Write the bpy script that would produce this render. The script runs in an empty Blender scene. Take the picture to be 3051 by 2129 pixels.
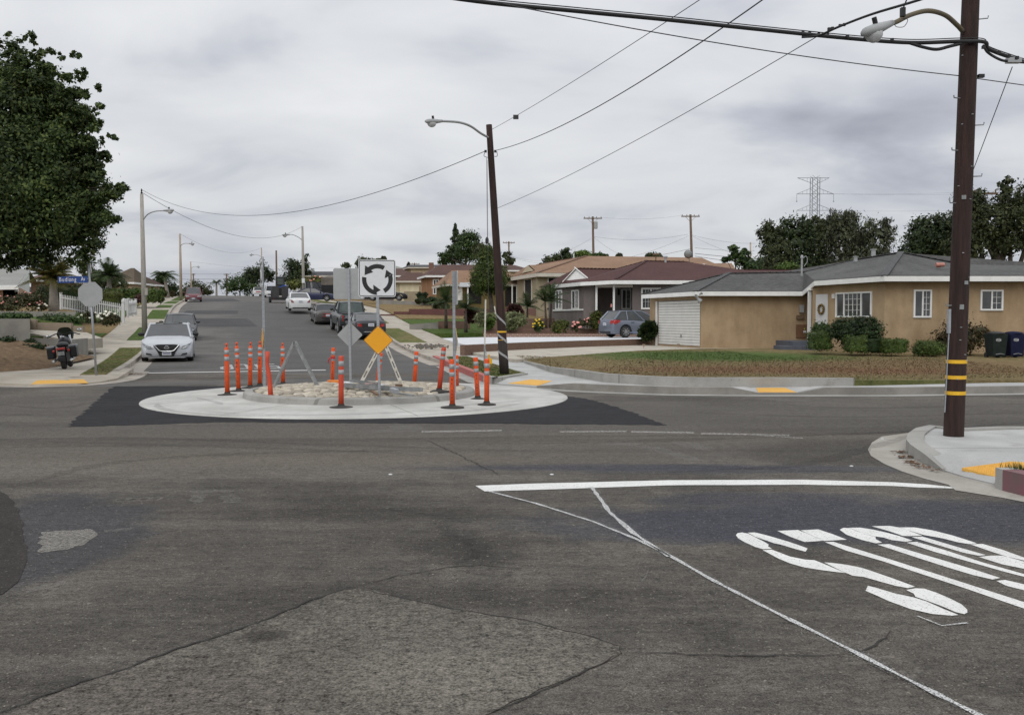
import bpy, bmesh, math, random
import numpy as np
from mathutils import Vector, Matrix
R = math.radians
sc = bpy.context.scene
col = sc.collection
# ------------------------------------------------------------------ camera, light, exposure
CAMH = 1.6; F = 2733.0; CX, CY = 1525.5, 1064.5; PIT = math.atan((CY-950)/F)
cam = bpy.data.cameras.new('camera'); co = bpy.data.objects.new('camera', cam); col.objects.link(co)
cam.sensor_width = 36; cam.lens = 36*F/3051; cam.clip_start = .05; cam.clip_end = 9000
co.location = (0, 0, CAMH); co.rotation_euler = (math.pi/2-PIT, 0, 0); sc.camera = co
sc.view_settings.view_transform = 'Standard'; sc.view_settings.look = 'None'
sc.view_settings.exposure = 0.0; sc.view_settings.gamma = 1; sc.view_settings.use_curve_mapping = False
SUN_EL, SUN_AZ = R(42), R(195)
sun = bpy.data.lights.new('sun', 'SUN'); sun.energy = 1.25; sun.angle = R(48); sun.color = (1, .97, .92)
so = bpy.data.objects.new('sun', sun); col.objects.link(so)
so.rotation_euler = (math.pi/2-SUN_EL, 0, R(-15))
w = bpy.data.worlds.new("World"); sc.world = w; w.use_nodes = True
nt = w.node_tree; N = nt.nodes; LK = nt.links; N.clear()
def nn(t, **k):
    n = N.new(t)
    for a, b in k.items(): setattr(n, a, b)
    return n
out = nn('ShaderNodeOutputWorld')
sky = nn('ShaderNodeTexSky', sky_type='NISHITA', sun_disc=False); sky.sun_elevation = SUN_EL; sky.sun_rotation = SUN_AZ
bg1 = nn('ShaderNodeBackground'); bg1.inputs[1].default_value = .1; LK.new(sky.outputs[0], bg1.inputs[0])
tc = nn('ShaderNodeTexCoord'); sx = nn('ShaderNodeSeparateXYZ'); LK.new(tc.outputs['Generated'], sx.inputs[0])
def wm(op, a, b=None, c=None):
    n = nn('ShaderNodeMath', operation=op)
    for i, v in enumerate((a, b, c)):
        if v is None: continue
        if isinstance(v, (int, float)): n.inputs[i].default_value = v
        else: LK.new(v, n.inputs[i])
    return n.outputs[0]
zz = wm('ADD', wm('MAXIMUM', sx.outputs[2], 0.0), .22)
cb = nn('ShaderNodeCombineXYZ'); LK.new(wm('DIVIDE', sx.outputs[0], zz), cb.inputs[0]); LK.new(wm('MULTIPLY', wm('DIVIDE', sx.outputs[1], zz), 1.25), cb.inputs[1])
cb.inputs[2].default_value = 3.7
n1 = nn('ShaderNodeTexNoise'); n1.inputs['Scale'].default_value = 1.45; n1.inputs['Detail'].default_value = 5; n1.inputs['Roughness'].default_value = .5; n1.inputs['Distortion'].default_value = .3
LK.new(cb.outputs[0], n1.inputs['Vector'])
n2 = nn('ShaderNodeTexNoise'); n2.inputs['Scale'].default_value = .55; n2.inputs['Detail'].default_value = 3
mp = nn('ShaderNodeMapping'); mp.inputs[1].default_value = (2.3, 5.1, 0); LK.new(cb.outputs[0], mp.inputs[0]); LK.new(mp.outputs[0], n2.inputs['Vector'])
f = wm('ADD', wm('MULTIPLY', n1.outputs[0], .62), wm('MULTIPLY', n2.outputs[0], .38))
def cloud(u, v, ru, rv, k, rot=0):         # a heavier bank of cloud in a given part of the sky
    global f
    def pl(a, b): c, s = math.cos(PIT), math.sin(PIT); q = Vector(((a-CX)/F, c-(b-CY)/F*s, -s-(b-CY)/F*c)).normalized(); z = max(q.z, 0)+.22; return q.x/z, 1.25*q.y/z
    x, y = pl(u, v); x2, _ = pl(u+ru, v); _, y2 = pl(u, v-rv); m = nn('ShaderNodeMapping', vector_type='TEXTURE'); m.inputs[1].default_value = (x, y, 3.7); m.inputs[2].default_value = (0, 0, R(rot)); m.inputs[3].default_value = (abs(x2-x), abs(y2-y), 1); LK.new(cb.outputs[0], m.inputs[0])
    l = nn('ShaderNodeVectorMath', operation='LENGTH'); LK.new(m.outputs[0], l.inputs[0]); d = wm('ADD', l.outputs['Value'], wm('MULTIPLY', wm('SUBTRACT', n1.outputs[0], .5), 2.2)); mr = nn('ShaderNodeMapRange', interpolation_type='SMOOTHSTEP'); LK.new(d, mr.inputs[0])
    for i, q in enumerate((-.25, 1.6, k*1.1, 0.0)): mr.inputs[i+1].default_value = q
    f = wm('SUBTRACT', f, mr.outputs[0])
cloud(420, 170, 420, 110, .13); cloud(480, 510, 190, 60, .09); cloud(2560, 380, 430, 75, .085); cloud(2850, 500, 380, 65, .07); cloud(2280, 330, 260, 30, .05); cloud(1430, 170, 150, 50, .06); cloud(700, 640, 500, 40, .05); cloud(1900, 330, 600, 160, -.05); cloud(900, 330, 420, 120, -.07); cloud(2350, 210, 330, 60, -.05)
cr = nn('ShaderNodeValToRGB'); LK.new(f, cr.inputs[0])
e = cr.color_ramp.elements
e[0].position = .30; e[0].color = (.36, .38, .44, 1); e[1].position = .66; e[1].color = (.83, .84, .855, 1)
q = cr.color_ramp.elements.new(.42); q.color = (.52, .54, .60, 1)
q = cr.color_ramp.elements.new(.51); q.color = (.69, .705, .735, 1)
# overcast dome: brighter towards the zenith
zen = wm('ADD', .93, wm('MULTIPLY', wm('POWER', wm('MAXIMUM', sx.outputs[2], 0.0), 1.4), .75))
vm = nn('ShaderNodeVectorMath', operation='SCALE'); LK.new(cr.outputs[0], vm.inputs[0]); LK.new(zen, vm.inputs[3])
bg2 = nn('ShaderNodeBackground'); bg2.inputs[1].default_value = 1.0; LK.new(vm.outputs[0], bg2.inputs[0])
mx = nn('ShaderNodeMixShader'); mx.inputs[0].default_value = .96
LK.new(bg1.outputs[0], mx.inputs[1]); LK.new(bg2.outputs[0], mx.inputs[2]); LK.new(mx.outputs[0], out.inputs[0])

# ------------------------------------------------------------------ geometry of the site
DV = Vector((-.3107, .9505)); RV = Vector((.9505, .3107))
SP = [(-40, 0), (26, 0), (36, -.05), (46, .1), (56, .45), (62, .8), (70, 1.4), (79, 2.2), (92, 2.8), (120, 3.75), (157, 5.2), (185, 6.1), (200, 6.2), (230, 5.3), (300, 2), (480, 0), (9000, 0)]
_sx = np.array([a for a, b in SP], float); _sz = np.array([b for a, b in SP], float)
def prof(s):
    return float(np.mean(np.interp(np.linspace(s-5, s+5, 9), _sx, _sz)))
def XY(s, w): return Vector((s*DV.x+w*RV.x, s*DV.y+w*RV.y))
def SW(x, y): return x*DV.x+y*DV.y, x*RV.x+y*RV.y
def hz(x, y): return prof(SW(x, y)[0])
def ray(u, v):
    a = (u-CX)/F; b = -(v-CY)/F; c, s = math.cos(PIT), math.sin(PIT)
    return Vector((a, c+b*s, -s+b*c))
def G(u, v, z=0.0):                      # ground point under a sight line, on the level z
    r = ray(u, v); t = (z-CAMH)/r.z; return Vector((r.x*t, r.y*t, z))
def Q(u, v, Y):                          # point at distance Y
    r = ray(u, v); t = Y/r.y; return Vector((r.x*t, Y, CAMH+r.z*t))
def GT(u, v, off=0.0):                   # on the sloping site
    r = ray(u, v); t = 5.0
    while t < 300:
        if CAMH+r.z*t < hz(r.x*t, r.y*t)+off: break
        t += .1
    return Vector((r.x*t, r.y*t, hz(r.x*t, r.y*t)+off))
def D(u, v): return (u*1.32888, v*1.32888)
# ------------------------------------------------------------------ mesh helper
class MB:
    def __init__(s): s.v = []; s.f = []
    def add(s, vs, fs):
        o = len(s.v); s.v += [tuple(a) for a in vs]; s.f += [tuple(i+o for i in f) for f in fs]; return s
    def box(s, c, d, rz=0, M=None):
        x, y, z = d[0]/2, d[1]/2, d[2]/2
        vs = [Vector((a*x, b*y, e*z)) for e in (-1, 1) for b in (-1, 1) for a in (-1, 1)]
        m = M if M is not None else Matrix.Rotation(rz, 3, 'Z')
        return s.add([m @ q+Vector(c) for q in vs], [(0, 2, 3, 1), (4, 5, 7, 6), (0, 1, 5, 4), (2, 6, 7, 3), (0, 4, 6, 2), (1, 3, 7, 5)])
    def bar(s, a, b, wd, th, up=(0, 0, 1)):     # rectangular bar from a to b
        a = Vector(a); b = Vector(b); y = (b-a); L = y.length; y.normalize(); u = Vector(up)
        if abs(y.dot(u)) > .98: u = Vector((0, 1, 0)) if abs(y.y) < .9 else Vector((1, 0, 0))
        x = y.cross(u).normalized(); z = x.cross(y)
        return s.box((a+b)/2, (wd, L, th), M=Matrix((x, y, z)).transposed())
    def tube(s, pts, r, n=8, cap=True):
        pts = [Vector(p) for p in pts]; rs = r if isinstance(r, (list, tuple)) else [r]*len(pts)
        o = len(s.v); prev = None
        for i, p in enumerate(pts):
            t = (pts[min(i+1, len(pts)-1)]-pts[max(i-1, 0)]).normalized()
            ref = Vector((0, 0, 1)) if abs(t.z) < .9 else Vector((0, 1, 0))
            x = t.cross(ref).normalized() if prev is None else (prev-t*prev.dot(t)).normalized()
            prev = x; y = t.cross(x)
            for k in range(n):
                a = 2*math.pi*k/n; s.v.append(tuple(p+(x*math.cos(a)+y*math.sin(a))*rs[i]))
        m = len(pts)
        for i in range(m-1):
            for k in range(n):
                k2 = (k+1) % n; s.f.append((o+i*n+k, o+i*n+k2, o+(i+1)*n+k2, o+(i+1)*n+k))
        if cap: s.f.append(tuple(o+k for k in range(n))[::-1]); s.f.append(tuple(o+(m-1)*n+k for k in range(n)))
        return s
    def lathe(s, pr, n=20, c=(0, 0, 0), M=None, cap=True):
        o = len(s.v); c = Vector(c)
        for r, z in pr:
            for k in range(n):
                a = 2*math.pi*k/n; p = Vector((r*math.cos(a), r*math.sin(a), z))
                s.v.append(tuple((M @ p if M is not None else p)+c))
        for i in range(len(pr)-1):
            for k in range(n):
                k2 = (k+1) % n; s.f.append((o+i*n+k, o+i*n+k2, o+(i+1)*n+k2, o+(i+1)*n+k))
        if cap: s.f.append(tuple(o+k for k in range(n))[::-1]); s.f.append(tuple(o+(len(pr)-1)*n+k for k in range(n)))
        return s
    def poly(s, pts): return s.add(pts, [tuple(range(len(pts)))])
    def prism(s, pts, dz):                    # 3d outline of the top, dropped by dz
        n = len(pts); lo = [(p[0], p[1], p[2]-dz) for p in pts]
        return s.add([tuple(p) for p in pts]+lo, [tuple(range(n)), tuple(range(2*n-1, n-1, -1))]+[(i, i+n, (i+1) % n+n, (i+1) % n) for i in range(n)])
    def ext(s, pts, d):                       # outline extruded along a vector
        n = len(pts); d = Vector(d); lo = [Vector(p)+d for p in pts]
        return s.add(list(pts)+lo, [tuple(range(n)), tuple(range(2*n-1, n-1, -1))]+[(i, i+n, (i+1) % n+n, (i+1) % n) for i in range(n)])
    def ell(s, c, r, nu=12, nv=8, M=None):
        vs = []; fs = []
        for j in range(nv+1):
            th = math.pi*j/nv
            for i in range(nu):
                a = 2*math.pi*i/nu; p = Vector((r[0]*math.sin(th)*math.cos(a), r[1]*math.sin(th)*math.sin(a), r[2]*math.cos(th)))
                vs.append((M @ p if M is not None else p)+Vector(c))
        for j in range(nv):
            for i in range(nu): fs.append((j*nu+i, (j+1)*nu+i, (j+1)*nu+(i+1) % nu, j*nu+(i+1) % nu))
        return s.add(vs, fs)
    def build(s, name, m, parent=None, smooth=False, world=True, bev=0):
        me = bpy.data.meshes.new(name); vs = s.v
        if parent is not None and world:
            l = parent.location; vs = [(a-l.x, b-l.y, c-l.z) for a, b, c in vs]
            pp = parent.parent
            if pp is not None: vs = [(a-pp.location.x, b-pp.location.y, c-pp.location.z) for a, b, c in vs]
        me.from_pydata(vs, [], s.f); me.materials.append(m)
        b = bmesh.new(); b.from_mesh(me); bmesh.ops.recalc_face_normals(b, faces=b.faces)
        if bev: bmesh.ops.bevel(b, geom=[e for e in b.edges if len(e.link_faces) == 2 and e.calc_face_angle(0) > .6], offset=bev, segments=2, affect='EDGES', profile=.6)
        b.to_mesh(me); b.free()
        if smooth: me.shade_smooth()
        o = bpy.data.objects.new(name, me); col.objects.link(o)
        if parent is not None: o.parent = parent
        return o
def tag(o, label=None, cat=None, group=None, kind=None):
    if label: o['label'] = label
    if cat: o['category'] = cat
    if group: o['group'] = group
    if kind: o['kind'] = kind
    return o
def thing(name, label, cat, loc=(0, 0, 0), group=None, rz=0, rx=0):
    o = bpy.data.objects.new(name, None); col.objects.link(o); o.location = Vector(loc); o.rotation_euler = (rx, 0, rz); o.empty_display_size = .3
    return tag(o, label, cat, group)
def struct(o): o['kind'] = 'structure'; return o
def dup(root, loc, rz=None, label=None, rx=None):
    r = root.copy(); col.objects.link(r); r.location = Vector(loc)
    if rz is not None: r.rotation_euler.z = rz
    if rx is not None: r.rotation_euler.x = rx
    if label: r['label'] = label
    for ch in [c for c in bpy.data.objects if c.parent is root]:
        c = ch.copy(); col.objects.link(c); c.parent = r
        for g in [q for q in bpy.data.objects if q.parent is ch]:
            d = g.copy(); col.objects.link(d); d.parent = c
    return r
# ------------------------------------------------------------------ materials
def newmat(name):
    m = bpy.data.materials.new(name); m.use_nodes = True; t = m.node_tree
    return m, t, t.nodes['Principled BSDF']
def mat(name, c, c2=None, sc_=6, rough=.7, bump=0, bsc=None, metal=0, spec=.5, det=4, lo=.35, hi=.65, pos=False, coat=0, stretch=None):
    m, t, b = newmat(name); n = t.nodes; l = t.links
    b.inputs['Roughness'].default_value = rough; b.inputs['Metallic'].default_value = metal; b.inputs['Specular IOR Level'].default_value = spec
    if coat: b.inputs['Coat Weight'].default_value = coat; b.inputs['Coat Roughness'].default_value = .03
    c = tuple(c)+(1,); b.inputs['Base Color'].default_value = c
    if c2 or bump:
        if pos: src = n.new('ShaderNodeNewGeometry').outputs['Position']
        else: src = n.new('ShaderNodeTexCoord').outputs['Object']
        if stretch:
            mp = n.new('ShaderNodeMapping'); mp.inputs[3].default_value = stretch; l.new(src, mp.inputs[0]); src = mp.outputs[0]
    if c2:
        x = n.new('ShaderNodeTexNoise'); x.inputs['Scale'].default_value = sc_; x.inputs['Detail'].default_value = det; x.inputs['Roughness'].default_value = .6; l.new(src, x.inputs['Vector'])
        r = n.new('ShaderNodeValToRGB'); l.new(x.outputs[0], r.inputs[0]); e = r.color_ramp.elements
        e[0].position = lo; e[0].color = c; e[1].position = hi; e[1].color = tuple(c2)+(1,); l.new(r.outputs[0], b.inputs['Base Color'])
    if bump:
        x = n.new('ShaderNodeTexNoise'); x.inputs['Scale'].default_value = bsc or sc_*4; x.inputs['Detail'].default_value = 4; l.new(src, x.inputs['Vector'])
        p = n.new('ShaderNodeBump'); p.inputs['Strength'].default_value = bump; p.inputs['Distance'].default_value = .03; l.new(x.outputs[0], p.inputs['Height']); l.new(p.outputs[0], b.inputs['Normal'])
    return m
def leafmat(name, a, b_, c_, tr=.25):
    m, t, b = newmat(name); n = t.nodes; l = t.links
    g = n.new('ShaderNodeNewGeometry'); r = n.new('ShaderNodeValToRGB'); l.new(g.outputs['Random Per Island'], r.inputs[0]); e = r.color_ramp.elements
    e[0].color = tuple(a)+(1,); e[1].color = tuple(c_)+(1,); q = e.new(.5); q.color = tuple(b_)+(1,)
    x = n.new('ShaderNodeTexNoise'); x.inputs['Scale'].default_value = .9; tcx = n.new('ShaderNodeTexCoord'); l.new(tcx.outputs['Object'], x.inputs['Vector'])
    mr = n.new('ShaderNodeMapRange'); mr.inputs[1].default_value = .3; mr.inputs[2].default_value = .7; mr.inputs[3].default_value = .55; mr.inputs[4].default_value = 1.35; l.new(x.outputs[0], mr.inputs[0])
    v = n.new('ShaderNodeVectorMath'); v.operation = 'SCALE'; l.new(r.outputs[0], v.inputs[0]); l.new(mr.outputs[0], v.inputs[3]); l.new(v.outputs[0], b.inputs['Base Color'])
    b.inputs['Roughness'].default_value = .6; b.inputs['Specular IOR Level'].default_value = .3
    ts = n.new('ShaderNodeBsdfTranslucent'); l.new(v.outputs[0], ts.inputs[0]); ms = n.new('ShaderNodeMixShader'); ms.inputs[0].default_value = tr
    l.new(b.outputs[0], ms.inputs[1]); l.new(ts.outputs[0], ms.inputs[2]); l.new(ms.outputs[0], n['Material Output'].inputs[0])
    return m
# ------------------------------------------------------------------ ground materials
class SN:                                   # small shader-maths helper
    def __init__(s, name):
        s.m, s.t, s.b = newmat(name); s.n = s.t.nodes; s.l = s.t.links
        s.pos = s.n.new('ShaderNodeNewGeometry').outputs['Position']
    def setin(s, i, v):
        if isinstance(v, (int, float)): i.default_value = v
        elif isinstance(v, tuple): i.default_value = v if len(i.default_value) == len(v) else v+(1,)
        else: s.l.new(v, i)
    def M(s, op, *a):
        n = s.n.new('ShaderNodeMath'); n.operation = op
        for i, v in enumerate(a): s.setin(n.inputs[i], v)
        return n.outputs[0]
    def noise(s, sc_, det=3, st=None, rough=.55, vec=None, loc=None):
        v = vec or s.pos
        if st or loc:
            mp = s.n.new('ShaderNodeMapping'); s.l.new(v, mp.inputs[0])
            if st: mp.inputs[3].default_value = st
            if loc: mp.inputs[1].default_value = loc
            v = mp.outputs[0]
        n = s.n.new('ShaderNodeTexNoise'); n.inputs['Scale'].default_value = sc_; n.inputs['Detail'].default_value = det; n.inputs['Roughness'].default_value = rough
        s.l.new(v, n.inputs['Vector']); return n.outputs[0]
    def rng(s, v, a, b, c=0., d=1., smooth=True):
        n = s.n.new('ShaderNodeMapRange'); n.interpolation_type = 'SMOOTHSTEP' if smooth else 'LINEAR'
        s.setin(n.inputs[0], v)
        for i, q in enumerate((a, b, c, d)): n.inputs[i+1].default_value = q
        return n.outputs[0]
    def mix(s, f, a, b):
        n = s.n.new('ShaderNodeMix'); n.data_type = 'RGBA'; s.setin(n.inputs[0], f); s.setin(n.inputs[6], a); s.setin(n.inputs[7], b); return n.outputs[2]
    def scale(s, c, f):
        n = s.n.new('ShaderNodeVectorMath'); n.operation = 'SCALE'; s.setin(n.inputs[0], c); s.setin(n.inputs[3], f); return n.outputs[0]
    def spot(s, x, y, rx, ry, rot=0, soft=.5, amp=.7, nz=None):
        mp = s.n.new('ShaderNodeMapping'); mp.vector_type = 'TEXTURE'; mp.inputs[1].default_value = (x, y, 0); mp.inputs[2].default_value = (0, 0, R(rot)); mp.inputs[3].default_value = (rx, ry, 1e6)
        s.l.new(s.pos, mp.inputs[0]); n = s.n.new('ShaderNodeVectorMath'); n.operation = 'LENGTH'; s.l.new(mp.outputs[0], n.inputs[0])
        d = s.M('ADD', n.outputs['Value'], s.M('MULTIPLY', s.M('SUBTRACT', nz, .5), amp)) if nz else n.outputs['Value']
        return s.rng(d, 1-soft/2, 1+soft/2, 1., 0.)
    def bump(s, h, st=.3, dist=.01):
        p = s.n.new('ShaderNodeBump'); p.inputs['Strength'].default_value = st; p.inputs['Distance'].default_value = dist; s.l.new(h, p.inputs['Height']); s.l.new(p.outputs[0], s.b.inputs['Normal'])
    def fin(s, c, rough=.85, spec=.3):
        s.setin(s.b.inputs['Base Color'], c); s.setin(s.b.inputs['Roughness'], rough); s.b.inputs['Specular IOR Level'].default_value = spec; return s.m
def asphalt(name, a, b_, sp=1.0, stains=(), streak=.5, agg=110):
    s = SN(name)
    big = s.noise(.42, 5, rough=.62); st = s.noise(1.3, 6, st=(.13, 1.7, 1), rough=.7); mid = s.noise(3.2, 5, rough=.65); fine = s.noise(agg, 2, rough=.8); gr = s.noise(agg*.34, 3, rough=.7)
    f = s.M('ADD', s.M('MULTIPLY', big, .62-.22*streak), s.M('ADD', s.M('MULTIPLY', st, streak*.42), s.M('MULTIPLY', mid, .38-.2*streak)))
    c = s.mix(s.rng(f, .37, .63), a, b_)
    nz = s.noise(1.6, 4)
    for (x, y, rx, ry, rot, cc, k, soft) in stains:
        c = s.mix(s.M('MULTIPLY', s.spot(x, y, rx, ry, rot, soft, .9, nz), k), c, cc)
    g = s.M('ADD', s.M('MULTIPLY', s.rng(fine, .3, .72, -1., 1., False), .42*sp), s.M('MULTIPLY', s.rng(gr, .3, .7, -1., 1., False), .24*sp))
    m12 = s.noise(13, 4, st=(.7, 1.3, 1), rough=.75); g = s.M('ADD', g, s.M('MULTIPLY', s.rng(m12, .3, .7, -1., 1., False), .20*sp))
    c = s.scale(c, s.M('ADD', g, 1.0))
    chip = s.rng(s.noise(agg*.55, 1, rough=.3, loc=(7, 3, 1)), .70, .78)
    c = s.mix(s.M('MULTIPLY', chip, .5*sp), c, (.30, .27, .22))
    s.bump(fine, .55*sp, .012)
    return s.fin(c, s.rng(mid, .3, .7, .78, .96), .14)
def gp(u, v): p = G(*D(u, v)); return p.x, p.y
ST = []
def stn(u, v, rx, ry, rot, c, k, soft=.7):
    x, y = gp(u, v); k = k*.55 if c is DARK else k; ST.append((x, y, rx, ry, rot, c, k, soft))
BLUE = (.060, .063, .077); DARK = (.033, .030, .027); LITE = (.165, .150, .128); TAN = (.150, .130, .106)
stn(1150, 985, 14, 1.9, 0, (.118, .108, .095), .8, 1.3); stn(500, 1000, 5, 1.3, 0, (.135, .122, .104), .6, 1.3); stn(1700, 930, 9, 2.6, 0, (.115, .106, .094), .7, 1.2); stn(250, 900, 5, 2.6, 0, (.12, .11, .098), .7, 1.2)
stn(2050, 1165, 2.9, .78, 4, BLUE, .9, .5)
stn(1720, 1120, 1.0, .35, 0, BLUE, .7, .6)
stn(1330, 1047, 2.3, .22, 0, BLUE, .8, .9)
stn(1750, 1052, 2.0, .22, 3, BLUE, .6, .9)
stn(10, 1205, .95, 1.6, 10, (.072, .072, .078), .85, .3)
stn(1040, 1225, .42, .30, 0, DARK, .75, 1.0); stn(1080, 1255, .30, .22, 0, DARK, .6, 1.0)
stn(650, 1120, 3.2, .8, 0, DARK, .45, 1.2); stn(500, 1230, 2.0, .9, 8, DARK, .45, 1.2)
stn(330, 1380, 1.3, .4, 12, DARK, .5, 1.2); stn(880, 1150, .9, .5, 0, DARK, .4, 1.2)
stn(330, 1030, 3.0, .8, 0, TAN, .45, 1.3); stn(900, 1030, 2.2, .5, 0, TAN, .55, 1.3); stn(60, 1050, 1.0, .55, 0, LITE, .6, .6); stn(680, 1040, 1.7, .5, 0, LITE, .35, .8)
stn(1300, 1340, 1.2, .35, -12, DARK, .45, 1.2); stn(1840, 1230, .5, .2, 0, DARK, .5, 1.0); stn(1650, 980, 4, .6, 0, TAN, .4, 1.2)
stn(1920, 1010, 1.5, 1.0, 20, DARK, .7, .5); stn(2150, 965, 3.5, .5, 0, DARK, .6, .7); stn(2180, 945, 4.0, .6, 0, DARK, .35, 1.2)
stn(250, 990, 4.0, .35, 0, DARK, .45, .9); stn(900, 985, 4, .2, 0, DARK, .4, .9); stn(1400, 1010, 3, .15, 0, DARK, .35, .9)
M_ROAD = asphalt('worn_asphalt', (.064, .0585, .0515), (.166, .151, .131), 1.55, ST, .8)
M_HILL = asphalt('hill_asphalt', (.098, .093, .087), (.150, .143, .134), .8, [(*XY(60, 4.5), 3.0, 60, 18, (.085, .083, .082), .6, .6)], .0)
M_NEWA = asphalt('fresh_asphalt', (.019, .019, .021), (.029, .029, .032), .7, (), .3)
M_PATCH = asphalt('coarse_asphalt', (.104, .095, .081), (.150, .137, .117), 1.6, [(*gp(590, 1425), .12, .08, 20, DARK, .7, .9), (*gp(300, 1560), .8, .35, 10, (.11, .095, .082), .5, 1.0), (*gp(1000, 1520), .5, .3, 0, (.2, .185, .155), .4, 1.0)], .0, 78)
M_DARKL = asphalt('sealed_patch_asphalt', (.030, .027, .025), (.050, .045, .041), 1.0, (), .3)
M_DARKP = asphalt('dark_patch_asphalt', (.060, .060, .062), (.076, .075, .076), .5, (), .2)
def concrete(name, a, b_, joint=0, rot=18.1, cross=True, stain=(.22, .20, .17)):
    s = SN(name); f = s.noise(.9, 5, rough=.65); fine = s.noise(60, 3, rough=.7)
    c = s.mix(s.rng(f, .35, .68), a, b_); c = s.mix(s.M('MULTIPLY', s.rng(s.noise(2.3, 5, rough=.7, loc=(3, 1, 0)), .56, .75), .7), c, stain)
    c = s.scale(c, s.rng(fine, .25, .75, .86, 1.14, False))
    if joint:
        mp = s.n.new('ShaderNodeMapping'); mp.inputs[2].default_value = (0, 0, -R(rot)); s.l.new(s.pos, mp.inputs[0]); sp = s.n.new('ShaderNodeSeparateXYZ'); s.l.new(mp.outputs[0], sp.inputs[0])
        j = None
        for o in ((1, 0) if cross else (1,)):
            fr = s.M('ABSOLUTE', s.M('SUBTRACT', s.M('FRACT', s.M('DIVIDE', sp.outputs[o], joint)), .5))
            k = s.M('GREATER_THAN', fr, .5-.018/joint); j = k if j is None else s.M('MAXIMUM', j, k)
        c = s.mix(s.M('MULTIPLY', j, .6), c, (.14, .13, .11))
    s.bump(fine, .25, .006); return s.fin(c, .85, .3)
M_CONC = concrete('fresh_concrete', (.40, .395, .37), (.53, .525, .495), 0, stain=(.27, .26, .24)); M_GUTC = concrete('stained_gutter_concrete', (.29, .27, .235), (.40, .38, .34), 0, stain=(.17, .15, .125))
M_WALK = concrete('pavement_concrete', (.34, .305, .25), (.45, .41, .345), 1.5, cross=False)
M_NEWW = concrete('new_pavement_concrete', (.36, .36, .35), (.46, .46, .445), 2.6, 0, cross=False, stain=(.27, .265, .25))
M_KERB = concrete('kerb_concrete', (.28, .275, .255), (.37, .36, .335), 2.4, 18.1, cross=False)
M_OLDK = concrete('old_kerb_concrete', (.30, .27, .23), (.42, .38, .33), 2.2, 18.1, cross=False)
M_KERBD = concrete('weathered_shaded_kerb_concrete', (.20, .19, .17), (.29, .275, .25), 2.4, 0, cross=False)  # weathered tone, darkened further for the shading on the kerb face
M_DRIVE = concrete('driveway_concrete', (.38, .345, .285), (.48, .44, .375), 0)
M_WHITE_DRIVE = mat('white_driveway_concrete', (.56, .57, .58), (.64, .65, .66), 1.5, .8, pos=True)
def grassmat(name, stops, spots=(), base=.5):
    s = SN(name); f = s.noise(.75, 7, rough=.74); f2 = s.noise(5, 6, st=(1, 1, 1), rough=.8); f3 = s.noise(45, 3, st=(1, .35, 1), rough=.8)
    r = s.n.new('ShaderNodeValToRGB'); s.l.new(s.M('ADD', s.M('MULTIPLY', f, .6), s.M('MULTIPLY', f2, .4)), r.inputs[0]); e = r.color_ramp.elements
    e[0].position, e[0].color = stops[0][0], stops[0][1]+(1,); e[1].position, e[1].color = stops[-1][0], stops[-1][1]+(1,)
    for p, c in stops[1:-1]: q = e.new(p); q.color = c+(1,)
    c = r.outputs[0]; nz = s.noise(1.3, 7, rough=.78)
    for (x, y, rx, ry, rot, cc, k, soft) in spots: c = s.mix(s.M('MULTIPLY', s.spot(x, y, rx, ry, rot, soft, 2.2, nz), k), c, cc)
    c = s.scale(c, s.M('MULTIPLY', s.rng(f2, .3, .7, .62, 1.38, False), s.rng(f3, .25, .75, .6, 1.4, False))); s.bump(f3, .8, .03); return s.fin(c, .95, .1)
def lp(u, v, z=.27): p = G(u, v, z); return p.x, p.y
GREEN, BROWN, STRAW = (.070, .118, .030), (.180, .100, .056), (.20, .155, .08)
M_LAWN = grassmat('patchy_lawn', [(.3, (.12, .11, .04)), (.5, STRAW), (.7, (.17, .135, .06))], [(*lp(2120, 1058), 4.5, 4.6, -4, GREEN, .92, .7), (*lp(1800, 1110), 3.6, .5, -8, GREEN, .4, .9), (*lp(2420, 1098), 5.5, 1.7, 2, BROWN, .85, .9), (*lp(1900, 1112), 2.6, .5, -3, BROWN, .55, .9), (*lp(2900, 1080), 7, 2.2, 0, (.19, .13, .07), .8, .8), (*lp(2700, 1128), 2.5, .5, 3, (.085, .12, .035), .6, .9)])
M_GREEN = grassmat('green_lawn', [(.3, (.05, .080, .020)), (.5, (.07, .11, .027)), (.62, (.10, .125, .04)), (.75, (.16, .135, .06))])
M_PARK = grassmat('parkway_grass', [(.32, (.07, .115, .03)), (.47, (.11, .13, .04)), (.58, (.19, .15, .075)), (.7, (.21, .155, .085))])
M_DRY = grassmat('dry_yard', [(.3, (.12, .10, .045)), (.5, (.21, .15, .075)), (.7, (.25, .19, .10))])
M_DIRT = grassmat('dry_soil', [(.3, (.12, .085, .05)), (.5, (.19, .13, .08)), (.68, (.25, .18, .11))])
M_TERR = mat('terrain_soil', (.13, .12, .07), (.2, .17, .10), .3, .95, pos=True)
M_PAINT = None
def paint(name, c, wear=.2, sc_=30, soft=.08, amax=1.0):
    s = SN(name); f = s.noise(sc_, 4, rough=.75); k = s.rng(f, .5+.3*wear-soft, .5+.3*wear+soft)
    f2 = s.noise(3, 3); s.fin(s.mix(s.rng(f2, .3, .7), tuple(.9*x for x in c), c), .75, .3)
    tr = s.n.new('ShaderNodeBsdfTransparent'); ms = s.n.new('ShaderNodeMixShader'); s.l.new(s.M('MULTIPLY', k, amax), ms.inputs[0]); s.l.new(tr.outputs[0], ms.inputs[1]); s.l.new(s.b.outputs[0], ms.inputs[2]); s.l.new(ms.outputs[0], s.n['Material Output'].inputs[0]); return s.m
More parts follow.
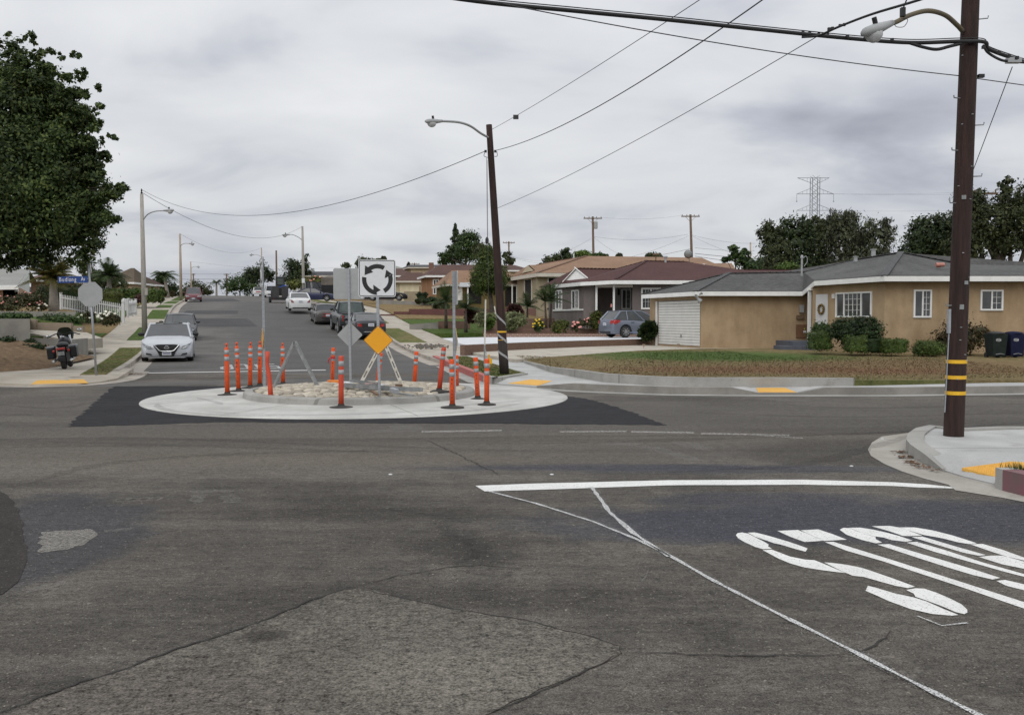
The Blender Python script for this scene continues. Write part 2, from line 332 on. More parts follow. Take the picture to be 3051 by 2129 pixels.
M_PAINT = paint('road_paint', (.74, .74, .71), -.42, 75); M_WORN = paint('worn_paint', (.32, .30, .265), -.15, 40, .22, .75); M_SPRAY = paint('spray_paint', (.50, .50, .49), .42, 130); M_SPRC = paint('spray_paint_core', (.62, .62, .61), -.12, 110); M_FAINT = paint('faint_paint', (.27, .255, .23), .12, 24, .25, .5)
M_CRACK = mat('crack', (.026, .023, .020), rough=.95); M_REDK = mat('red_kerb_paint', (.42, .09, .085), (.36, .14, .12), 3, .8, pos=True); M_REDD = mat('faded_red_kerb_paint', (.20, .085, .095), (.16, .10, .10), 5, .8, pos=True)
M_TACT = mat('tactile_yellow', (.72, .40, .07), (.66, .36, .07), 5, .75, bump=.5, bsc=40, pos=True)
# ------------------------------------------------------------------ ground sheets
gl = [-3000, -1500, -700, -350, -200, -140]+list(range(-100, 301, 10))+[350, 450, 600, 900, 1500, 2500, 4500]
wl_ = [-3000, -1200, -500, -250, -120, -60, -30, -15, -6, -2.7, 2.5, 8, 12, 20, 30, 45, 70, 110, 180, 300, 600, 1300, 3000]
mb = MB(); nw_ = len(wl_)
for s_ in gl:
    for w_ in wl_: p = XY(s_, w_); mb.v.append((p.x, p.y, prof(s_)-.16))
for i in range(len(gl)-1):
    for j in range(nw_-1): mb.f.append((i*nw_+j, i*nw_+j+1, (i+1)*nw_+j+1, (i+1)*nw_+j))
struct(mb.build('ground', M_TERR))
def wr(s): return float(np.interp(s, [0, 31, 47, 57, 80, 120, 190], [7.5, 7.7, 9.2, 10.2, 11.2, 12.2, 12.6]))
def wl(s): return float(np.interp(s, [0, 25, 50, 90, 130, 200], [-2.5, -2.5, -2.9, -3.2, -3.3, -3.3]))
def strip(name, s0, s1, w0, w1, off, m, ds=2.0, nw=1, thick=.3, build=True, mb=None):
    mb = mb or MB(); f0 = s0 if callable(s0) else (lambda w: s0); g0 = w0 if callable(w0) else (lambda s: w0); g1 = w1 if callable(w1) else (lambda s: w1)
    ns = max(2, int((s1-f0(0))/ds)); o = len(mb.v); n = ns+1; W = nw+1
    for lvl in (0, 1):
        for i in range(n):
            for j in range(W):
                t = i/ns; sA = f0(g0(s1*.3) if nw > 3 else 0); s = sA+(s1-sA)*t; ww = g0(s)+(g1(s)-g0(s))*j/nw
                if callable(s0): sA = s0(ww); s = sA+(s1-sA)*t; ww = g0(s)+(g1(s)-g0(s))*j/nw
                p = XY(s, ww); mb.v.append((p.x, p.y, prof(s)+off-(thick if lvl else 0)))
    for i in range(ns):
        for j in range(nw): a = o+i*W+j; mb.f.append((a, a+1, a+W+1, a+W))
    K = n*W; ring = [i*W for i in range(n)]+[ns*W+j for j in range(1, W)]+[i*W+nw for i in range(ns-1, -1, -1)]+[j for j in range(nw-1, 0, -1)]
    for a, b in zip(ring, ring[1:]+ring[:1]): mb.f.append((o+a, o+b, o+b+K, o+a+K))
    return struct(mb.build(name, m)) if build else mb
# junction and near street: one flat sheet
mb = MB(); xs = np.linspace(-75, 75, 61); ys = np.linspace(-14, 27, 42)
for y in ys:
    for x in xs: mb.v.append((x, y, 0))
for i in range(len(ys)-1):
    for j in range(len(xs)-1): a = i*61+j; mb.f.append((a, a+1, a+62, a+61))
struct(mb.build('road', M_ROAD))
strip('hill_road', 23.5, 205, lambda s: wl(s)-.1, lambda s: wr(s)+.1, .005, M_HILL, nw=6, thick=.2)
def flat(name, pts, m, z=0.004, jit=0, sub=0):
    pts = [Vector((p[0], p[1])) for p in pts]
    if jit:
        rg = random.Random(name+str(len(pts))); o = []
        for a, b in zip(pts, pts[1:]+pts[:1]):
            k = max(1, int((b-a).length/sub)); nrm = Vector((-(b-a).y, (b-a).x)); nrm = nrm.normalized() if nrm.length else nrm
            for i in range(k): o.append(a+(b-a)*i/k+nrm*rg.uniform(-jit, jit)*(1 if i else .3))
        pts = o
    return struct(MB().poly([(p.x, p.y, z) for p in pts]).build(name, m))
def dp(l, z=0): return [G(*D(u, v), z) for u, v in l]
def sp_(l, z=0): return [G(u, v, z) for u, v in l]
# soft asphalt transitions: cross street wears lighter, built as its own thin surfacing
flat('asphalt_patch', dp([(150, 957), (500, 946), (800, 948.5), (1100, 949), (1495, 953), (1420, 925), (1330, 897), (1225, 880), (1120, 864), (255, 866), (215, 900)]), M_NEWA, .004, .05, .12)
flat('asphalt_patch', dp([(-10, 1612), (180, 1535), (390, 1462), (480, 1432), (600, 1390), (760, 1326), (810, 1318), (900, 1340), (1000, 1362), (1150, 1386), (1300, 1420), (1388, 1449), (1396, 1464), (1330, 1495), (1240, 1535), (1150, 1572), (1085, 1606), (1000, 1640), (-30, 1640)]), M_PATCH, .004, .015, .08)
flat('asphalt_patch', dp([(-90, 1070), (-20, 1090), (20, 1112), (42, 1150), (52, 1190), (60, 1235), (56, 1270), (40, 1305), (5, 1332), (-60, 1350), (-200, 1300)]), M_DARKL, .0045, .02, .12)
def hp(s, w_, off): p = XY(s, w_); return (p.x, p.y, prof(s)+off)
for s0, s1, a, b, c, d in ((65.5, 72.5, -1.8, 3.0, -1.2, 2.6), (77, 81.5, -2.2, 2.0, -2.0, 2.1), (121, 140, -2.3, 3.6, -2.2, 3.0)):
    mb = MB(); n = 6
    for i in range(n+1):
        t = i/n; s = s0+(s1-s0)*t; mb.v += [hp(s, a+(c-a)*t, .012), hp(s, b+(d-b)*t, .012)]
    for i in range(n): mb.f.append((2*i, 2*i+1, 2*i+3, 2*i+2))
    struct(mb.build('asphalt_patch', M_DARKP))
# cracks: jittered ribbons
def ribbon(name, pts, wd, m, z=.0055, jit=.0, step=.06, seed=1, taper=True):
    if name == 'road_crack': wd, step, jit = wd*.62, step*.6, jit*.9
    rg = random.Random(seed); P = [Vector((p[0], p[1])) for p in pts]; L = []
    for a, b in zip(P, P[1:]):
        k = max(1, int((b-a).length/step))
        for i in range(k): L.append(a+(b-a)*i/k)
    L.append(P[-1]); mb = MB(); n = len(L); off = 0
    for i, p in enumerate(L):
        t = (L[min(i+1, n-1)]-L[max(0, i-1)]); t = t.normalized() if t.length else Vector((1, 0)); nr = Vector((-t.y, t.x))
        off = off*.7+rg.uniform(-jit, jit); ww = wd/2*(rg.uniform(.55, 1.35) if jit else rg.uniform(.9, 1.1))
        if taper: ww *= min(1, .25+min(i, n-1-i)*.12)
        mb.v += [tuple((p+nr*(off+ww)).to_tuple())+(z,), tuple((p+nr*(off-ww)).to_tuple())+(z,)]
    for i in range(n-1): mb.f.append((2*i, 2*i+1, 2*i+3, 2*i+2))
    return struct(mb.build(name, m))
ribbon('road_crack', dp([(-20, 1606), (180, 1530), (390, 1460), (480, 1430), (600, 1388), (760, 1324), (800, 1315)]), .022, M_CRACK, jit=.016)
ribbon('road_crack', dp([(800, 1315), (900, 1290), (1000, 1272), (1080, 1268), (1170, 1275)]), .014, M_CRACK, jit=.012, seed=2)
ribbon('road_crack', dp([(810, 1320), (900, 1342), (1000, 1364), (1150, 1388), (1300, 1422), (1390, 1450), (1397, 1464)]), .020, M_CRACK, jit=.012, seed=3)
ribbon('road_crack', dp([(1397, 1464), (1330, 1497), (1240, 1537), (1150, 1574), (1085, 1606)]), .018, M_CRACK, jit=.010, seed=4)
ribbon('road_crack', dp([(1397, 1464), (1500, 1466), (1700, 1471), (1912, 1466)]), .016, M_CRACK, jit=.012, seed=5)
ribbon('road_crack', dp([(1912, 1466), (1950, 1450), (1975, 1435), (2005, 1416)]), .024, M_CRACK, jit=.016, seed=6)
ribbon('road_crack', dp([(1912, 1468), (1980, 1500), (2060, 1540), (2160, 1595)]), .012, M_CRACK, jit=.012, seed=7)
ribbon('road_crack', dp([(290, 1452), (340, 1458), (395, 1458)]), .012, M_CRACK, jit=.008, seed=8)
ribbon('road_crack', dp([(955, 985), (1010, 1010), (1060, 1035), (1120, 1065)]), .02, M_CRACK, jit=.02, seed=9)
for k, (a, b) in enumerate((((1000, 992), (1800, 975)), ((1320, 1030), (2000, 1062)), ((0, 988), (760, 1000)), ((1500, 905), (2296, 925)))):
    ribbon('road_crack', dp([a, ((a[0]+b[0])/2, (a[1]+b[1])/2+3), b]), .018, M_CRACK, jit=.012, step=.2, seed=20+k)
# painted markings
flat('stop_line', dp([(1066, 1089), (1200, 1084), (1500, 1076.5), (1800, 1075.5), (2000, 1081), (2080, 1086), (2172, 1096), (2060, 1093), (2000, 1089.5), (1800, 1086.5), (1500, 1088), (1300, 1095), (1087, 1102)]), M_PAINT, .004, .006, .2)
C = lambda l: [G(2000+x/1.724, 1200+y/1.724) for x, y in l]
SW_ = [[(332, 680), (340, 670), (365, 666), (395, 672), (430, 690), (480, 715), (500, 728), (498, 738), (517, 750), (470, 752), (430, 740), (375, 715), (345, 697)],
 [(393, 667), (430, 666), (480, 678), (540, 695), (600, 713), (660, 733), (700, 748), (690, 765), (640, 752), (560, 728), (530, 722), (480, 705), (430, 688)],
 [(470, 757), (515, 754), (545, 765), (610, 790), (690, 806), (735, 808), (790, 830), (850, 855), (895, 874), (850, 870), (760, 858), (680, 845), (610, 825), (550, 800)],
 [(785, 820), (820, 822), (900, 832), (980, 848), (1060, 875), (1140, 903), (1200, 925), (1252, 945), (1215, 952), (1150, 940), (1060, 915), (990, 895), (930, 888), (870, 862)],
 [(1207, 962), (1255, 953), (1300, 955), (1360, 975), (1430, 1005), (1490, 1035), (1520, 1062), (1521, 1078), (1505, 1086), (1460, 1075), (1390, 1045), (1300, 1012), (1255, 997), (1245, 980)],
 [(1010, 940), (1050, 950), (1150, 980), (1245, 1000), (1310, 1020), (1400, 1060), (1475, 1090), (1440, 1094), (1340, 1085), (1230, 1060), (1120, 1020), (1050, 988), (998, 966)]]
TW = [[(545, 658), (650, 653), (700, 672), (780, 708), (740, 712), (685, 715), (610, 688)], [(665, 655), (755, 650), (830, 675), (902, 703), (850, 706), (785, 710), (720, 680)],
 [(790, 716), (832, 714), (1110, 800), (1400, 892), (1812, 1024), (2130, 1126), (2130, 1160), (1812, 1057), (1500, 950), (1250, 868), (1080, 812), (900, 760)]]
OW = [[(865, 652), (885, 642), (915, 644), (960, 662), (1050, 690), (1050, 700), (1083, 718), (1050, 722), (980, 705), (900, 678)], [(912, 642), (970, 641), (1040, 652), (1110, 668), (1170, 684), (1240, 708), (1205, 714), (1130, 705), (1090, 692), (1040, 686), (980, 668)],
 [(1058, 728), (1120, 726), (1250, 766), (1400, 810), (1550, 855), (1690, 900), (1650, 908), (1550, 885), (1400, 840), (1200, 775)], [(1208, 718), (1260, 714), (1400, 755), (1600, 820), (1812, 880), (1980, 934), (1940, 936), (1812, 894), (1700, 865), (1500, 808), (1350, 765)],
 [(1670, 915), (1715, 910), (1780, 925), (1840, 940), (1900, 962), (1960, 985), (1985, 1000), (1960, 1010), (1900, 993), (1812, 963), (1720, 940)], [(1900, 950), (1990, 944), (2080, 975), (2100, 995), (2060, 1002), (1990, 985), (1940, 970)]]
PW = [[(1030, 634), (1120, 632), (1180, 642), (1290, 682), (1240, 685), (1190, 684), (1120, 660)], [(1167, 640), (1250, 640), (1340, 655), (1440, 680), (1520, 705), (1570, 722), (1530, 726), (1470, 716), (1400, 698), (1360, 690), (1300, 680)],
 [(1235, 690), (1290, 687), (1450, 735), (1615, 782), (1580, 786), (1500, 770), (1350, 725)], [(1535, 727), (1600, 725), (1700, 755), (1812, 795), (1900, 830), (1900, 850), (1812, 815), (1740, 795), (1660, 770)], [(1580, 792), (1640, 785), (1700, 785), (1812, 810), (1900, 836), (1900, 880), (1812, 853), (1700, 830)], [(1900, 892), (1945, 890), (2250, 985), (2250, 1002)]]
for nm, L in (('letter_s_marking', SW_), ('letter_t_marking', TW), ('letter_o_marking', OW), ('letter_p_marking', PW)):
    mb = MB()
    for l in L: mb.poly([(p.x, p.y, .0035) for p in C(l)])
    struct(mb.build(nm, M_PAINT))
def curve2(P, n=8):
    o = []; P = [P[0]*2-P[1]]+P+[P[-1]*2-P[-2]]
    for i in range(1, len(P)-2):
        for k in range(n): t = k/n; a, b, c, d = P[i-1:i+3]; o.append(.5*((2*b)+(c-a)*t+(2*a-5*b+4*c-d)*t*t+(3*b-a-3*c+d)*t**3))
    return o+[P[-2]]
def spray(pts, wd, seed):
    ribbon('spray_line', pts, wd*.62, M_SPRC, .0075, .0018, .10, seed, False); ribbon('spray_line', pts, wd*1.5, M_SPRAY, .0062, .004, .10, seed+50, False)
spray(dp([(1092, 1101), (1200, 1129), (1330, 1170), (1430, 1211), (1500, 1246), (1600, 1303)]), .05, 1)
spray(dp([(1600, 1303), (1700, 1355), (1900, 1455), (2050, 1532), (2200, 1608), (2300, 1660)]), .05, 2)
spray(dp([(1326, 1092), (1345, 1118), (1365, 1148), (1420, 1196), (1500, 1249)]), .06, 3)
spray([C([(1265, 1098)])[0], C([(1390, 1148)])[0], C([(1520, 1133)])[0]], .03, 4)
for k, (a, b) in enumerate((((1140, 1165), (1260, 1155)), ((160, 952), (370, 936)), ((245, 990), (330, 985)), ((330, 990), (365, 1025)))): ribbon('spray_line', C([a, b]), .02, M_SPRAY, .010, .004, .05, 60+k)
for k, (a, b, c) in enumerate((((945, 968), (1125, 965), 3.5), ((1255, 968), (1405, 967), 3), ((1415, 968), (1556, 970), 3.5), ((1572, 972), (1770, 976), 3.5), ((1690, 976), (1800, 982), 2))):
    flat('worn_line', dp([(a[0], a[1]-c/2), (b[0], b[1]-c/2), (b[0], b[1]+c/2), (a[0], a[1]+c/2)]), paint('worn_line_paint', (.46, .445, .41), .0, 26, .22, .85) if k == 0 else bpy.data.materials['worn_line_paint'], .004)
flat('worn_mark', dp([(92, 1193), (205, 1186), (220, 1200), (188, 1222), (130, 1235), (88, 1240)]), M_WORN, .004, .02, .06)
for l in ([(420, 1100), (530, 1098), (520, 1104), (425, 1106)], [(425, 1110), (465, 1108), (450, 1128), (428, 1126)], [(495, 1112), (530, 1110), (545, 1126), (500, 1128)], [(870, 955), (930, 953), (960, 964), (880, 966)], [(840, 965), (940, 960), (935, 968), (850, 970)], [(1365, 992), (1440, 994), (1420, 1001), (1360, 998)], [(1428, 1000), (1480, 1002), (1580, 1034), (1540, 1033)], [(1500, 990), (1560, 993), (1600, 1010), (1560, 1008)], [(230, 1190), (305, 1182), (300, 1188), (240, 1194)], [(60, 1320), (170, 1298), (165, 1304), (60, 1330)], [(130, 890), (180, 888), (170, 895), (120, 895)], [(1740, 895), (1830, 897), (1800, 901), (1740, 899)], [(380, 878), (420, 877), (420, 884), (380, 884)]):
    flat('worn_mark', dp(l), M_FAINT, .004, .03, .1)
for u, v in ((285, 1122), (312, 1121), (335, 1120)):
    mb = MB(); p = G(*D(u, v)); mb.add([(p.x+math.cos(a)*q*.12, p.y+math.sin(a)*q*.10, .009) for q in (1, .72) for a in np.linspace(0, 6.283, 13)[:-1]], [(i, (i+1) % 12, (i+1) % 12+12, i+12) for i in range(12)]); struct(mb.build('worn_mark', M_FAINT))
# tyre tracks, scrapes and tar stains
M_TYREM = paint('tyre_rubber', (.034, .031, .028), .0, 9, .35, .26); M_SCR = paint('scrape', (.30, .285, .26), .0, 60, .2, .55); M_TAR = paint('tar_stain', (.030, .028, .027), .12, 9, .3, .4)
trk = [[(-40, 986), (300, 982), (760, 998), (1200, 1012)], [(-40, 1004), (400, 1000), (900, 1016)], [(820, 985), (1300, 978), (1800, 974), (2300, 960)], [(1000, 996), (1500, 988), (2000, 968), (2320, 946)], [(60, 1085), (240, 1040), (520, 1018), (900, 1010)], [(1500, 1060), (1800, 1040), (1960, 1000), (2100, 962)], [(1700, 905), (1950, 915), (2320, 905)], [(1560, 925), (1900, 935), (2320, 925)], [(-30, 905), (120, 915), (220, 900)], [(-30, 930), (140, 930)]]
for k, l in enumerate(trk): ribbon('tyre_mark', [(p.x, p.y) for p in curve2(dp(l))], .22, M_TYREM, .0045+.0002*k, .012, .3, 90+k)
rs = random.Random(21)
for k in range(46):
    u, v = rs.uniform(0, 2200), 1000+570*rs.random()**1.3; p = G(*D(u, v)); a = rs.choice([0, .1, -.1, 1.25, rs.uniform(0, 3.1)])+rs.uniform(-.15, .15); l = rs.uniform(.06, .35); ribbon('scrape_mark', [(p.x, p.y), (p.x+l*.5*math.cos(a)+.01, p.y+l*.5*math.sin(a)), (p.x+l*math.cos(a), p.y+l*math.sin(a))], rs.uniform(.006, .016), M_SCR, .0065, .003, .05, 200+k)
for k, l in enumerate(([(985, 1180), (1030, 1205), (1090, 1225), (1060, 1250), (1130, 1262)], [(1040, 1215), (1075, 1240), (1030, 1262)], [(560, 1420), (610, 1405)], [(1120, 1290), (1170, 1275)], [(860, 1140), (940, 1150), (1010, 1158)])): ribbon('tar_stain', dp(l), .10, M_TAR, .0068, .03, .05, 300+k)
# far stop line, far STOP word (for oncoming traffic), chalk numbers, lane seam
strip('stop_line', 29.2, 29.5, -1.9, 3.4, .012, M_PAINT, ds=.4, thick=.004)
def far_letter(nm, strokes, s0, w0, lw, L, m=M_PAINT, rot=math.pi, tk=.16):
    mb = MB()
    for a, b in strokes:
        A = Vector((w0-lw*(a[0]-.5), s0-L*(a[1]-.5))); B = Vector((w0-lw*(b[0]-.5), s0-L*(b[1]-.5))); dd = (B-A).normalized(); n_ = Vector((-dd.y, dd.x*4))*tk*.5
        q = [A+n_, B+n_, B-n_, A-n_] if abs(dd.y) > .1 else [A+Vector((0, .2)), B+Vector((0, .2)), B-Vector((0, .2)), A-Vector((0, .2))]
        mb.poly([hp(t.y, t.x, .014) for t in q])
    struct(mb.build(nm, m))
GL = {'s': [((0, 1), (1, 1)), ((0, 1), (0, .5)), ((0, .5), (1, .5)), ((1, .5), (1, 0)), ((0, 0), (1, 0))], 't': [((0, 1), (1, 1)), ((.5, 1), (.5, 0))], 'o': [((0, 0), (0, 1)), ((1, 0), (1, 1)), ((0, 1), (1, 1)), ((0, 0), (1, 0))], 'p': [((0, 0), (0, 1)), ((1, .5), (1, 1)), ((0, 1), (1, 1)), ((0, .5), (1, .5))]}
for i, c in enumerate('stop'): far_letter('letter_%s_marking' % c, GL[c], 32.4, 1.95-i*.5, .32, 3.0, M_SPRC, tk=.10)
for i, c in enumerate('25'): far_letter('chalk_mark', {'2': [((0, 1), (1, 1)), ((1, 1), (1, .5)), ((0, .5), (1, .5)), ((0, .5), (0, 0)), ((0, 0), (1, 0))], '5': GL['s']}[c], 71.0, 3.4-i*(-1.0)-.9, -.7, -1.6, M_SPRAY, tk=.12)
ribbon('spray_line', [XY(34, 4.2), XY(31.2, 5.3), XY(30.4, 5.0)], .10, M_SPRAY, .016, .02, .3, 70)
strip('gutter', 26.5, 200, lambda s: wl(s), lambda s: wl(s)+.55, .010, M_OLDK, thick=.2)
strip('gutter', 31.5, 200, lambda s: wr(s)-.5, lambda s: wr(s), .010, M_OLDK, thick=.2)
# ------------------------------------------------------------------ left side of the hill street
strip('kerb', 28.6, 200, lambda s: wl(s)-.18, lambda s: wl(s), .15, M_OLDK)
wsl = lambda s: wl(s)-float(np.interp(s, [25, 55, 90], [2.15, 2.8, 3.0])); wpk = lambda s: wl(s)-float(np.interp(s, [25, 55], [.78, 1.45]))
strip('pavement', 29.9, 200, wsl, lambda s: wl(s)-.18, .135, M_WALK)
for a, b in ((26.6, 46), (52.5, 63.5), (70.5, 80), (84, 92), (97, 112), (116, 190)): strip('parkway', a, b, wpk, lambda s: wl(s)-.18, .145, M_PARK if a < 50 else M_GREEN)
strip('yard', 33, 200, lambda s: wl(s)-50, wsl, .16, M_DRY, nw=6)
strip('yard', 41, 58, lambda s: wl(s)-9.5, lambda s: wsl(s)-.05, .20, M_GREEN, nw=3)
strip('driveway', 37.2, 40.8, lambda s: wl(s)-14, wsl, .20, M_WALK, nw=3)
strip('yard', 67, 90, lambda s: wl(s)-12, lambda s: wsl(s)-.05, .22, M_GREEN, nw=3)
strip('driveway', 74, 78.5, lambda s: wl(s)-18, wsl, .19, mat('brick_paving', (.30, .15, .11), (.36, .2, .15), 5, .9, pos=True), nw=3)
nwk = [(-60, 25.8), (-30, 23.6), (-14, 22.35)]+[tuple(G(u, v).xy) for u, v in ((120, 1150), (230, 1147), (300, 1140), (350, 1132), (378, 1122), (398, 1108))]+[tuple(XY(30, -2.55))]
nwb = [tuple(XY(30, -4.75)), (-14.4, 25.3), (-16.5, 25.6), (-30, 27.0), (-60, 29)]
def ramp_slab(front, fz, back, m, inset=1.4, z=.12, ins=None):
    n = len(front); inn = []
    for i in range(n):
        a = Vector(front[max(0, i-1)]); b = Vector(front[min(n-1, i+1)]); t = (b-a).normalized(); q = ins[i] if ins else inset; inn.append((front[i][0]-t.y*q, front[i][1]+t.x*q))
    mb = MB(); mb.add([(x, y, q) for (x, y), q in zip(front, fz)]+[(x, y, z) for x, y in inn]+[(x, y, -.2) for x, y in front], [(i, i+1, n+i+1, n+i) for i in range(n-1)]+[(i, i+1, 2*n+i+1, 2*n+i) for i in range(n-1)])
    mb.poly([(x, y, z-.002) for x, y in inn+back]); return mb
def on_ramp(front, fz, inset, z, pts, lift=.008):
    o = []
    for u, v in pts:
        h = .1
        for _ in range(6):
            p = G(u, v, h); q = Vector((p.x, p.y)); best = None
            for i in range(len(front)-1):
                a, b = Vector(front[i]), Vector(front[i+1]); t = max(0, min(1, (q-a).dot(b-a)/(b-a).length_squared)); d = (q-a.lerp(b, t)).length; zf = fz[i]+(fz[i+1]-fz[i])*t
                if best is None or d < best[0]: best = (d, zf)
            h = best[1]+(z-best[1])*min(1, best[0]/inset)+lift
        o.append(tuple(G(u, v, h)))
    return o
def tact(front, fz, inset, z, pts):
    c = (sum(p[0] for p in pts)/len(pts), sum(p[1] for p in pts)/len(pts)); P_ = on_ramp(front, fz, inset, z, pts+[c], .012); n = len(pts); struct(MB().add(P_+[(x, y, q-.03) for x, y, q in P_[:n]], [(i, (i+1) % n, n) for i in range(n)]+[(i, (i+1) % n, n+1+(i+1) % n, n+1+i) for i in range(n)]).build('tactile_paving', M_TACT))
def tact2(front, fz, i, t0, t1, d0, d1, inset, z):
    a, b = Vector(front[i]), Vector(front[i+1]); n = Vector((-(b-a).y, (b-a).x)).normalized(); pt = []
    for t, d in ((t0, d0), (t1, d0), (t1-.12, d1), (t0+.12, d1)): q = a.lerp(b, t)+n*d; zf = fz[i]+(fz[i+1]-fz[i])*max(0, min(1, t)); pt.append((q.x, q.y, zf+(z-zf)*min(1, d/inset)+.007))
    struct(MB().prism(pt, .012).build('tactile_paving', M_TACT))
WFZ = [.12, .12, .12, .035, .03, .03, .05, .12, .12, .12]
struct(ramp_slab(nwk, [.12, .12, .12, .035, .03, .03, .05, .12, .12, .12], nwb, M_WALK, ins=[1.4]*5+[1.0, .5, .3, .2, .2]).build('pavement', M_WALK))
gut = [(x, y+.0) for x, y in nwk]; g2 = []
for i, p in enumerate(gut):
    a = Vector(gut[max(0, i-1)]); b = Vector(gut[min(len(gut)-1, i+1)]); t = (b-a).normalized(); g2.append((p[0]+t.y*.45, p[1]-t.x*.45))
struct(MB().add([(x, y, .005) for x, y in gut+g2], [(i, i+1, i+1+len(gut), i+len(gut)) for i in range(len(gut)-1)]).build('gutter', M_OLDK))
tact2(nwk, WFZ, 3, -.25, 1.3, .12, .85, 1.4, .12)
flat('yard', [G(0, 1118, .12), G(108, 1103, .12), G(118, 1099, .12), G(60, 1116, .12), G(0, 1126, .12), (-14, 25.2)][:5], M_DIRT, .135) if False else None
# bank of dry soil below the block wall
bk = [[(-40, 26.0, .10), (-14.6, 25.6, .10), (-13.95, 27.3, .10), (-14.6, 30.5, .17), (-15.6, 34.5, .18)], [(-40, 28.5, .75), (-16.5, 28.6, .6), (-15.0, 29.6, .38), (-15.2, 31.5, .3), (-15.8, 34.6, .2)], [(-40, 31, 1.05), (-17.6, 30.8, 1.0), (-15.9, 31.2, .75), (-15.6, 32.2, .4), (-15.9, 34.8, .2)]]
struct(MB().add([p for r in bk for p in r], [(r*5+i, r*5+i+1, r*5+i+6, r*5+i+5) for r in range(2) for i in range(4)]).build('soil_bank', M_DIRT, smooth=True))
# ------------------------------------------------------------------ right side of the hill street
strip('kerb', 31.5, 200, lambda s: wr(s), lambda s: wr(s)+.18, .15, M_OLDK)
strip('pavement', 31.5, 200, lambda s: wr(s)+.18, lambda s: wr(s)+3.1, .14, M_WALK)
for a, b in ((48.5, 62), (66.5, 76), (80, 84), (96, 130)): strip('parkway', a, b, lambda s: wr(s)+.18, lambda s: wr(s)+1.7, .15, M_PARK)
strip('yard', 56.5, 69.5, lambda s: wr(s)+3.1, 40, .20, M_GREEN, nw=3)
strip('yard', 69.5, 200, lambda s: wr(s)+3.1, 90, .25, M_DRY, nw=5)
# corner pavement on the far right
nek = [tuple(G(u, v).xy) for u, v in ((1332, 1091), (1370, 1108), (1440, 1138), (1490, 1147), (1600, 1155), (1700, 1162), (1800, 1167), (2000, 1174), (2180, 1175.5), (2260, 1176), (2380, 1176), (2460, 1176), (2640, 1176), (3051, 1171))]+[(30, 21.6), (75, 26)]
neb = [(75, 29), (30, 24.0), (13, 22.0), (5, 24), (3, 30), (1.0, 45), tuple(XY(46, 12.4)), tuple(XY(31.6, 7.75))]
NFZ = [.13, .13, .11, .03, .03]+[.125]*4+[.035, .035]+[.125]*6
struct(ramp_slab(nek, NFZ, neb, M_NEWW, .9, .13).build('pavement', M_NEWW))
k2 = []
for i, p in enumerate(nek):
    a = Vector(nek[max(0, i-1)]); b = Vector(nek[min(len(nek)-1, i+1)]); t = (b-a).normalized(); k2.append((p[0]+t.y*.4, p[1]-t.x*.4))
struct(MB().add([(x, y, .005) for x, y in nek+k2], [(i, i+1, i+1+len(nek), i+len(nek)) for i in range(len(nek)-1)]).build('gutter', M_KERB))
def wallline(name, pts, top, h, th, m, parent=None):   # kerb or low wall along a plan line; thickness to the left
    P = [Vector(p[:2]) for p in pts]; n = len(P); Lf = []; P0 = list(P)
    for i in range(n):
        t = (P0[min(i+1, n-1)]-P0[max(i-1, 0)]).normalized(); Lf.append(P0[i]+Vector((-t.y, t.x))*th); P[i] = P0[i]+Vector((t.y, -t.x))*.012
    tp = top if isinstance(top, (list, tuple)) else [top]*n; mb = MB()
    for i in range(n): mb.v += [(P[i].x, P[i].y, tp[i]-h), (P[i].x, P[i].y, tp[i]), (Lf[i].x, Lf[i].y, tp[i]), (Lf[i].x, Lf[i].y, tp[i]-h)]
    for i in range(n-1):
        for k in range(3): mb.f.append((4*i+k, 4*i+4+k, 4*i+5+k, 4*i+1+k))
    mb.f += [(0, 1, 2, 3), (4*n-4, 4*n-3, 4*n-2, 4*n-1)]
    return mb.build(name, m, parent)
struct(wallline('kerb', [G(u, v) for u, v in ((1290, 1072), (1332, 1091), (1370, 1108), (1440, 1138))], .17, .25, .16, M_REDK))
struct(wallline('kerb', [G(u, v) for u, v in ((1440.6, 1138.2), (1466, 1143), (1482, 1145))]+[G(1572, 1130)], .17, .25, .16, M_KERB))
struct(wallline('kerb', nek[4:], [.045]+[.155]*4+[.045, .045]+[.155]*5, .25, .16, M_KERBD))
tact2(nek, NFZ, 9, .02, .98, .10, .62, .9, .13)
flat('parkway', [G(u, v, .16) for u, v in ((1345, 1078), (1445, 1117), (1482, 1125), (1566, 1111), (1545, 1106), (1460, 1080), (1390, 1060), (1330, 1062))], M_PARK, .165)
tact2(nek, NFZ, 3, .12, .95, .12, .75, .9, .13)
# raised lawn in front of the yellow house, with its low kerb wall
lw = [G(u, v, .13) for u, v in ((1532, 1069), (1590, 1090), (1640, 1108), (1720, 1124), (1800, 1138), (1950, 1148), (2100, 1152), (2300, 1150), (2545, 1149))]
tag(wallline('lawn_kerb_wall', lw, [.16, .21, .27, .32, .33, .33, .33, .32, .30], .3, .12, M_KERB), 'low grey concrete kerb wall edging the corner lawn', 'low wall')
lawn = [(p.x, p.y, z) for p, z in zip(lw, [.16, .2, .24, .27, .27, .27, .27, .26, .25])]+[(11, 21.15, .19), (14, 21.4, .18), (30, 23.6, .18), (60, 27, .2), (60, 38, .3)]+[tuple(G(u, v, .27)) for u, v in ((2640, 1046), (2400, 1036), (2088, 1038), (1900, 1044), (1760, 1054), (1650, 1062))]
mb = MB().prism(lawn, .4); struct(mb.build('lawn', M_LAWN))
dr = [(p.x, p.y, .24) for p in (G(u, v, .24) for u, v in ((1535, 1070), (1650, 1063), (1760, 1055), (1900, 1045), (2088, 1039), (2420, 1037)))]
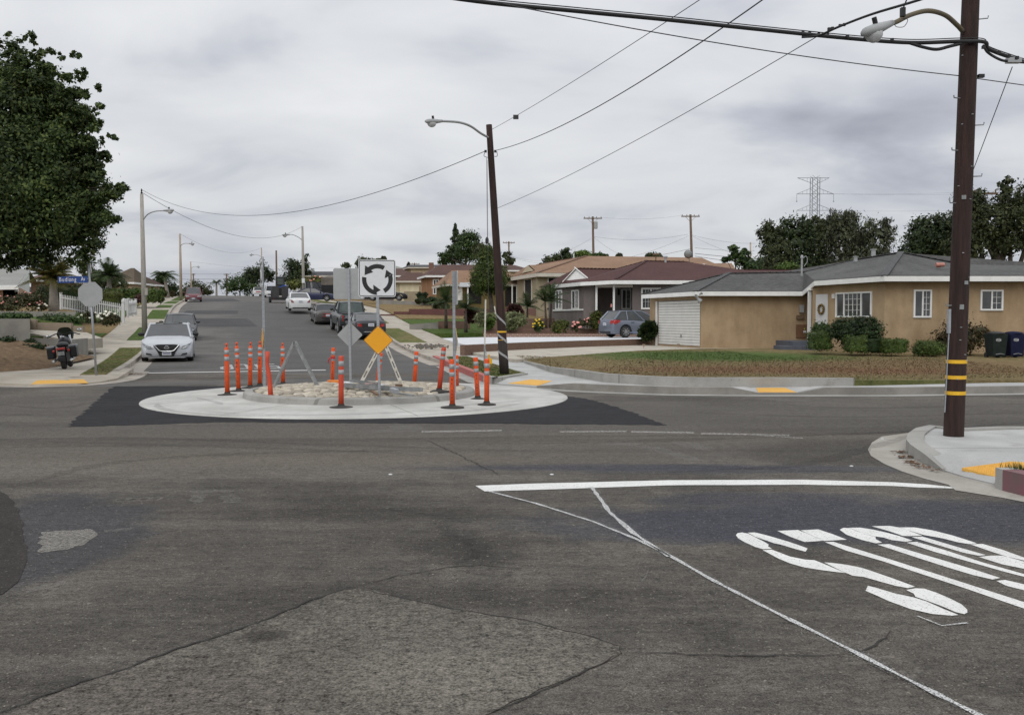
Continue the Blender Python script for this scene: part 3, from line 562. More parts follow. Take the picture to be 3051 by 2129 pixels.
dr2 = [(p.x, p.y, .24) for p in (G(u, v, .24) for u, v in ((2420, 1022), (2088, 1024), (1940, 1022), (1530, 1042), (1420, 1043), (1390, 1046), (1450, 1058)))]
struct(MB().prism(dr+dr2, .3).build('driveway', M_DRIVE))
# white driveway of the grey house
wd = [G(u, v, z) for u, v, z in ((1388, 1027, .42), (1555, 1020, .5), (1945, 1009.5, .52), (1990, 1009.5, .52), (1990, 1000, .52), (1780, 1002, .52), (1440, 1004, .52), (1312, 1007, .42))]
struct(MB().prism([tuple(p) for p in wd], .4).build('driveway', M_WHITE_DRIVE))
# near right corner
sek = [tuple(G(u, v).xy) for u, v in ((3051, 1478), (2990, 1462), (2960, 1444), (2870, 1422), (2810, 1404), (2760, 1385), (2715, 1362), (2702, 1345), (2708, 1325), (2730, 1308), (2770, 1298))]+[(5.9, 12.15), (6.6, 12.35), (9, 12.45), (40, 13.2)]
sek = [(4.9, 7.6), (5.3, 6.4)][::-1]+sek
seb = [(40, 10.4), (9.5, 10.2), (9.0, 6.0)]
def ramped(pts, drop, inner):
    o = []; n = len(pts)
    return [(x, y, .016 if i in drop else .13) for i, (x, y) in enumerate(pts)]
sz = {2: .13, 3: .135, 4: .016, 5: .016, 6: .02, 7: .10}
top = [(x, y, sz.get(i, .13)) for i, (x, y) in enumerate(sek)]
inn = [G(u, v, .13) for u, v in ((3051, 1375), (2990, 1372), (2900, 1362), (2800, 1338))]
i0 = [G(u, v, .07) for u, v in ((3000, 1378), (2866, 1392))]
mb = MB(); tv = top+[(40, 10.4, .13), (9.5, 10.2, .13), (9.0, 6.0, .13)]
EI = [tuple(G(3130, 1380, .13)), tuple(G(3000, 1374, .13)), tuple(G(2880, 1362, .13)), tuple(G(2790, 1335, .13))]
mb.add([top[3], top[4], top[5], top[6], top[7], top[8]]+EI[::-1], [(0, 1, 2, 9), (9, 2, 8), (8, 2, 3), (8, 3, 7), (7, 3, 4), (7, 4, 6), (6, 4, 5)])
mb.poly(EI[:4]+top[8:]+tv[-3:-1]+[(7.5, 9.8, .13)])
mb.poly([top[0], top[1], top[2], top[3], EI[0], (7.5, 9.8, .13), (9.5, 10.2, .13), tv[-1]])
mb.add([tuple(p) for p in top]+[(p[0], p[1], -.1) for p in top], [(i, i+1, i+1+len(top), i+len(top)) for i in range(len(top)-1)])
struct(mb.build('pavement', M_NEWW))
k3 = []
for i, p in enumerate(sek):
    a = Vector(sek[max(0, i-1)]); b = Vector(sek[min(len(sek)-1, i+1)]); t = (b-a).normalized(); wdt = .25 if i < 3 else .44; k3.append((p[0]-t.y*wdt, p[1]+t.x*wdt))
struct(MB().add([(x, y, .005) for x, y in sek+k3], [(i, i+1, i+1+len(sek), i+len(sek)) for i in range(len(sek)-1)]).build('gutter', M_GUTC))
struct(wallline('kerb', [(p[0], p[1]) for p in sek[5:][::-1]], [.150]*5+[.150, .150, .150, .148, .142, .138][-(len(sek)-10):], .25, .18, M_KERB)) if False else None
P5 = sek[6:]; struct(wallline('kerb', P5[::-1], ([.03, .115]+[.152]*(len(P5)-2))[::-1], .25, .18, M_KERB))
struct(wallline('kerb', [sek[3], sek[2], sek[1], sek[0]], .20, .3, .16, M_REDD)); struct(wallline('kerb', [(sek[3][0]+.0, sek[3][1]+.13), (sek[3][0], sek[3][1]+.003)], .20, .3, .16, M_KERB))
tz = [.06, .128, .128, .07, .04, .03]
tp_ = [G(u, v, z) for (u, v), z in zip([(2866, 1396), (3012, 1377), (3095, 1382), (3095, 1410), (3000, 1421), (2965, 1422)], tz)]
struct(MB().prism([(p.x, p.y, p.z+.012) for p in tp_], .03).build('tactile_paving', M_TACT))
ta, tb, td = Vector(tp_[0]), Vector(tp_[1]), Vector(tp_[5]); mb = MB()
for i in range(1, 22):
    for j in range(1, 16):
        p = ta+(tb-ta)*i/22+(td-ta)*j/16; mb.lathe([(.013, 0), (.009, .006)], 6, (p.x, p.y, p.z+.010))
struct(mb.build('tactile_domes', M_TACT))
# ------------------------------------------------------------------ shared object materials
M_GALV = mat('galvanised_steel', (.34, .36, .38), (.42, .44, .46), 12, .5, metal=.55)
M_GALVD = mat('weathered_steel', (.20, .21, .21), (.32, .33, .33), 9, .6, metal=.4)
M_SIGNB = mat('sign_back_aluminium', (.36, .37, .37), (.40, .41, .41), 8, .45, metal=.5)
M_SIGNW = mat('sign_white_sheeting', (.66, .67, .68), (.70, .71, .72), 20, .4)
M_BLK = mat('sign_black', (.012, .012, .013), rough=.5)
M_AMBER = mat('sign_amber_sheeting', (.80, .36, .008), (.76, .33, .01), 30, .45)
M_ORNG = mat('orange_plastic', (.74, .098, .022), (.52, .075, .026), 9, .6, spec=.3, lo=.42, hi=.75)
M_ORNGD = mat('faded_orange_plastic', (.60, .07, .025), (.48, .06, .03), 5, .55)
M_BAND = mat('reflective_band', (.27, .27, .28), (.38, .38, .38), 25, .5, metal=.1)
M_RUB = mat('black_rubber', (.022, .021, .020), (.05, .046, .04), 9, .85, bump=.3)
M_WOODW = mat('white_painted_wood', (.62, .60, .54), (.40, .36, .30), 9, .8, lo=.45, hi=.72)
M_PLANK = mat('pink_primed_board', (.50, .33, .29), (.42, .30, .26), 6, .85)
M_BARN = mat('brown_wood', (.20, .13, .08), (.14, .09, .055), 9, .85)
M_POLE = mat('creosoted_pole', (.016, .0075, .0060), (.042, .019, .0135), 3.2, .85, bump=.6, bsc=14, stretch=(6, 6, .6))
M_POLEK = mat('blackened_pole', (.018, .014, .012), (.035, .026, .022), 4, .85, stretch=(6, 6, .6))
M_CPOLE = mat('concrete_pole', (.30, .28, .25), (.38, .36, .32), 4, .85, stretch=(4, 4, .5))
M_GPOLE = mat('pale_weathered_pole', (.33, .27, .21), (.42, .36, .29), 4, .85, stretch=(4, 4, .4))
M_FARP = mat('far_brown_pole', (.12, .08, .055), (.16, .11, .08), 3, .9)
M_LAMP = mat('lamp_grey_paint', (.36, .37, .37), (.30, .31, .31), 5, .45)
M_ARMY = mat('rusty_ochre_arm', (.135, .105, .055), (.11, .095, .075), 6, .7)
M_GLASS = mat('lamp_glass', (.45, .46, .46), rough=.12, spec=.8)
M_CABLE = mat('black_cable', (.014, .014, .015), rough=.6)
M_WIRE = mat('thin_wire', (.045, .045, .05), rough=.6)
M_YBAND = mat('yellow_reflective_band', (.80, .46, .02), (.72, .40, .02), 9, .5)
M_STONE = None; M_CRACKJ = mat('joint_dirt', (.16, .15, .13), rough=.9)
# ------------------------------------------------------------------ traffic island
C0 = Vector((-3.10, 18.81)); isl = thing('traffic_island', 'round concrete traffic island with cobblestone centre ringed by orange delineators', 'traffic island', (C0.x, C0.y, 0))
def circ(r, z, n=96, jit=0, seed=0):
    rg = random.Random(seed); return [(C0.x+(r+rg.uniform(-jit, jit))*math.cos(2*math.pi*i/n), C0.y+(r+rg.uniform(-jit, jit))*math.sin(2*math.pi*i/n), z) for i in range(n)]
def rings(rs, n=96):
    mb = MB(); k = 0
    for r, z in rs: mb.v += circ(r, z, n)
    for i in range(len(rs)-1):
        for j in range(n): mb.f.append((i*n+j, i*n+(j+1) % n, (i+1)*n+(j+1) % n, (i+1)*n+j))
    return mb
rings([(4.24, 0), (4.23, .016), (4.1, .022), (3.3, .035), (2.28, .05)]).build('apron', M_CONC, isl, smooth=True)
rings([(2.345, .04), (2.325, .145), (2.30, .168), (2.26, .176), (2.15, .174), (2.13, .12)]).build('kerb', M_KERB, isl)
M_MORT = mat('mortar', (.085, .075, .062), (.16, .145, .12), 5, .95)
m, t, b = newmat('cobblestone'); n_ = t.nodes; gg = n_.new('ShaderNodeNewGeometry'); rp = n_.new('ShaderNodeValToRGB'); t.links.new(gg.outputs['Random Per Island'], rp.inputs[0]); e = rp.color_ramp.elements
e[0].color = (.29, .255, .205, 1); e[1].color = (.54, .495, .41, 1); q = e.new(.35); q.color = (.40, .36, .29, 1); q = e.new(.7); q.color = (.48, .425, .33, 1)
tx = n_.new('ShaderNodeTexNoise'); tx.inputs['Scale'].default_value = 14; mr = n_.new('ShaderNodeMapRange'); mr.inputs[1].default_value = .3; mr.inputs[2].default_value = .7; mr.inputs[3].default_value = .78; mr.inputs[4].default_value = 1.15; t.links.new(tx.outputs[0], mr.inputs[0])
vv = n_.new('ShaderNodeVectorMath'); vv.operation = 'SCALE'; t.links.new(rp.outputs[0], vv.inputs[0]); t.links.new(mr.outputs[0], vv.inputs[3]); t.links.new(vv.outputs[0], b.inputs['Base Color']); b.inputs['Roughness'].default_value = .85; M_STONE = m
bz = lambda r: .135+.075*(1-(r/2.15)**2)
rings([(2.14, bz(2.14)), (1.6, bz(1.6)), (1.0, bz(1)), (.02, bz(0))], 48).build('mortar_bed', M_MORT, isl, smooth=True)
for a in (20, 65, 110, 155, 200, 246, 292, 337):
    c, s = math.cos(R(a)), math.sin(R(a)); o = Vector((-s, c, 0))*.006; p0 = Vector((C0.x+c*2.36, C0.y+s*2.36, .0505)); p1 = Vector((C0.x+c*4.18, C0.y+s*4.18, .0225)); pm = Vector((C0.x+c*3.3, C0.y+s*3.3, .0365))
    MB().add([p0+o, p0-o, pm-o, pm+o, p1-o, p1+o], [(0, 1, 2, 3), (3, 2, 4, 5)]).build('control_joint', M_CRACKJ, isl)
for k, (r, a0, a1) in enumerate(((3.9, 205, 262), (3.65, 236, 300), (3.95, 285, 335), (3.2, 190, 225), (3.4, 300, 340))):
    mb = MB(); n = 30
    for i in range(n+1):
        a = R(a0+(a1-a0)*i/n); q = r+.25*math.sin(i*.09+k); wd = .07*min(1, i/5, (n-i)/5)+.002
        for e_ in (wd, -wd): z_ = float(np.interp(q+e_, [2.28, 3.3, 4.1, 4.23], [.05, .035, .022, .016]))+.004; mb.v.append((C0.x+(q+e_)*math.cos(a), C0.y+(q+e_)*math.sin(a), z_))
    mb.f = [(2*i, 2*i+1, 2*i+3, 2*i+2) for i in range(n)]; mb.build('tyre_scuff', M_TYREM, isl)
rg = random.Random(5); mb = MB(); pts = []; tries = 0
while len(pts) < 560 and tries < 16000:
    tries += 1; r = 2.06*math.sqrt(rg.random()); a = rg.random()*6.283; p = Vector((r*math.cos(a), r*math.sin(a)))
    if all((p-q).length > .142 for q in pts): pts.append(p)
for p in pts:
    k = 8; rot = rg.random()*6.28; ex = rg.uniform(.95, 1.35); sz_ = rg.uniform(.078, .100); h = rg.uniform(.03, .065); z0 = bz(p.length); A = rg.random()*6.28
    o = len(mb.v); js = [rg.uniform(.86, 1.14) for _ in range(k)]; tl = (rg.uniform(-.12, .12), rg.uniform(-.12, .12))
    for fr, zf in ((1.0, -.3), (.97, .45), (.72, .9)):
        for i in range(k):
            x = math.cos(rot+i*6.283/k)*sz_*js[i]*fr*ex; y = math.sin(rot+i*6.283/k)*sz_*js[i]*fr/ex*1.05; X = x*math.cos(A)-y*math.sin(A); Y = x*math.sin(A)+y*math.cos(A)
            mb.v.append((C0.x+p.x+X, C0.y+p.y+Y, z0+h*zf+(X*tl[0]+Y*tl[1])))
    mb.v.append((C0.x+p.x, C0.y+p.y, z0+h))
    for rr in range(2):
        for i in range(k): mb.f.append((o+rr*k+i, o+rr*k+(i+1) % k, o+(rr+1)*k+(i+1) % k, o+(rr+1)*k+i))
    for i in range(k): mb.f.append((o+2*k+i, o+2*k+(i+1) % k, o+3*k))
mb.build('cobblestones', M_STONE, isl, smooth=True)
# ------------------------------------------------------------------ island signs
def rrect(w, h, r, n=5):
    o = []
    for cx, cy, a0 in ((w/2-r, h/2-r, 0), (-w/2+r, h/2-r, 90), (-w/2+r, -h/2+r, 180), (w/2-r, -h/2+r, 270)):
        for i in range(n+1): a = R(a0+90*i/n); o.append((cx+r*math.cos(a), cy+r*math.sin(a)))
    return o
def rot2(p, a): return [(x*math.cos(a)-y*math.sin(a), x*math.sin(a)+y*math.cos(a)) for x, y in p]
def panel(name, outl, c, fx, fn, m, parent, y0, y1):      # flat outline in the plane (fx, up), pushed from y0 to y1 along the facing normal
    c = Vector(c); P = [c+fx*x+Vector((0, 0, 1))*y+fn*y0 for x, y in outl]
    return MB().ext([tuple(p) for p in P], tuple(fn*(y1-y0))).build(name, m, parent)
def frame2(name, o, i, c, fx, fn, m, parent, y0, y1):
    c = Vector(c); n = len(o); vs = [c+fx*x+Vector((0, 0, 1))*y+fn*yy for yy in (y0, y1) for L in (o, i) for x, y in L]
    fs = []
    for k in range(n): q = (k+1) % n; fs += [(2*n+k, 2*n+q, 3*n+q, 3*n+k), (k, q, 2*n+q, 2*n+k), (n+q, n+k, 3*n+k, 3*n+q)]
    return MB().add([tuple(v) for v in vs], fs).build(name, m, parent)
ARROWS = []
def pxl(l): return [((x-1933)/430, -(y-278)/430) for x, y in l]
def arc(a0, a1, ro=178, ri=128, cx=1937, cy=292, n=14):
    o = [(cx+ro*math.cos(R(a0+(a1-a0)*i/n)), cy-ro*math.sin(R(a0+(a1-a0)*i/n))) for i in range(n+1)]
    i_ = [(cx+ri*math.cos(R(a0+(a1-a0)*i/n)), cy-ri*math.sin(R(a0+(a1-a0)*i/n))) for i in range(n+1)]
    return o, i_
def arrow(a0, a1, head):
    o, i_ = arc(a0, a1); return pxl(o), pxl(i_), pxl(head)
ARROWS = [arrow(60, 140, [(1795, 130), (1790, 240), (1890, 205), (1868, 188), (1830, 150)]), arrow(170, 268, [(1890, 352), (1975, 415), (1882, 462), (1892, 440), (1890, 395)]), arrow(-60, 18, [(2040, 180), (2125, 240), (2085, 238), (2045, 268), (2022, 275)])]
M_POSTH = SN('perforated_post'); _z = M_POSTH; _p = _z.n.new('ShaderNodeSeparateXYZ'); _z.l.new(_z.pos, _p.inputs[0]); _h = _z.M('LESS_THAN', _z.M('FRACT', _z.M('MULTIPLY', _p.outputs[2], 10.0)), .14)
_z.fin(_z.mix(_z.M('MULTIPLY', _h, .25), (.36, .38, .40), (.08, .08, .08)), .5); _z.b.inputs['Metallic'].default_value = .5; M_POSTH = _z.m
def sign_post(base, top, face, lab, sq, dia, z_sq, z_di, flip=False):
    base = Vector(base); t = thing('sign_post', lab, 'road sign', base)
    fn = Vector((face.x, face.y, 0)).normalized(); fx = Vector((fn.y, -fn.x, 0))*-1
    if fx.cross(Vector((0, 0, 1))).dot(fn) < 0: fx = -fx
    top = Vector(top); mb = MB(); mb.bar(base-Vector((0, 0, .1)), top, .048, .048, up=(fn.x, fn.y, 0)); mb.build('post', M_POSTH, t)
    d = (top-base).normalized()
    at_ = lambda z: base+d*((z-base.z)/d.z)
    p = at_(z_sq); s = sq; sp = panel('sign_panel', [(x*s, y*s) for x, y in rrect(1, 1, .06)], p, fx, fn, M_SIGNW, t, .027, .031)
    sp.data.materials.append(M_SIGNB)
    panel('panel_back', [(x*s, y*s) for x, y in rrect(1, 1, .06)], p, fx, fn, M_SIGNB, t, .0245, .0265)
    frame2('sign_border', [(x*s, y*s) for x, y in rrect(.965, .965, .05)], [(x*s, y*s) for x, y in rrect(.93, .93, .035)], p, fx, fn, M_BLK, t, .031, .0325)
    for o, i_, hd in ARROWS:
        mb = MB(); n = len(o); c = p+fn*.0335
        mb.add([tuple(c+fx*x*s+Vector((0, 0, y*s))) for x, y in o+i_], [(k, k+1, n+k+1, n+k) for k in range(n-1)]); mb.poly([tuple(c+fn*.0008+fx*x*s+Vector((0, 0, y*s))) for x, y in hd]); mb.build('arrow', M_BLK, t)
    for yy in (.42, -.40): MB().lathe([(.009, 0), (.009, .006)], 8, tuple(p+fn*.033+Vector((0, 0, yy*s))), M=Matrix((fx, Vector((0, 0, 1)), fn)).transposed()).build('bolt', M_SIGNW, t)
    q = at_(z_di); s = dia/math.sqrt(2)
    for yy in (.6, -.6): MB().lathe([(.009, 0), (.009, .006)], 8, tuple(q+fn*.033+Vector((0, 0, yy*s))), M=Matrix((fx, Vector((0, 0, 1)), fn)).transposed()).build('bolt', M_SIGNW, t)
    R4 = R(45); f = lambda w_, r: rot2([(x*s, y*s) for x, y in rrect(w_, w_, r)], R4)
    panel('diamond_panel', f(1, .07), q, fx, fn, M_AMBER, t, .027, .031); panel('panel_back', f(1, .07), q, fx, fn, M_SIGNB, t, .0245, .0265)
    frame2('diamond_border', f(.985, .06), f(.95, .05), q, fx, fn, M_BLK, t, .031, .0322)
    panel('inspection_sticker', [(x, y) for x, y in rrect(.05, .02, .001)], p-fx*sq*.42-Vector((0, 0, sq*.44)), fx, -fn, M_SIGNW, t, -.0235, -.0225)
    return t
sign_post((-2.46, 17.0, .13), Q(1123, 778, 17.0), Vector((.02, -1)), 'sign post facing the camera with circular arrows above a blank amber diamond', .684, .555, Q(1124, 829, 17.0).z, Q(1127, 1013, 17.0).z)
sign_post((-3.63, 20.6, .15), Q(1038, 800, 20.6), Vector((-.06, 1)), 'galvanised sign post turned away, showing grey backs of a square and a diamond', .69, .575, Q(1040, 845, 20.6).z, Q(1041, 997, 20.6).z)
sign_post((-5.3, 19.6, .15), Q(782, 765, 19.6), Vector((-1, -.37)), 'sign post seen edge-on at the left end of the cobblestones', .62, .5, Q(784, 812, 19.6).z, Q(785, 1010, 19.6).z)
sign_post((-1.1, 17.6, .14), Q(1351, 808, 17.6), Vector((1, .22)), 'sign post seen edge-on at the right end of the cobblestones', .64, .52, Q(1351, 858, 17.6).z, Q(1355, 1015, 17.6).z)
# ------------------------------------------------------------------ delineators
def text_pts(txt):
    cu = bpy.data.curves.new('t', 'FONT'); cu.body = txt; cu.align_x = 'CENTER'; cu.size = 1; o = bpy.data.objects.new('t', cu); col.objects.link(o)
    me = bpy.data.meshes.new_from_object(o.evaluated_get(bpy.context.evaluated_depsgraph_get())); bpy.data.objects.remove(o); bpy.data.curves.remove(cu)
    r = [tuple(v.co) for v in me.vertices], [tuple(p.vertices) for p in me.polygons]; bpy.data.meshes.remove(me); return r
GLY = {c: text_pts(c) for c in 'BESAFE'}
def delineator(u, vb, ut, vt, d, lab, kind='plain', z=.045, lean=0, txt=False, basew=.20, ribbon_=False, faded=False):
    b0 = Q(u, vb, d); b0.z = z; tp = Q(ut, vt, d); t = thing('delineator', lab, 'delineator', b0, 'orange delineators round the island')
    ax = tp-b0; L = ax.length; zz_ = ax.normalized(); xx = Vector((0, 1, 0)).cross(zz_).normalized(); yy = zz_.cross(xx); Mx = Matrix((xx, yy, zz_)).transposed()
    t.rotation_euler = (0, 0, 0); mo = M_ORNGD if faded else M_ORNG; r = .046
    def lt(pr, name, m, sm=True): return MB().lathe(pr, 18, (0, 0, 0), Mx).build(name, m, t, smooth=sm, world=False)
    if kind == 'loop':
        lt([(r*1.05, 0), (r*1.02, L*.5), (r*.98, L*.64), (r*.98, L*.865), (r*.9, L*.89), (r*.55, L*.915), (r*.34, L*.925)], 'tube', mo)
        lt([(r*.34, L*.925), (r*.33, L*.955), (r*.62, L*.965), (r*.62, L*.978), (r*.3, L*.985), (r*.25, L*1.0)], 'grip', mo)
        bands = ((.655, .735), (.78, .865))
    elif kind == 'bent':
        mb = MB(); mb.tube([Mx @ Vector(p) for p in ((0, 0, 0), (.008, 0, L*.3), (.004, 0, L*.55), (-.012, 0, L*.75), (.0, 0, L*.86), (.012, 0, L))], [r*1.05, r, r*.95, r*.8, r*.85, r*1.02], 16); mb.build('tube', mo, t, smooth=True, world=False); bands = ()
    else:
        lt([(r*1.03, 0), (r, L*.5), (r, L*.97), (r*.9, L)], 'tube', mo, True); bands = ((.64, .73), (.80, .90)) if kind != 'faded' else ((.72, .80), (.84, .92))
    for a, b in bands: lt([(r*1.035, L*a), (r*1.035, L*b)], 'reflective_band', M_BAND)
    if txt:
        h = L*.072
        for i, c in enumerate('BE SAFE'):
            if c == ' ': continue
            vs, fs = GLY[c]; zc = L*(.55-.075*i)
            MB().add([Mx @ Vector((math.sin(v[0]*h/r)*r*1.04, -math.cos(v[0]*h/r)*r*1.04, zc+v[1]*h)) for v in vs], fs).build('letter', M_BLK, t, world=False)
    bw = basew
    MB().lathe([(bw, -.04), (bw*1.02, -.02), (bw*.97, .008), (bw*.5, .022), (.06, .03), (.055, .06)], 24, (0, 0, 0)).build('rubber_base', M_RUB, t, world=False)
    if ribbon_:
        mb = MB()
        mb.tube([Mx @ Vector(p) for p in ((-r, -.01, L*.72), (-.085, -.02, L*.70), (-.11, -.02, L*.62), (-.10, -.02, L*.55))], [.014, .02, .016, .006], 5)
        mb.lathe([(r*1.12, L*.69), (r*1.15, L*.75)], 14, (0, 0, 0), Mx); mb.build('tied_ribbon', M_REDR, t, world=False)
    return t
M_REDR = mat('red_ribbon', (.42, .02, .03), rough=.6)
S6 = lambda x, y: (640+x/2.67, 950+y/2.67)
def dl(bx, by, tx_, ty, d, lab, **k): u, v = S6(bx, by); a, b = S6(tx_, ty); return delineator(u, v, a, b, d, lab, **k)
dl(100, 605, 92, 190, 18.8, 'looped-top orange delineator without lettering at the far left of the apron', kind='loop')
dl(190, 573, 172, 182, 19.8, 'looped-top orange delineator lettered BE SAFE, second from the left', kind='loop', txt=True)
dl(281, 545, 284, 182, 20.8, 'looped-top delineator behind the kerb, third from the left', kind='loop', txt=True)
dl(357, 530, 360, 175, 21.3, 'looped-top delineator close beside the left edge-on sign post', kind='loop', txt=True)
dl(543, 525, 538, 188, 22.2, 'looped-top delineator behind the left leg of the grey steel A-frame', kind='loop', txt=True, z=.02)
dl(447, 660, 413, 258, 17.25, 'bent plain orange tube without reflective bands in front of the left sign post', kind='bent', faded=True)
dl(1005, 705, 1005, 293, 16.15, 'flat-top orange delineator nearest the camera, in front of the island kerb', basew=.21, faded=True)
dl(936, 525, 942, 228, 22.3, 'flat-top delineator with a red ribbon tied round it behind the island', txt=True, ribbon_=True, z=.02)
dl(1291, 520, 1322, 270, 21.6, 'leaning delineator half hidden behind the amber diamond sign', z=.03)
dl(1585, 548, 1605, 258, 20.6, 'slim orange delineator behind the kerb, right of the white A-frame', z=.03)
dl(1785, 580, 1822, 226, 17.8, 'dark red delineator leaning right on the cobblestones', kind='faded', z=.20, faded=True)
dl(1890, 705, 1885, 320, 16.15, 'lettered orange delineator at the front right of the apron before the right sign post', txt=True, basew=.21)
dl(1925, 592, 1922, 288, 19.3, 'delineator partly hidden behind the right edge-on sign post', txt=True, z=.035)
dl(2092, 642, 2074, 305, 17.85, 'delineator leaning left, second from the right on the apron', txt=True, basew=.15)
dl(2163, 683, 2165, 316, 16.7, 'rightmost orange delineator, on a cracked base at the apron edge', basew=.17)
# ------------------------------------------------------------------ barricade A-frames and the heap of steel
def aframe(apex, fl, fr_, lab, m, dy, slot=None, wd=.055):
    a = Vector(apex); t = thing('barricade_frame', lab, 'barricade frame', (a.x, a.y, .19))
    for f0 in (fl, fr_):
        for k, (oy, ox) in enumerate(((0, 0), (dy, -.03))):
            o = Vector((ox, oy, 0)); A = a+o; B = Vector(f0)+o; mb = MB()
            if slot:
                n = 9; dd = (B-A)/n; sd = dd.cross(Vector((0, 1, 0))).normalized()
                for sgn in (-1, 1): mb.bar(A+sd*sgn*wd*.38, B+sd*sgn*wd*.38, .03, wd*.26, up=(0, 1, 0)) if False else mb.bar(A+sd*sgn*wd*.36, B+sd*sgn*wd*.36, wd*.30, .03, up=(0, 1, 0))
                for i in range(n+1):
                    if i % 2 == 0: mb.bar(A+dd*(i-.28), A+dd*(i+.28), wd*.45, .026, up=(0, 1, 0))
            else:
                mb.bar(A, B, wd, .004, up=(0, 1, 0)); sd = (B-A).cross(Vector((0, 1, 0))).normalized(); mb.bar(A+sd*wd*.45+Vector((0, .02, 0)), B+sd*wd*.45+Vector((0, .02, 0)), .004, .045, up=(0, 1, 0))
            mb.build('leg', m, t)
    mb = MB(); mb.tube([a+Vector((-.01, -.05, -.03)), a+Vector((-.03, dy+.05, -.03))], .012, 8); mb.build('hinge_bolt', M_GALVD, t); return t
P = lambda x, y, d: Q(*S6(x, y), d)
def setz(p, z): p.z = z; return p
aframe(P(630, 180, 18.9), setz(P(464, 548, 18.9), .19), setz(P(815, 537, 18.9), .19), 'grey steel barricade A-frame standing open on the left of the cobblestones', M_GALVD, .22, None, .05)
aframe(P(1342, 168, 19.7), setz(P(1158, 497, 19.7), .20), setz(P(1487, 540, 19.7), .19), 'white slotted barricade A-frame behind the amber diamond sign', M_WOODW, .2, True, .075)
S8 = lambda x, y: (1010+x/8.2, 1120+y/8.2)
def steel(x0, y0, x1, y1, z0, z1, w_, h, lab, nm='steel_channel', m=M_GALVD, ch=True, cat='steel channel', grp='scrap channels heaped on the island'):
    def on(x, y, z): p = G(*S8(x, y), z); return p
    z0 += .055; z1 += .055; a, b = on(x0, y0, z0), on(x1, y1, z1); t = None; mb = MB(); d = (b-a).normalized(); sd = d.cross(Vector((0, 0, 1))).normalized()
    if ch:
        mb.bar(a, b, w_, .006); mb.bar(a+sd*w_*.5+Vector((0, 0, h/2)), b+sd*w_*.5+Vector((0, 0, h/2)), .006, h); mb.bar(a-sd*w_*.5+Vector((0, 0, h/2)), b-sd*w_*.5+Vector((0, 0, h/2)), .006, h)
    else: mb.bar(a, b, w_, h)
    l = (a+b)/2; o = mb.build(nm, m); tag(o, lab, cat, grp); return o
steel(90, 265, 1300, 350, .22, .22, .09, .075, 'long galvanised channel lying across the cobblestones behind the front sign post')
steel(1240, 345, 2040, 375, .24, .2, .08, .07, 'galvanised channel reaching to the right end of the steel heap')
steel(540, 325, 1290, 350, .2, .2, .06, .06, 'lighter grey channel in the middle of the heap, in front of the long one')
steel(1280, 330, 1420, 378, .27, .25, .075, .075, 'short square steel tube pointing at the camera with its dark open end', 'steel_tube', M_GALV, False, 'steel tube')
steel(1380, 415, 1810, 470, .20, .18, .05, .03, 'dark flat bar lying lowest in the heap on the right', 'steel_bar', M_GALVD, False, 'steel bar')
steel(330, 225, 700, 260, .25, .23, .07, .03, 'black bar on top of the long channel on the left', 'steel_bar', M_BLK, False, 'steel bar')
steel(300, 135, 930, 225, .26, .24, .07, .05, 'pale channel slanting behind the front sign post')
steel(500, 180, 900, 240, .25, .24, .04, .03, 'thin dark channel next to the pink boards')
steel(800, 365, 940, 450, .2, .2, .05, .04, 'short brown steel offcut just left of the front sign post', 'steel_bar', M_BARN, False, 'steel bar')
steel(110, 150, 280, 175, .24, .24, .12, .03, 'white board end at the left of the heap', 'board', M_SIGNW, False, 'board', 'boards on the steel heap')
steel(640, 185, 920, 180, .27, .27, .10, .02, 'pink board lying behind the front sign post', 'board', M_PLANK, False, 'board', 'boards on the steel heap')
steel(1245, 260, 1450, 275, .28, .27, .16, .02, 'pink board on top of the channels at the white A-frame', 'board', M_PLANK, False, 'board', 'boards on the steel heap')
steel(120, 215, 330, 240, .24, .24, .10, .03, 'pinkish board lying at the left under the black bar', 'board', M_PLANK, False, 'board', 'boards on the steel heap')
steel(1005, 240, 1095, 225, .27, .27, .10, .05, 'small white block right of the front sign post', 'wooden_block', M_SIGNW, False, 'block', 'blocks on the steel heap')
steel(1425, 235, 1500, 245, .27, .27, .09, .07, 'small brown block at the foot of the white A-frame', 'wooden_block', M_BARN, False, 'block', 'blocks on the steel heap')
a = Q(*S6(945, 501), 19.9); a.z = .24; mb = MB().box(a, (.26, .14, .07)); tag(mb.build('orange_pad', mat('light_orange_plastic', (.80, .25, .03), (.7, .2, .03), 7), bev=.015), 'light orange plastic pad lying on the far edge of the cobblestones', 'plastic pad')
for k, (x, y, l) in enumerate(((590, 662, 'brown rag lump beside the base of the bent orange tube'),)):
    p = G(*S6(x-20, y), .05); mb = MB(); rg = random.Random(k)
    for i in range(7): mb.ell((p.x+rg.uniform(-.08, .1), p.y+rg.uniform(-.05, .05), .07), (rg.uniform(.05, .09), .04, .03), 7, 5)
    tag(mb.build('rubble', M_BARN), l, 'rubble')
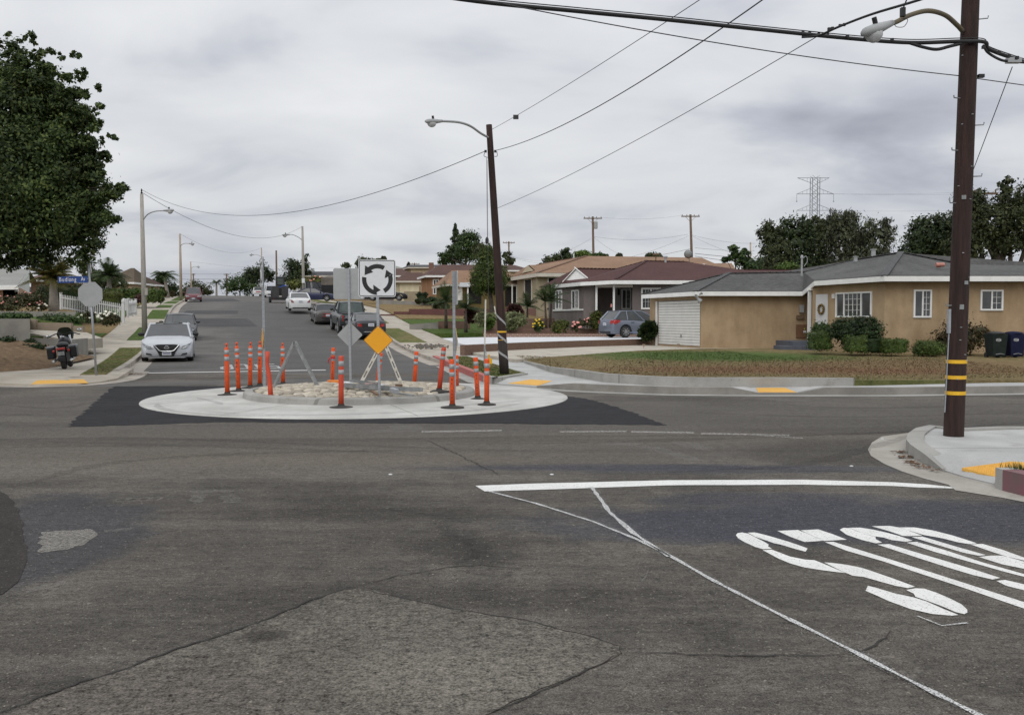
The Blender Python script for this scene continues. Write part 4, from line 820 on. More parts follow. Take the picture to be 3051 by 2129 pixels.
# ------------------------------------------------------------------ poles, lamps and wires
def lamp(t, pts, d, r, m_arm, hl, hm=M_LAMP, sc2=1.0):      # curved arm along world points then the head
    MB().tube(pts, [r]*len(pts), 10).build('arm', m_arm, t, smooth=True)
    e = Vector(pts[-1]); dr = (Vector(pts[-1])-Vector(pts[-2])).normalized(); up = Vector((0, 0, 1)); sd = dr.cross(up).normalized(); up = sd.cross(dr); Mx = Matrix((dr, sd, up)).transposed()
    L = hl; st = ((-.05, .05, .035, .05), (.12, .075, .05, .06), (.35, .12, .07, .075), (.6, .15, .08, .085), (.85, .12, .06, .08), (1.0, .03, .02, .04)); mb = MB(); k = 12
    for f, w_, zl, zu in st:
        for i in range(k):
            a = 2*math.pi*i/k; y = math.cos(a)*w_*L*1.1; z = math.sin(a)*(zu if math.sin(a) > 0 else zl)*L*1.5; mb.v.append(tuple(e+Mx @ Vector((f*L, y, z))))
    for i in range(len(st)-1):
        for j in range(k): mb.f.append((i*k+j, i*k+(j+1) % k, (i+1)*k+(j+1) % k, (i+1)*k+j))
    mb.f += [tuple(range(k)), tuple(range((len(st)-1)*k, len(st)*k))]
    h = mb.build('lamp_head', hm, t, smooth=True)
    MB().ell(e+Mx @ Vector((L*.62, 0, -L*.08)), (L*.24, L*.15, L*.19), 14, 8, Mx).build('lens_bowl', M_GLASS, t, smooth=True)
    MB().lathe([(L*.055, 0), (L*.055, L*.14), (L*.04, L*.15)], 10, e+Mx @ Vector((L*.5, 0, L*.11)), Mx).build('photocell', M_BLK, t)
def curve(p, n=10):                   # Catmull-Rom through points
    p = [Vector(q) for q in p]; o = []; P = [p[0]*2-p[1]]+p+[p[-1]*2-p[-2]]
    for i in range(1, len(P)-2):
        for k in range(n):
            t = k/n; a, b, c, d = P[i-1:i+3]; o.append(.5*((2*b)+(c-a)*t+(2*a-5*b+4*c-d)*t*t+(3*b-a-3*c+d)*t**3))
    o.append(p[-1]); return o
def bands(t, pts, r0, m=M_YBAND, h=.045):
    for p, r in pts: MB().lathe([(r+.004, -h/2), (r+.004, h/2)], 20, p).build('reflective_band', m, t)
# near right pole
b0 = Vector((Q(2841, 1296, 11.5).x, 11.5, .13)); tp = b0+Vector((.36, 0, 9.2)); tp = b0+(Q(2892, 0, 11.5)-b0)*1.7
pr = thing('utility_pole', 'thick dark brown wooden pole with three yellow bands standing on the near right corner', 'utility pole', b0)
ax_ = (tp-b0).normalized(); n = 26; Lp = (tp-b0).length; mb = MB(); mb.tube([b0-ax_*.2]+[b0+ax_*(Lp*i/n) for i in range(n+1)], [.124]+[.120-.0035*Lp*i/n for i in range(n+1)], 28); mb.build('pole', M_POLE, pr, smooth=True)
pz = lambda z: b0+ax_*((z-b0.z)/ax_.z)
bands(pr, [(pz(Q(2850, v*1.3289, 11.5).z), .119) for v in (810, 845, 880)], .12)
def hook(x, y, side):
    p = pz(Q(2860, y, 11.5).z); mb = MB(); d = Vector((side, -.35, 0)).normalized(); mb.tube([p+d*.09, p+d*.20, p+d*.205+Vector((0, 0, .03))], .008, 6); mb.build('climbing_step', M_GALVD, pr)
for y, s in ((295, -1), (450, -1), (60, 1), (375, 1), (527, 1), (606, -1), (910, -1)): hook(0, y, s)
p = pz(Q(2830, 935, 11.5).z); mb = MB(); mb.box(p+Vector((-.13, -.03, -.09)), (.03, .05, .30)); mb.tube([p+Vector((-.125, -.03, -.2)), b0+Vector((-.13, -.03, .3))], .008, 6); mb.build('conduit', M_GALV, pr)
cp = lambda x, y, d=11.5: Q(2400+x/3.204, y/3.204, d)
arm = curve([cp(1500, 300, 11.45), cp(1440, 235, 11.35), cp(1330, 145, 11.2), cp(1170, 105, 11.0), cp(1000, 145, 10.85), cp(880, 205, 10.75), cp(820, 228, 10.7)], 5)
lamp(pr, arm, 11, .028, M_ARMY, .52)
rg_ = random.Random(12)
for i in range(16):
    z_ = rg_.uniform(.8, 5.6); a_ = R(rg_.uniform(205, 335)); p = pz(z_); rr = .1195-.0035*(z_-.13); MB().box(p+Vector((math.cos(a_)*rr, math.sin(a_)*rr, 0)), (.022, .022, .008), rz=a_).build('staple', M_GALV, pr)
for z_, a_, h_ in ((1.75, 262, .06), (2.05, 285, .045), (3.1, 250, .05)): p = pz(z_); a_ = R(a_); MB().box(p+Vector((math.cos(a_)*.1155, math.sin(a_)*.1155, 0)), (.008, .05, h_), rz=a_).build('pole_tag', M_GALVD, pr)
mb = MB(); mb.tube(curve([cp(915, 175, 10.7), cp(975, 190, 10.7), cp(940, 255, 10.7), cp(870, 258, 10.7), cp(845, 225, 10.7)], 6), .004, 5); mb.tube([cp(915, 185, 10.78), cp(925, 100, 10.78), cp(965, 0, 10.7), cp(1010, -200, 10.5)], .008, 5); mb.box(cp(928, 118, 10.77), (.05, .05, .1)); mb.build('lamp_feed', M_CABLE, pr)
def wire(nm, a, b, sag, r, lab, m=M_WIRE, cat='overhead wire', n=24, grp=None):
    a = Vector(a); b = Vector(b); pts = [a+(b-a)*i/n-Vector((0, 0, 4*sag*(i/n)*(1-i/n))) for i in range(n+1)]
    return tag(MB().tube(pts, r, 6).build(nm, m, smooth=True), lab, cat, grp)
# thick bundled cable along the near side of the cross street
PT = pz(Q(2864, 133, 11.5).z)
w0 = thing('telephone_cable', 'thick black bundled cable sagging across the top of the view to the near right pole', 'overhead cable', PT)
cb_ = curve([Q(*D(700, -60), 9.5), Q(*D(1030, -2), 9.8), Q(*D(1300, 26), 10.2), Q(*D(1500, 45), 10.5), Q(*D(1700, 66), 10.8), Q(*D(1900, 86), 11.1), Q(*D(2040, 96), 11.3), PT+Vector((-.15, -.13, 0)), PT+Vector((.13, -.13, -.01)), Q(*D(2220, 112), 11.6), Q(*D(2300, 140), 11.7), Q(*D(2420, 178), 11.9)], 8)
MB().tube(cb_, .024, 8).build('cable', M_CABLE, w0, smooth=True)
MB().tube([p+Vector((0, .02, .045)) for p in cb_], .006, 6).build('messenger_strand', M_CABLE, w0)
MB().tube(curve([Q(*D(2040, 97), 11.3), Q(*D(2070, 106), 11.3), Q(*D(2100, 111), 11.35), Q(*D(2130, 104), 11.35), PT+Vector((-.14, -.12, -.02))], 6), .02, 8).build('slack_loop', M_CABLE, w0, smooth=True)
MB().tube(curve([PT+Vector((.12, -.12, -.05)), Q(*D(2215, 118), 11.6), Q(*D(2240, 133), 11.6), Q(*D(2262, 138), 11.6), Q(*D(2310, 141), 11.7)], 6), .016, 8).build('slack_loop', M_CABLE, w0, smooth=True)
mb = MB(); mb.box(Q(*D(2272, 136), 11.6), (.17, .08, .06)); mb.build('splice_case', M_SIGNB, w0)
for u, v in ((1800, 74), (1815, 75), (1835, 78), (1855, 80), (1900, 82), (1940, 86), (2000, 90), (2205, 106), (2240, 118), (2262, 126), (2280, 130)): MB().box(Q(u*1.3289, v*1.3289, 11.05), (.03, .04, .035)).build('cable_clip', M_CABLE, w0)
J = Q(2440, 106, 10.95); w1 = thing('telephone_cable', 'black cable rising to the upper right from the joint in the thick cable', 'overhead cable', J)
MB().tube(curve([J+Vector((-.2, 0, -.02)), J, Q(2500, 80, 10.7), Q(2600, 42, 10.2), Q(2740, 0, 9.6), Q(2950, -70, 8.8)], 5), .014, 8).build('cable', M_CABLE, w1, smooth=True)
for u, v in ((2470, 90), (2480, 88), (2503, 80), (2515, 77)): MB().box(Q(u, v-3, 10.7), (.03, .03, .03)).build('cable_clip', M_CABLE, w1)
wire('overhead_wire', Q(1500, 12, 9.6), Q(2857, 226, 11.5), .06, .006, 'thin wire running below the thick cable to the near right pole')
wire('overhead_wire', Q(2866, 228, 11.5), Q(3200, 275, 12.5), .0, .006, 'thin wire leaving the near right pole towards the right edge')
wire('guy_wire', Q(3016, 200, 11.6), Q(2870, 585, 16), .0, .006, 'slanting wire dropping from the splice case behind the near right pole')
mb = MB(); p = pz(Q(2860, 230, 11.5).z); mb.box(p+Vector((.14, -.05, 0)), (.07, .05, .04)); mb.build('wire_bracket', M_BLK, pr)
# centre pole
b1 = Vector((Q(1503, 1108, 23.9).x, 23.9, .15)); t1 = Q(1457, 372, 23.9)
p1 = thing('utility_pole', 'leaning dark wooden lamp pole with a white wrapped strip at the far corner', 'utility pole', b1)
a1 = (t1-b1); MB().tube([b1-a1*.02]+[b1+a1*(i/12) for i in range(13)], [.128]+[.122-.045*i/12 for i in range(13)], 20).build('pole', M_POLE, p1, smooth=True)
at1 = lambda v: b1+a1*((Q(1480, v, 23.9).z-b1.z)/a1.z)
MB().lathe([(.125, 0), (.122, .9)], 20, b1, Matrix((Vector((1, 0, 0)), Vector((0, 1, 0)), a1.normalized())).transposed()).build('blackened_base', M_POLEK, p1, smooth=True)
bands(p1, [(at1(v), .117) for v in (988, 1014, 1040)], .12, h=.04)
mb = MB(); pts = []
for s_, e_ in ((935, 968), (993, 1020), (1045, 1068)):
    v_ = []; k = 9
    for i in range(k+1):
        f = i/k; c = at1(s_+(e_-s_)*f); a = R(200+140*f)
        for dz in (.032, -.032): v_.append(tuple(c+Vector((math.cos(a)*.128, math.sin(a)*.128, dz))))
    mb.add(v_, [(2*i, 2*i+1, 2*i+3, 2*i+2) for i in range(k)])
mb.build('wrapped_strip', M_BAND, p1)
MB().bar(at1(935)+Vector((-.13, -.05, 0)), at1(912)+Vector((-.15, -.05, 0)), .03, .03).build('stake_stub', M_WOODW, p1)
Dq = lambda u, v, d=23.9: Q(u*1.3289, v*1.3289, d)
lamp(p1, curve([at1(412), Dq(1078, 299, 23.6), Dq(1055, 283, 23.2), Dq(1030, 274.5, 22.9), Dq(1000, 272, 22.6), Dq(990, 272, 22.5)], 5), 23, .03, M_LAMP, .52)
mb = MB(); c = at1(452); mb.box(c+Vector((-.13, -.05, 0)), (.06, .06, .06)); mb.box(c+Vector((.12, -.05, 0)), (.06, .06, .06)); mb.tube(curve([c+Vector((-.14, -.06, 0)), c+Vector((-.17, -.06, -.12)), c+Vector((-.06, -.1, -.17))], 5), .008, 5); mb.tube(curve([c+Vector((.16, -.06, 0)), c+Vector((.17, -.06, -.12)), c+Vector((.1, -.08, -.14))], 5), .008, 5); mb.build('insulators', M_BLK, p1)
wire('overhead_wire', at1(385)+Vector((.08, 0, 0)), Q(2130, -30, 10.5), .05, .005, 'wire with a splice rising to the upper edge from the top of the centre pole')
mb = MB().box(Q(1537, 349, 22.4), (.13, .09, .09)); tag(mb.build('wire_splice', M_BLK), 'small black splice block on the wire above the centre pole', 'wire splice')
wire('overhead_wire', at1(449)+Vector((.15, -.05, 0)), Q(2300, -20, 10.2), .25, .008, 'twisted wire from the centre pole insulator to the upper right')
wire('overhead_wire', at1(620)+Vector((.1, -.05, 0)), J, .12, .005, 'service wire from halfway up the centre pole to the thick cable')
wire('hanging_rope', Q(1450, 470, 23.7), Q(1452, 706, 23.7), 0, .006, 'thin rope hanging straight down beside the centre pole', cat='rope'); mb = MB().lathe([(.02, .05), (.045, 0), (.045, -.10), (.02, -.12)], 10, Q(1451, 712, 23.7)); tag(mb.build('rope_weight', M_BLK), 'black weight at the end of the rope beside the centre pole', 'weight')
wire('guy_wire', at1(480)+Vector((-.1, -.1, 0)), Q(1455, 890, 22.5), 0, .004, 'thin wire slanting down in front of the egg-shaped tree')
# poles along the hill street
def hill_pole(u, d, vtop, r, mp, lab, arm=None, hl=.5, side=1, zo=.14):
    b = Q(u[0], 900, d); b.z = hz(b.x, b.y)+zo; tp = Q(u[1], vtop, d); t = thing('street_lamp', lab, 'street lamp', b, 'lamp poles along the hill street')
    MB().tube([b-Vector((0, 0, .3)), b+(tp-b)*.5, tp], [r*1.25, r*1.05, r*.75], 12).build('pole', mp, t, smooth=True)
    if arm:
        P = [Q(x, y, d-k*.3) for k, (x, y) in enumerate(arm)]; lamp(t, curve(P, 4), d, r*.26, M_LAMP, hl)
    return t, tp
A = lambda l, x0=0, y0=500, k=2.2886: [(x0+x/k, y0+y/k) for x, y in l]
hp1, T1 = hill_pole((430, 422), 52, 578, .125, M_CPOLE, 'concrete lamp pole beside the silver car on the left pavement', A([(978, 352), (1010, 315), (1060, 296), (1120, 292)]), .72)
mb = MB(); mb.lathe([(.04, 0), (.07, .06), (.03, .12), (.05, .2), (.02, .3)], 8, T1); o = mb.build('insulator', M_BLK, hp1)
MB().box(Q(436, 868, 51.8), (.16, .1, .4)).build('notice', M_CPOLE, hp1)
hp2, T2 = hill_pole((540, 536), 115, 696, .15, M_GPOLE, 'slender pale lamp pole up the hill beside the maroon van', A([(1228, 535), (1245, 520), (1265, 515), (1290, 516)]), .9)
hp3, T3 = hill_pole((571, 568), 185, 779, .14, M_GPOLE, 'smallest lamp pole on the left, near the crest', A([(1303, 685), (1312, 678), (1325, 673), (1340, 674)]), .9)
rp1, T4 = hill_pole((905, 901), 104, 674, .15, M_CPOLE, 'lamp pole at the right kerb beside the white coupe with its arm to the left', [(899, 714), (888, 706), (872, 699), (862, 699)], .95)
MB().box(Q(904, 836, 103.6), (.32, .2, .5)).build('notice', M_SIGNW, rp1)
rp2, T5 = hill_pole((781, 779), 170, 738, .13, M_GPOLE, 'thin lamp pole near the crest behind the left sign post', [(777, 764), (770, 760), (762, 759), (756, 759)], .9)
def plain_pole(u, vtop, d, r, lab, cross=0, tr=False, m=M_FARP, vb=None, grp='wooden poles behind the houses'):
    b = Q(u[0], 900, d); b.z = hz(b.x, b.y)-.3 if vb is None else Q(u[0], vb, d).z; tp = Q(u[1], vtop, d); t = thing('utility_pole', lab, 'utility pole', b, grp)
    MB().tube([b, tp], [r*1.2, r*.85], 10).build('pole', m, t, smooth=True)
    if cross:
        mb = MB(); c = tp-Vector((0, 0, .25)); mb.box(c+Vector((0, -.1, 0)), (cross, .12, .13))
        for f in (-.45, -.2, .2, .45): mb.box(c+Vector((cross*f, -.1, .16)), (.07, .07, .18))
        mb.bar(c+Vector((cross*.3, -.1, 0)), c+Vector((0, -.1, -.7)), .05, .03); mb.bar(c+Vector((-cross*.3, -.1, 0)), c+Vector((0, -.1, -.7)), .05, .03); mb.build('crossarm', m, t)
    if tr: MB().lathe([(.22, 0), (.25, .05), (.25, .85), (.18, .95)], 12, tp+Vector((.38, -.2, -1.6))).build('transformer', M_LAMP, t)
    return t, tp
u1, U1 = plain_pole((1771, 1766), 645, 120, .16, 'brown pole with crossarm and grey transformer behind the tan roof', 2.4, True)
u2, U2 = plain_pole((2066, 2057), 639, 118, .17, 'dark pole with crossarm right of the transformer pole', 2.35)
u3, U3 = plain_pole((1518, 1516), 719, 170, .15, 'small distant pole with crossarm right of the egg-shaped tree', 2.2)
u4, U4 = plain_pole((1236, 1235), 783, 190, .15, 'tiny distant pole with crossarm above the red chimney', 2.1)
u5, U5 = plain_pole((825, 823), 746, 165, .17, 'plain dark wooden pole at the crest behind the black trailer', 0, grp='plain poles near the crest')
u6, U6 = plain_pole((676, 675), 815, 260, .22, 'far plain pole behind the trees left of the crest', 1.6, grp='plain poles near the crest')
u7, U7 = plain_pole((2237, 2236), 722, 130, .12, 'pale thin pole beside the dark trees right of the crossarm poles', 0, m=M_GPOLE)
u8, U8 = plain_pole((2908, 2906), 566, 62, .13, 'green-brown crossarm pole top showing behind the near right pole', 2.9)
u9, U9 = plain_pole((577, 576), 815, 270, .2, 'short dark post beyond the crest, left of the maroon van', 1.2, grp='plain poles near the crest')
WG = 'wires strung between far poles'
wire('overhead_wire', at1(452)+Vector((-.15, -.05, 0)), T1+Vector((0, 0, .25)), 1.55, .009, 'long sagging wire across the hill street to the concrete lamp pole', n=40)
wire('overhead_wire', T1+Vector((0, 0, .1)), T4, 1.9, .012, 'sagging wire from the concrete lamp pole over the street to the right kerb', n=40)
wire('overhead_wire', T2, T5, 1.6, .012, 'faint sagging wire near the crest of the hill street', n=30)
wire('overhead_wire', T3, Q(1068, 792, 200), 1.0, .012, 'thin far wire over the crest from the smallest left lamp pole', n=20)
for v0, v1, d, l in ((832, 810, 240, 'upper far cable crossing beyond the crest'), (843, 818, 250, 'middle far cable crossing beyond the crest'), (812, 806, 235, 'topmost faint cable crossing beyond the crest'), (828, 824, 260, 'lowest faint cable crossing beyond the crest')): wire('overhead_wire', Q(405, v0, d), Q(1060, v1, d), .6, .022, l)
c = lambda p, dx, dz: p+Vector((dx, 0, dz))
wire('overhead_wire', c(U1, 1.1, -.1), c(U2, -1.1, -.1), .35, .008, 'top wire between the transformer pole and the next crossarm pole')
wire('overhead_wire', c(U1, .2, -2.6), c(U2, -.3, -2.5), .55, .012, 'lower wire between the transformer pole and the next crossarm pole')
wire('overhead_wire', c(U1, -.2, -2.8), Q(1660, 758, 105), .2, .010, 'drop wire falling left from the transformer pole')
wire('overhead_wire', c(U1, .2, -2.7), Q(1850, 760, 100), .15, .010, 'drop wire falling right from the transformer pole')
wire('overhead_wire', c(U2, -.2, -2.7), Q(1880, 765, 100), .2, .010, 'drop wire falling left from the dark crossarm pole')
wire('overhead_wire', c(U2, .2, -2.6), Q(2250, 725, 125), .3, .012, 'wire sloping right from the dark crossarm pole')
wire('overhead_wire', c(U2, .2, -2.7), Q(2200, 760, 100), .15, .010, 'drop wire falling right from the dark crossarm pole')
wire('overhead_wire', Q(1900, 770, 112), Q(2060, 740, 117), .1, .02, 'telephone cable reaching the dark pole from the left')
wire('overhead_wire', Q(2070, 738, 117), Q(2240, 748, 120), .1, .016, 'thin cable below the sloping wire at the dark pole')
wire('overhead_wire', Q(2070, 755, 117), Q(2300, 772, 112), .1, .03, 'upper thick telephone cable right of the dark pole')
wire('overhead_wire', Q(2070, 763, 117), Q(2260, 785, 112), .1, .03, 'lower thick telephone cable right of the dark pole')
wire('overhead_wire', c(U3, .3, -2.6), Q(1700, 762, 130), .8, .012, 'wire sagging right from the small distant crossarm pole')
wire('overhead_wire', c(U3, .3, -2.8), Q(1640, 785, 120), .3, .010, 'drop wire from the small distant crossarm pole')
for k, (v0, v1, d) in enumerate(((578, 562, 200), (577, 572, 205), (627, 618, 200), (700, 690, 120), (760, 752, 70), (775, 780, 68))): wire('overhead_wire', Q(2470, v0, d), Q(3100, v1, d*.9), .4, .012 if d > 100 else .007, ['upper power line leaving the lattice tower', 'second power line just under the upper one', 'lower power line leaving the lattice tower', 'faint wire before the right-hand trees', 'wire crossing the right-hand trees', 'lowest wire crossing the right-hand trees'][k])
# lattice tower
tb = Q(2423, 950, 300); tw = thing('transmission_tower', 'grey lattice transmission tower rising behind the dark trees', 'pylon', (tb.x, 300, 0))
M_LAT = mat('pylon_steel', (.23, .245, .27), rough=.7); X0 = tb.x; H = Q(2420, 530, 300).z; hw = 1.05; ht = 1.15
mb = MB(); th = .16
for sx_ in (-1, 1):
    for sy_ in (-1, 1): mb.bar((X0+sx_*4.2, 300+sy_*4.2, 0), (X0+sx_*1.2, 300+sy_*1.1, 24), th, th); mb.bar((X0+sx_*1.2, 300+sy_*1.1, 24), (X0+sx_*1.2, 300+sy_*1.1, H), th*1.2, th*1.2)
z = 4.0; k = 0
while z < H-1:
    hwz = 4.2+(1.2-4.2)*z/24 if z < 24 else 1.2; dz = 2.0
    for sy_ in (-1, 1): mb.bar((X0-hwz, 300+sy_*1.1, z), (X0+hwz, 300+sy_*1.1, z+dz), .09, .09); mb.bar((X0+hwz, 300+sy_*1.1, z), (X0-hwz, 300+sy_*1.1, z+dz), .09, .09)
    z += dz
mb.build('lattice_body', M_LAT, tw)
for v, xl, xr in ((530, 2376, 2471), (578, 2374, 2484), (627, 2374, 2482), (672, 2374, 2476)):
    zc = Q(2420, v, 300).z; xl_ = Q(xl, v, 300).x; xr_ = Q(xr, v, 300).x; mb = MB(); dzz = -1.7 if v == 530 else 1.9
    for x in (xl_, xr_):
        e_ = X0+(1.2 if x > X0 else -1.2); mb.bar((e_, 300, zc), (x, 300, zc), .14, .14); mb.bar((e_, 300, zc+dzz), (x, 300, zc), .12, .12)
        for f in (.3, .6): mb.bar((e_+(x-e_)*f, 300, zc), (e_+(x-e_)*f, 300, zc+dzz*(1-f)), .07, .07)
        if v != 530: mb.tube([(x, 300, zc), (x, 300, zc-2.3)], .06, 5); mb.box((x, 300, zc-2.4), (.35, .35, .25))
    mb.bar((X0-1.2, 300, zc), (X0+1.2, 300, zc), .14, .14); mb.build('crossarm', M_LAT, tw)
# ------------------------------------------------------------------ street-name and stop sign on the left corner
b2 = G(287, 1115, .14); top2 = Q(263, 785, b2.y); t = thing('stop_sign_post', 'grey post carrying the blue Budlong Av sign and the back of a stop sign', 'road sign', b2)
d2 = (top2-b2); MB().tube([b2-d2*.02, top2], .03, 10).build('post', M_GALV, t, smooth=True)
c2 = Q(269, 876, b2.y-.05); rad = 39/F*b2.y; MB().ext([tuple(c2+Vector((math.cos(R(22.5+45*i))*rad, 0, math.sin(R(22.5+45*i))*rad))) for i in range(8)], (.0, .004, 0)).build('stop_panel_back', M_SIGNB, t)
M_BLUE = mat('street_sign_blue', (.012, .055, .24), (.015, .06, .26), 20, .4)
l0 = Q(172, 833.5, b2.y-.06); r0 = Q(261, 832, b2.y-.06); hh = 19/F*b2.y; sl = (r0-l0)
bl = MB().ext([tuple(p) for p in (l0-Vector((0, 0, hh/2)), r0-Vector((0, 0, hh/2)), r0+Vector((0, 0, hh/2)), l0+Vector((0, 0, hh/2)))], (0, .004, 0)).build('name_blade', M_BLUE, t)
def flat_text(txt, p0, size, parent, m, dx=Vector((1, 0, 0)), squeeze=1.0):
    adv = {'B': .70, 'u': .61, 'd': .63, 'l': .27, 'o': .62, 'n': .61, 'g': .63, 'A': .66, 'v': .58}; x = 0
    for c in txt:
        vs, fs = text_pts(c); xm = min(v[0] for v in vs); MB().add([p0+dx*((v[0]-xm+x)*size*squeeze)+Vector((0, 0, v[1]*size)) for v in vs], fs).build('letter', m, parent); x += adv[c]
M_LETW = mat('white_lettering', (.85, .86, .88), rough=.5); dxx = sl.normalized(); ts = 17.5/F*b2.y
flat_text('Budlong', l0+dxx*(5/F*b2.y)+Vector((0, -.004, -5/F*b2.y)), ts, bl, M_LETW, dxx, .74)
flat_text('Av', l0+dxx*(69/F*b2.y)+Vector((0, -.004, -4.2/F*b2.y)), ts, bl, M_LETW, dxx, .66)
MB().bar(Q(268, 781, b2.y-.02), Q(272, 810, b2.y+.25), .006, 17/F*b2.y).build('cross_name_blade', M_SIGNW, t)
# ------------------------------------------------------------------ buildings
def shingle(name, a, b_, k=7.0):
    s = SN(name); sp = s.n.new('ShaderNodeSeparateXYZ'); s.l.new(s.pos, sp.inputs[0]); f = s.noise(.5, 4); f2 = s.noise(5, 4, st=(1, 1, 4), rough=.7); row = s.M('FRACT', s.M('ADD', s.M('MULTIPLY', sp.outputs[2], k*1.6), s.M('MULTIPLY', s.noise(.8, 2), .6)))
    c = s.mix(s.rng(s.M('ADD', s.M('MULTIPLY', f, .4), s.M('MULTIPLY', f2, .6)), .35, .65), a, b_); c = s.scale(c, s.rng(row, .0, .3, .74, 1.0)); s.bump(s.M('ADD', row, f2), .4, .02); return s.fin(c, .9, .25)
def stucco(name, a, b_, st=None):
    s = SN(name); f = s.noise(.7, 5, rough=.62); f2 = s.noise(.9, 4, st=(1.6, 1.6, .35)); fine = s.noise(45, 3, rough=.7)
    c = s.mix(s.rng(s.M('ADD', s.M('MULTIPLY', f, .5), s.M('MULTIPLY', f2, .5)), .38, .62), a, b_); c = s.scale(c, s.M('MULTIPLY', s.rng(fine, .3, .7, .90, 1.10, False), s.rng(s.noise(2.6, 6, st=(1, 1, .5), rough=.75, loc=(4, 1, 2)), .3, .7, .86, 1.1, False))); s.bump(fine, .4, .01); return s.fin(c, .92, .2)
RO_GREY = shingle('grey_shingles', (.066, .066, .064), (.126, .125, .120)); RO_MAR = shingle('maroon_shingles', (.070, .034, .032), (.100, .050, .046)); RO_TAN = shingle('tan_shingles', (.22, .135, .085), (.30, .19, .125)); RO_BRN = shingle('brown_shingles', (.085, .050, .043), (.125, .075, .062)); RO_OLV = shingle('olive_brown_shingles', (.085, .065, .045), (.13, .10, .07)); RO_DK = shingle('dark_shingles', (.055, .055, .06), (.085, .085, .09)); RO_LG = shingle('pale_grey_shingles', (.24, .24, .22), (.31, .31, .29))
ST_YEL = stucco('ochre_stucco', (.325, .232, .140), (.415, .308, .192)); ST_GREY = stucco('taupe_stucco', (.150, .128, .122), (.185, .160, .152)); ST_KHA = stucco('khaki_stucco', (.30, .25, .175), (.35, .30, .21)); ST_CRM = stucco('cream_stucco', (.62, .55, .38), (.68, .62, .44)); ST_ORA = stucco('orange_stucco', (.30, .16, .085), (.35, .195, .105)); ST_PCH = stucco('peach_stucco', (.42, .27, .20), (.47, .31, .235)); ST_BEI = stucco('beige_stucco', (.40, .31, .21), (.46, .37, .26)); ST_WHT = stucco('white_siding', (.62, .62, .60), (.68, .68, .66)); ST_OLV = stucco('olive_stucco', (.14, .11, .045), (.18, .14, .06))
M_TRIM = mat('white_trim', (.80, .80, .78), (.72, .72, .70), 3, .6); M_TRIMC = mat('cream_trim', (.58, .54, .46), (.5, .46, .4), 3, .6)
M_PANE = mat('window_glass', (.035, .040, .043), (.075, .08, .082), 1.4, .06, spec=.7); M_DARK = mat('opening_shade_black', (.012, .011, .010), rough=.9); M_DOORW = mat('white_door', (.55, .55, .55), (.6, .6, .6), 3, .5)  # near-black shade colour for the porch and openings; also colours the door lamp
M_GDOOR = mat('garage_door_white', (.78, .78, .75), (.70, .70, .67), 2, .6); M_BRICKR = None
def brick(name, a, b_, mo, sc_=4.0, pos=True):
    m, t, b = newmat(name); n = t.nodes; x = n.new('ShaderNodeTexBrick'); x.inputs['Color1'].default_value = a+(1,); x.inputs['Color2'].default_value = b_+(1,); x.inputs['Mortar'].default_value = mo+(1,); x.inputs['Scale'].default_value = sc_; x.inputs['Mortar Size'].default_value = .018
    g = n.new('ShaderNodeNewGeometry'); mp = n.new('ShaderNodeCombineXYZ'); sp = n.new('ShaderNodeSeparateXYZ'); t.links.new(g.outputs['Position'], sp.inputs[0])
    ad = n.new('ShaderNodeMath'); t.links.new(sp.outputs[0], ad.inputs[0]); t.links.new(sp.outputs[1], ad.inputs[1]); t.links.new(ad.outputs[0], mp.inputs[0]); t.links.new(sp.outputs[2], mp.inputs[1]); t.links.new(mp.outputs[0], x.inputs['Vector']); t.links.new(x.outputs[0], b.inputs['Base Color']); b.inputs['Roughness'].default_value = .9; return m
M_BRICK = brick('red_brick', (.20, .085, .06), (.15, .07, .05), (.25, .20, .17), 5); M_BRICKD = brick('dark_brick', (.13, .075, .05), (.19, .11, .075), (.12, .10, .08), 5); M_BLOCK = brick('brown_block', (.24, .14, .10), (.20, .115, .085), (.38, .32, .27), 1.6); M_BLKP = mat('brown_painted_wall', (.19, .115, .085), (.16, .095, .07), 3, .9); M_MARW = mat('maroon_block_wall', (.14, .062, .055), (.115, .05, .046), 2.5, .9)
M_GBLK = mat('grey_block_wall', (.20, .19, .17), (.28, .265, .235), 1.2, .9, bump=.3, bsc=30); M_TBLK = mat('tan_block_wall', (.24, .19, .14), (.28, .225, .165), 2, .9)
UZ = Vector((0, 0, 1))
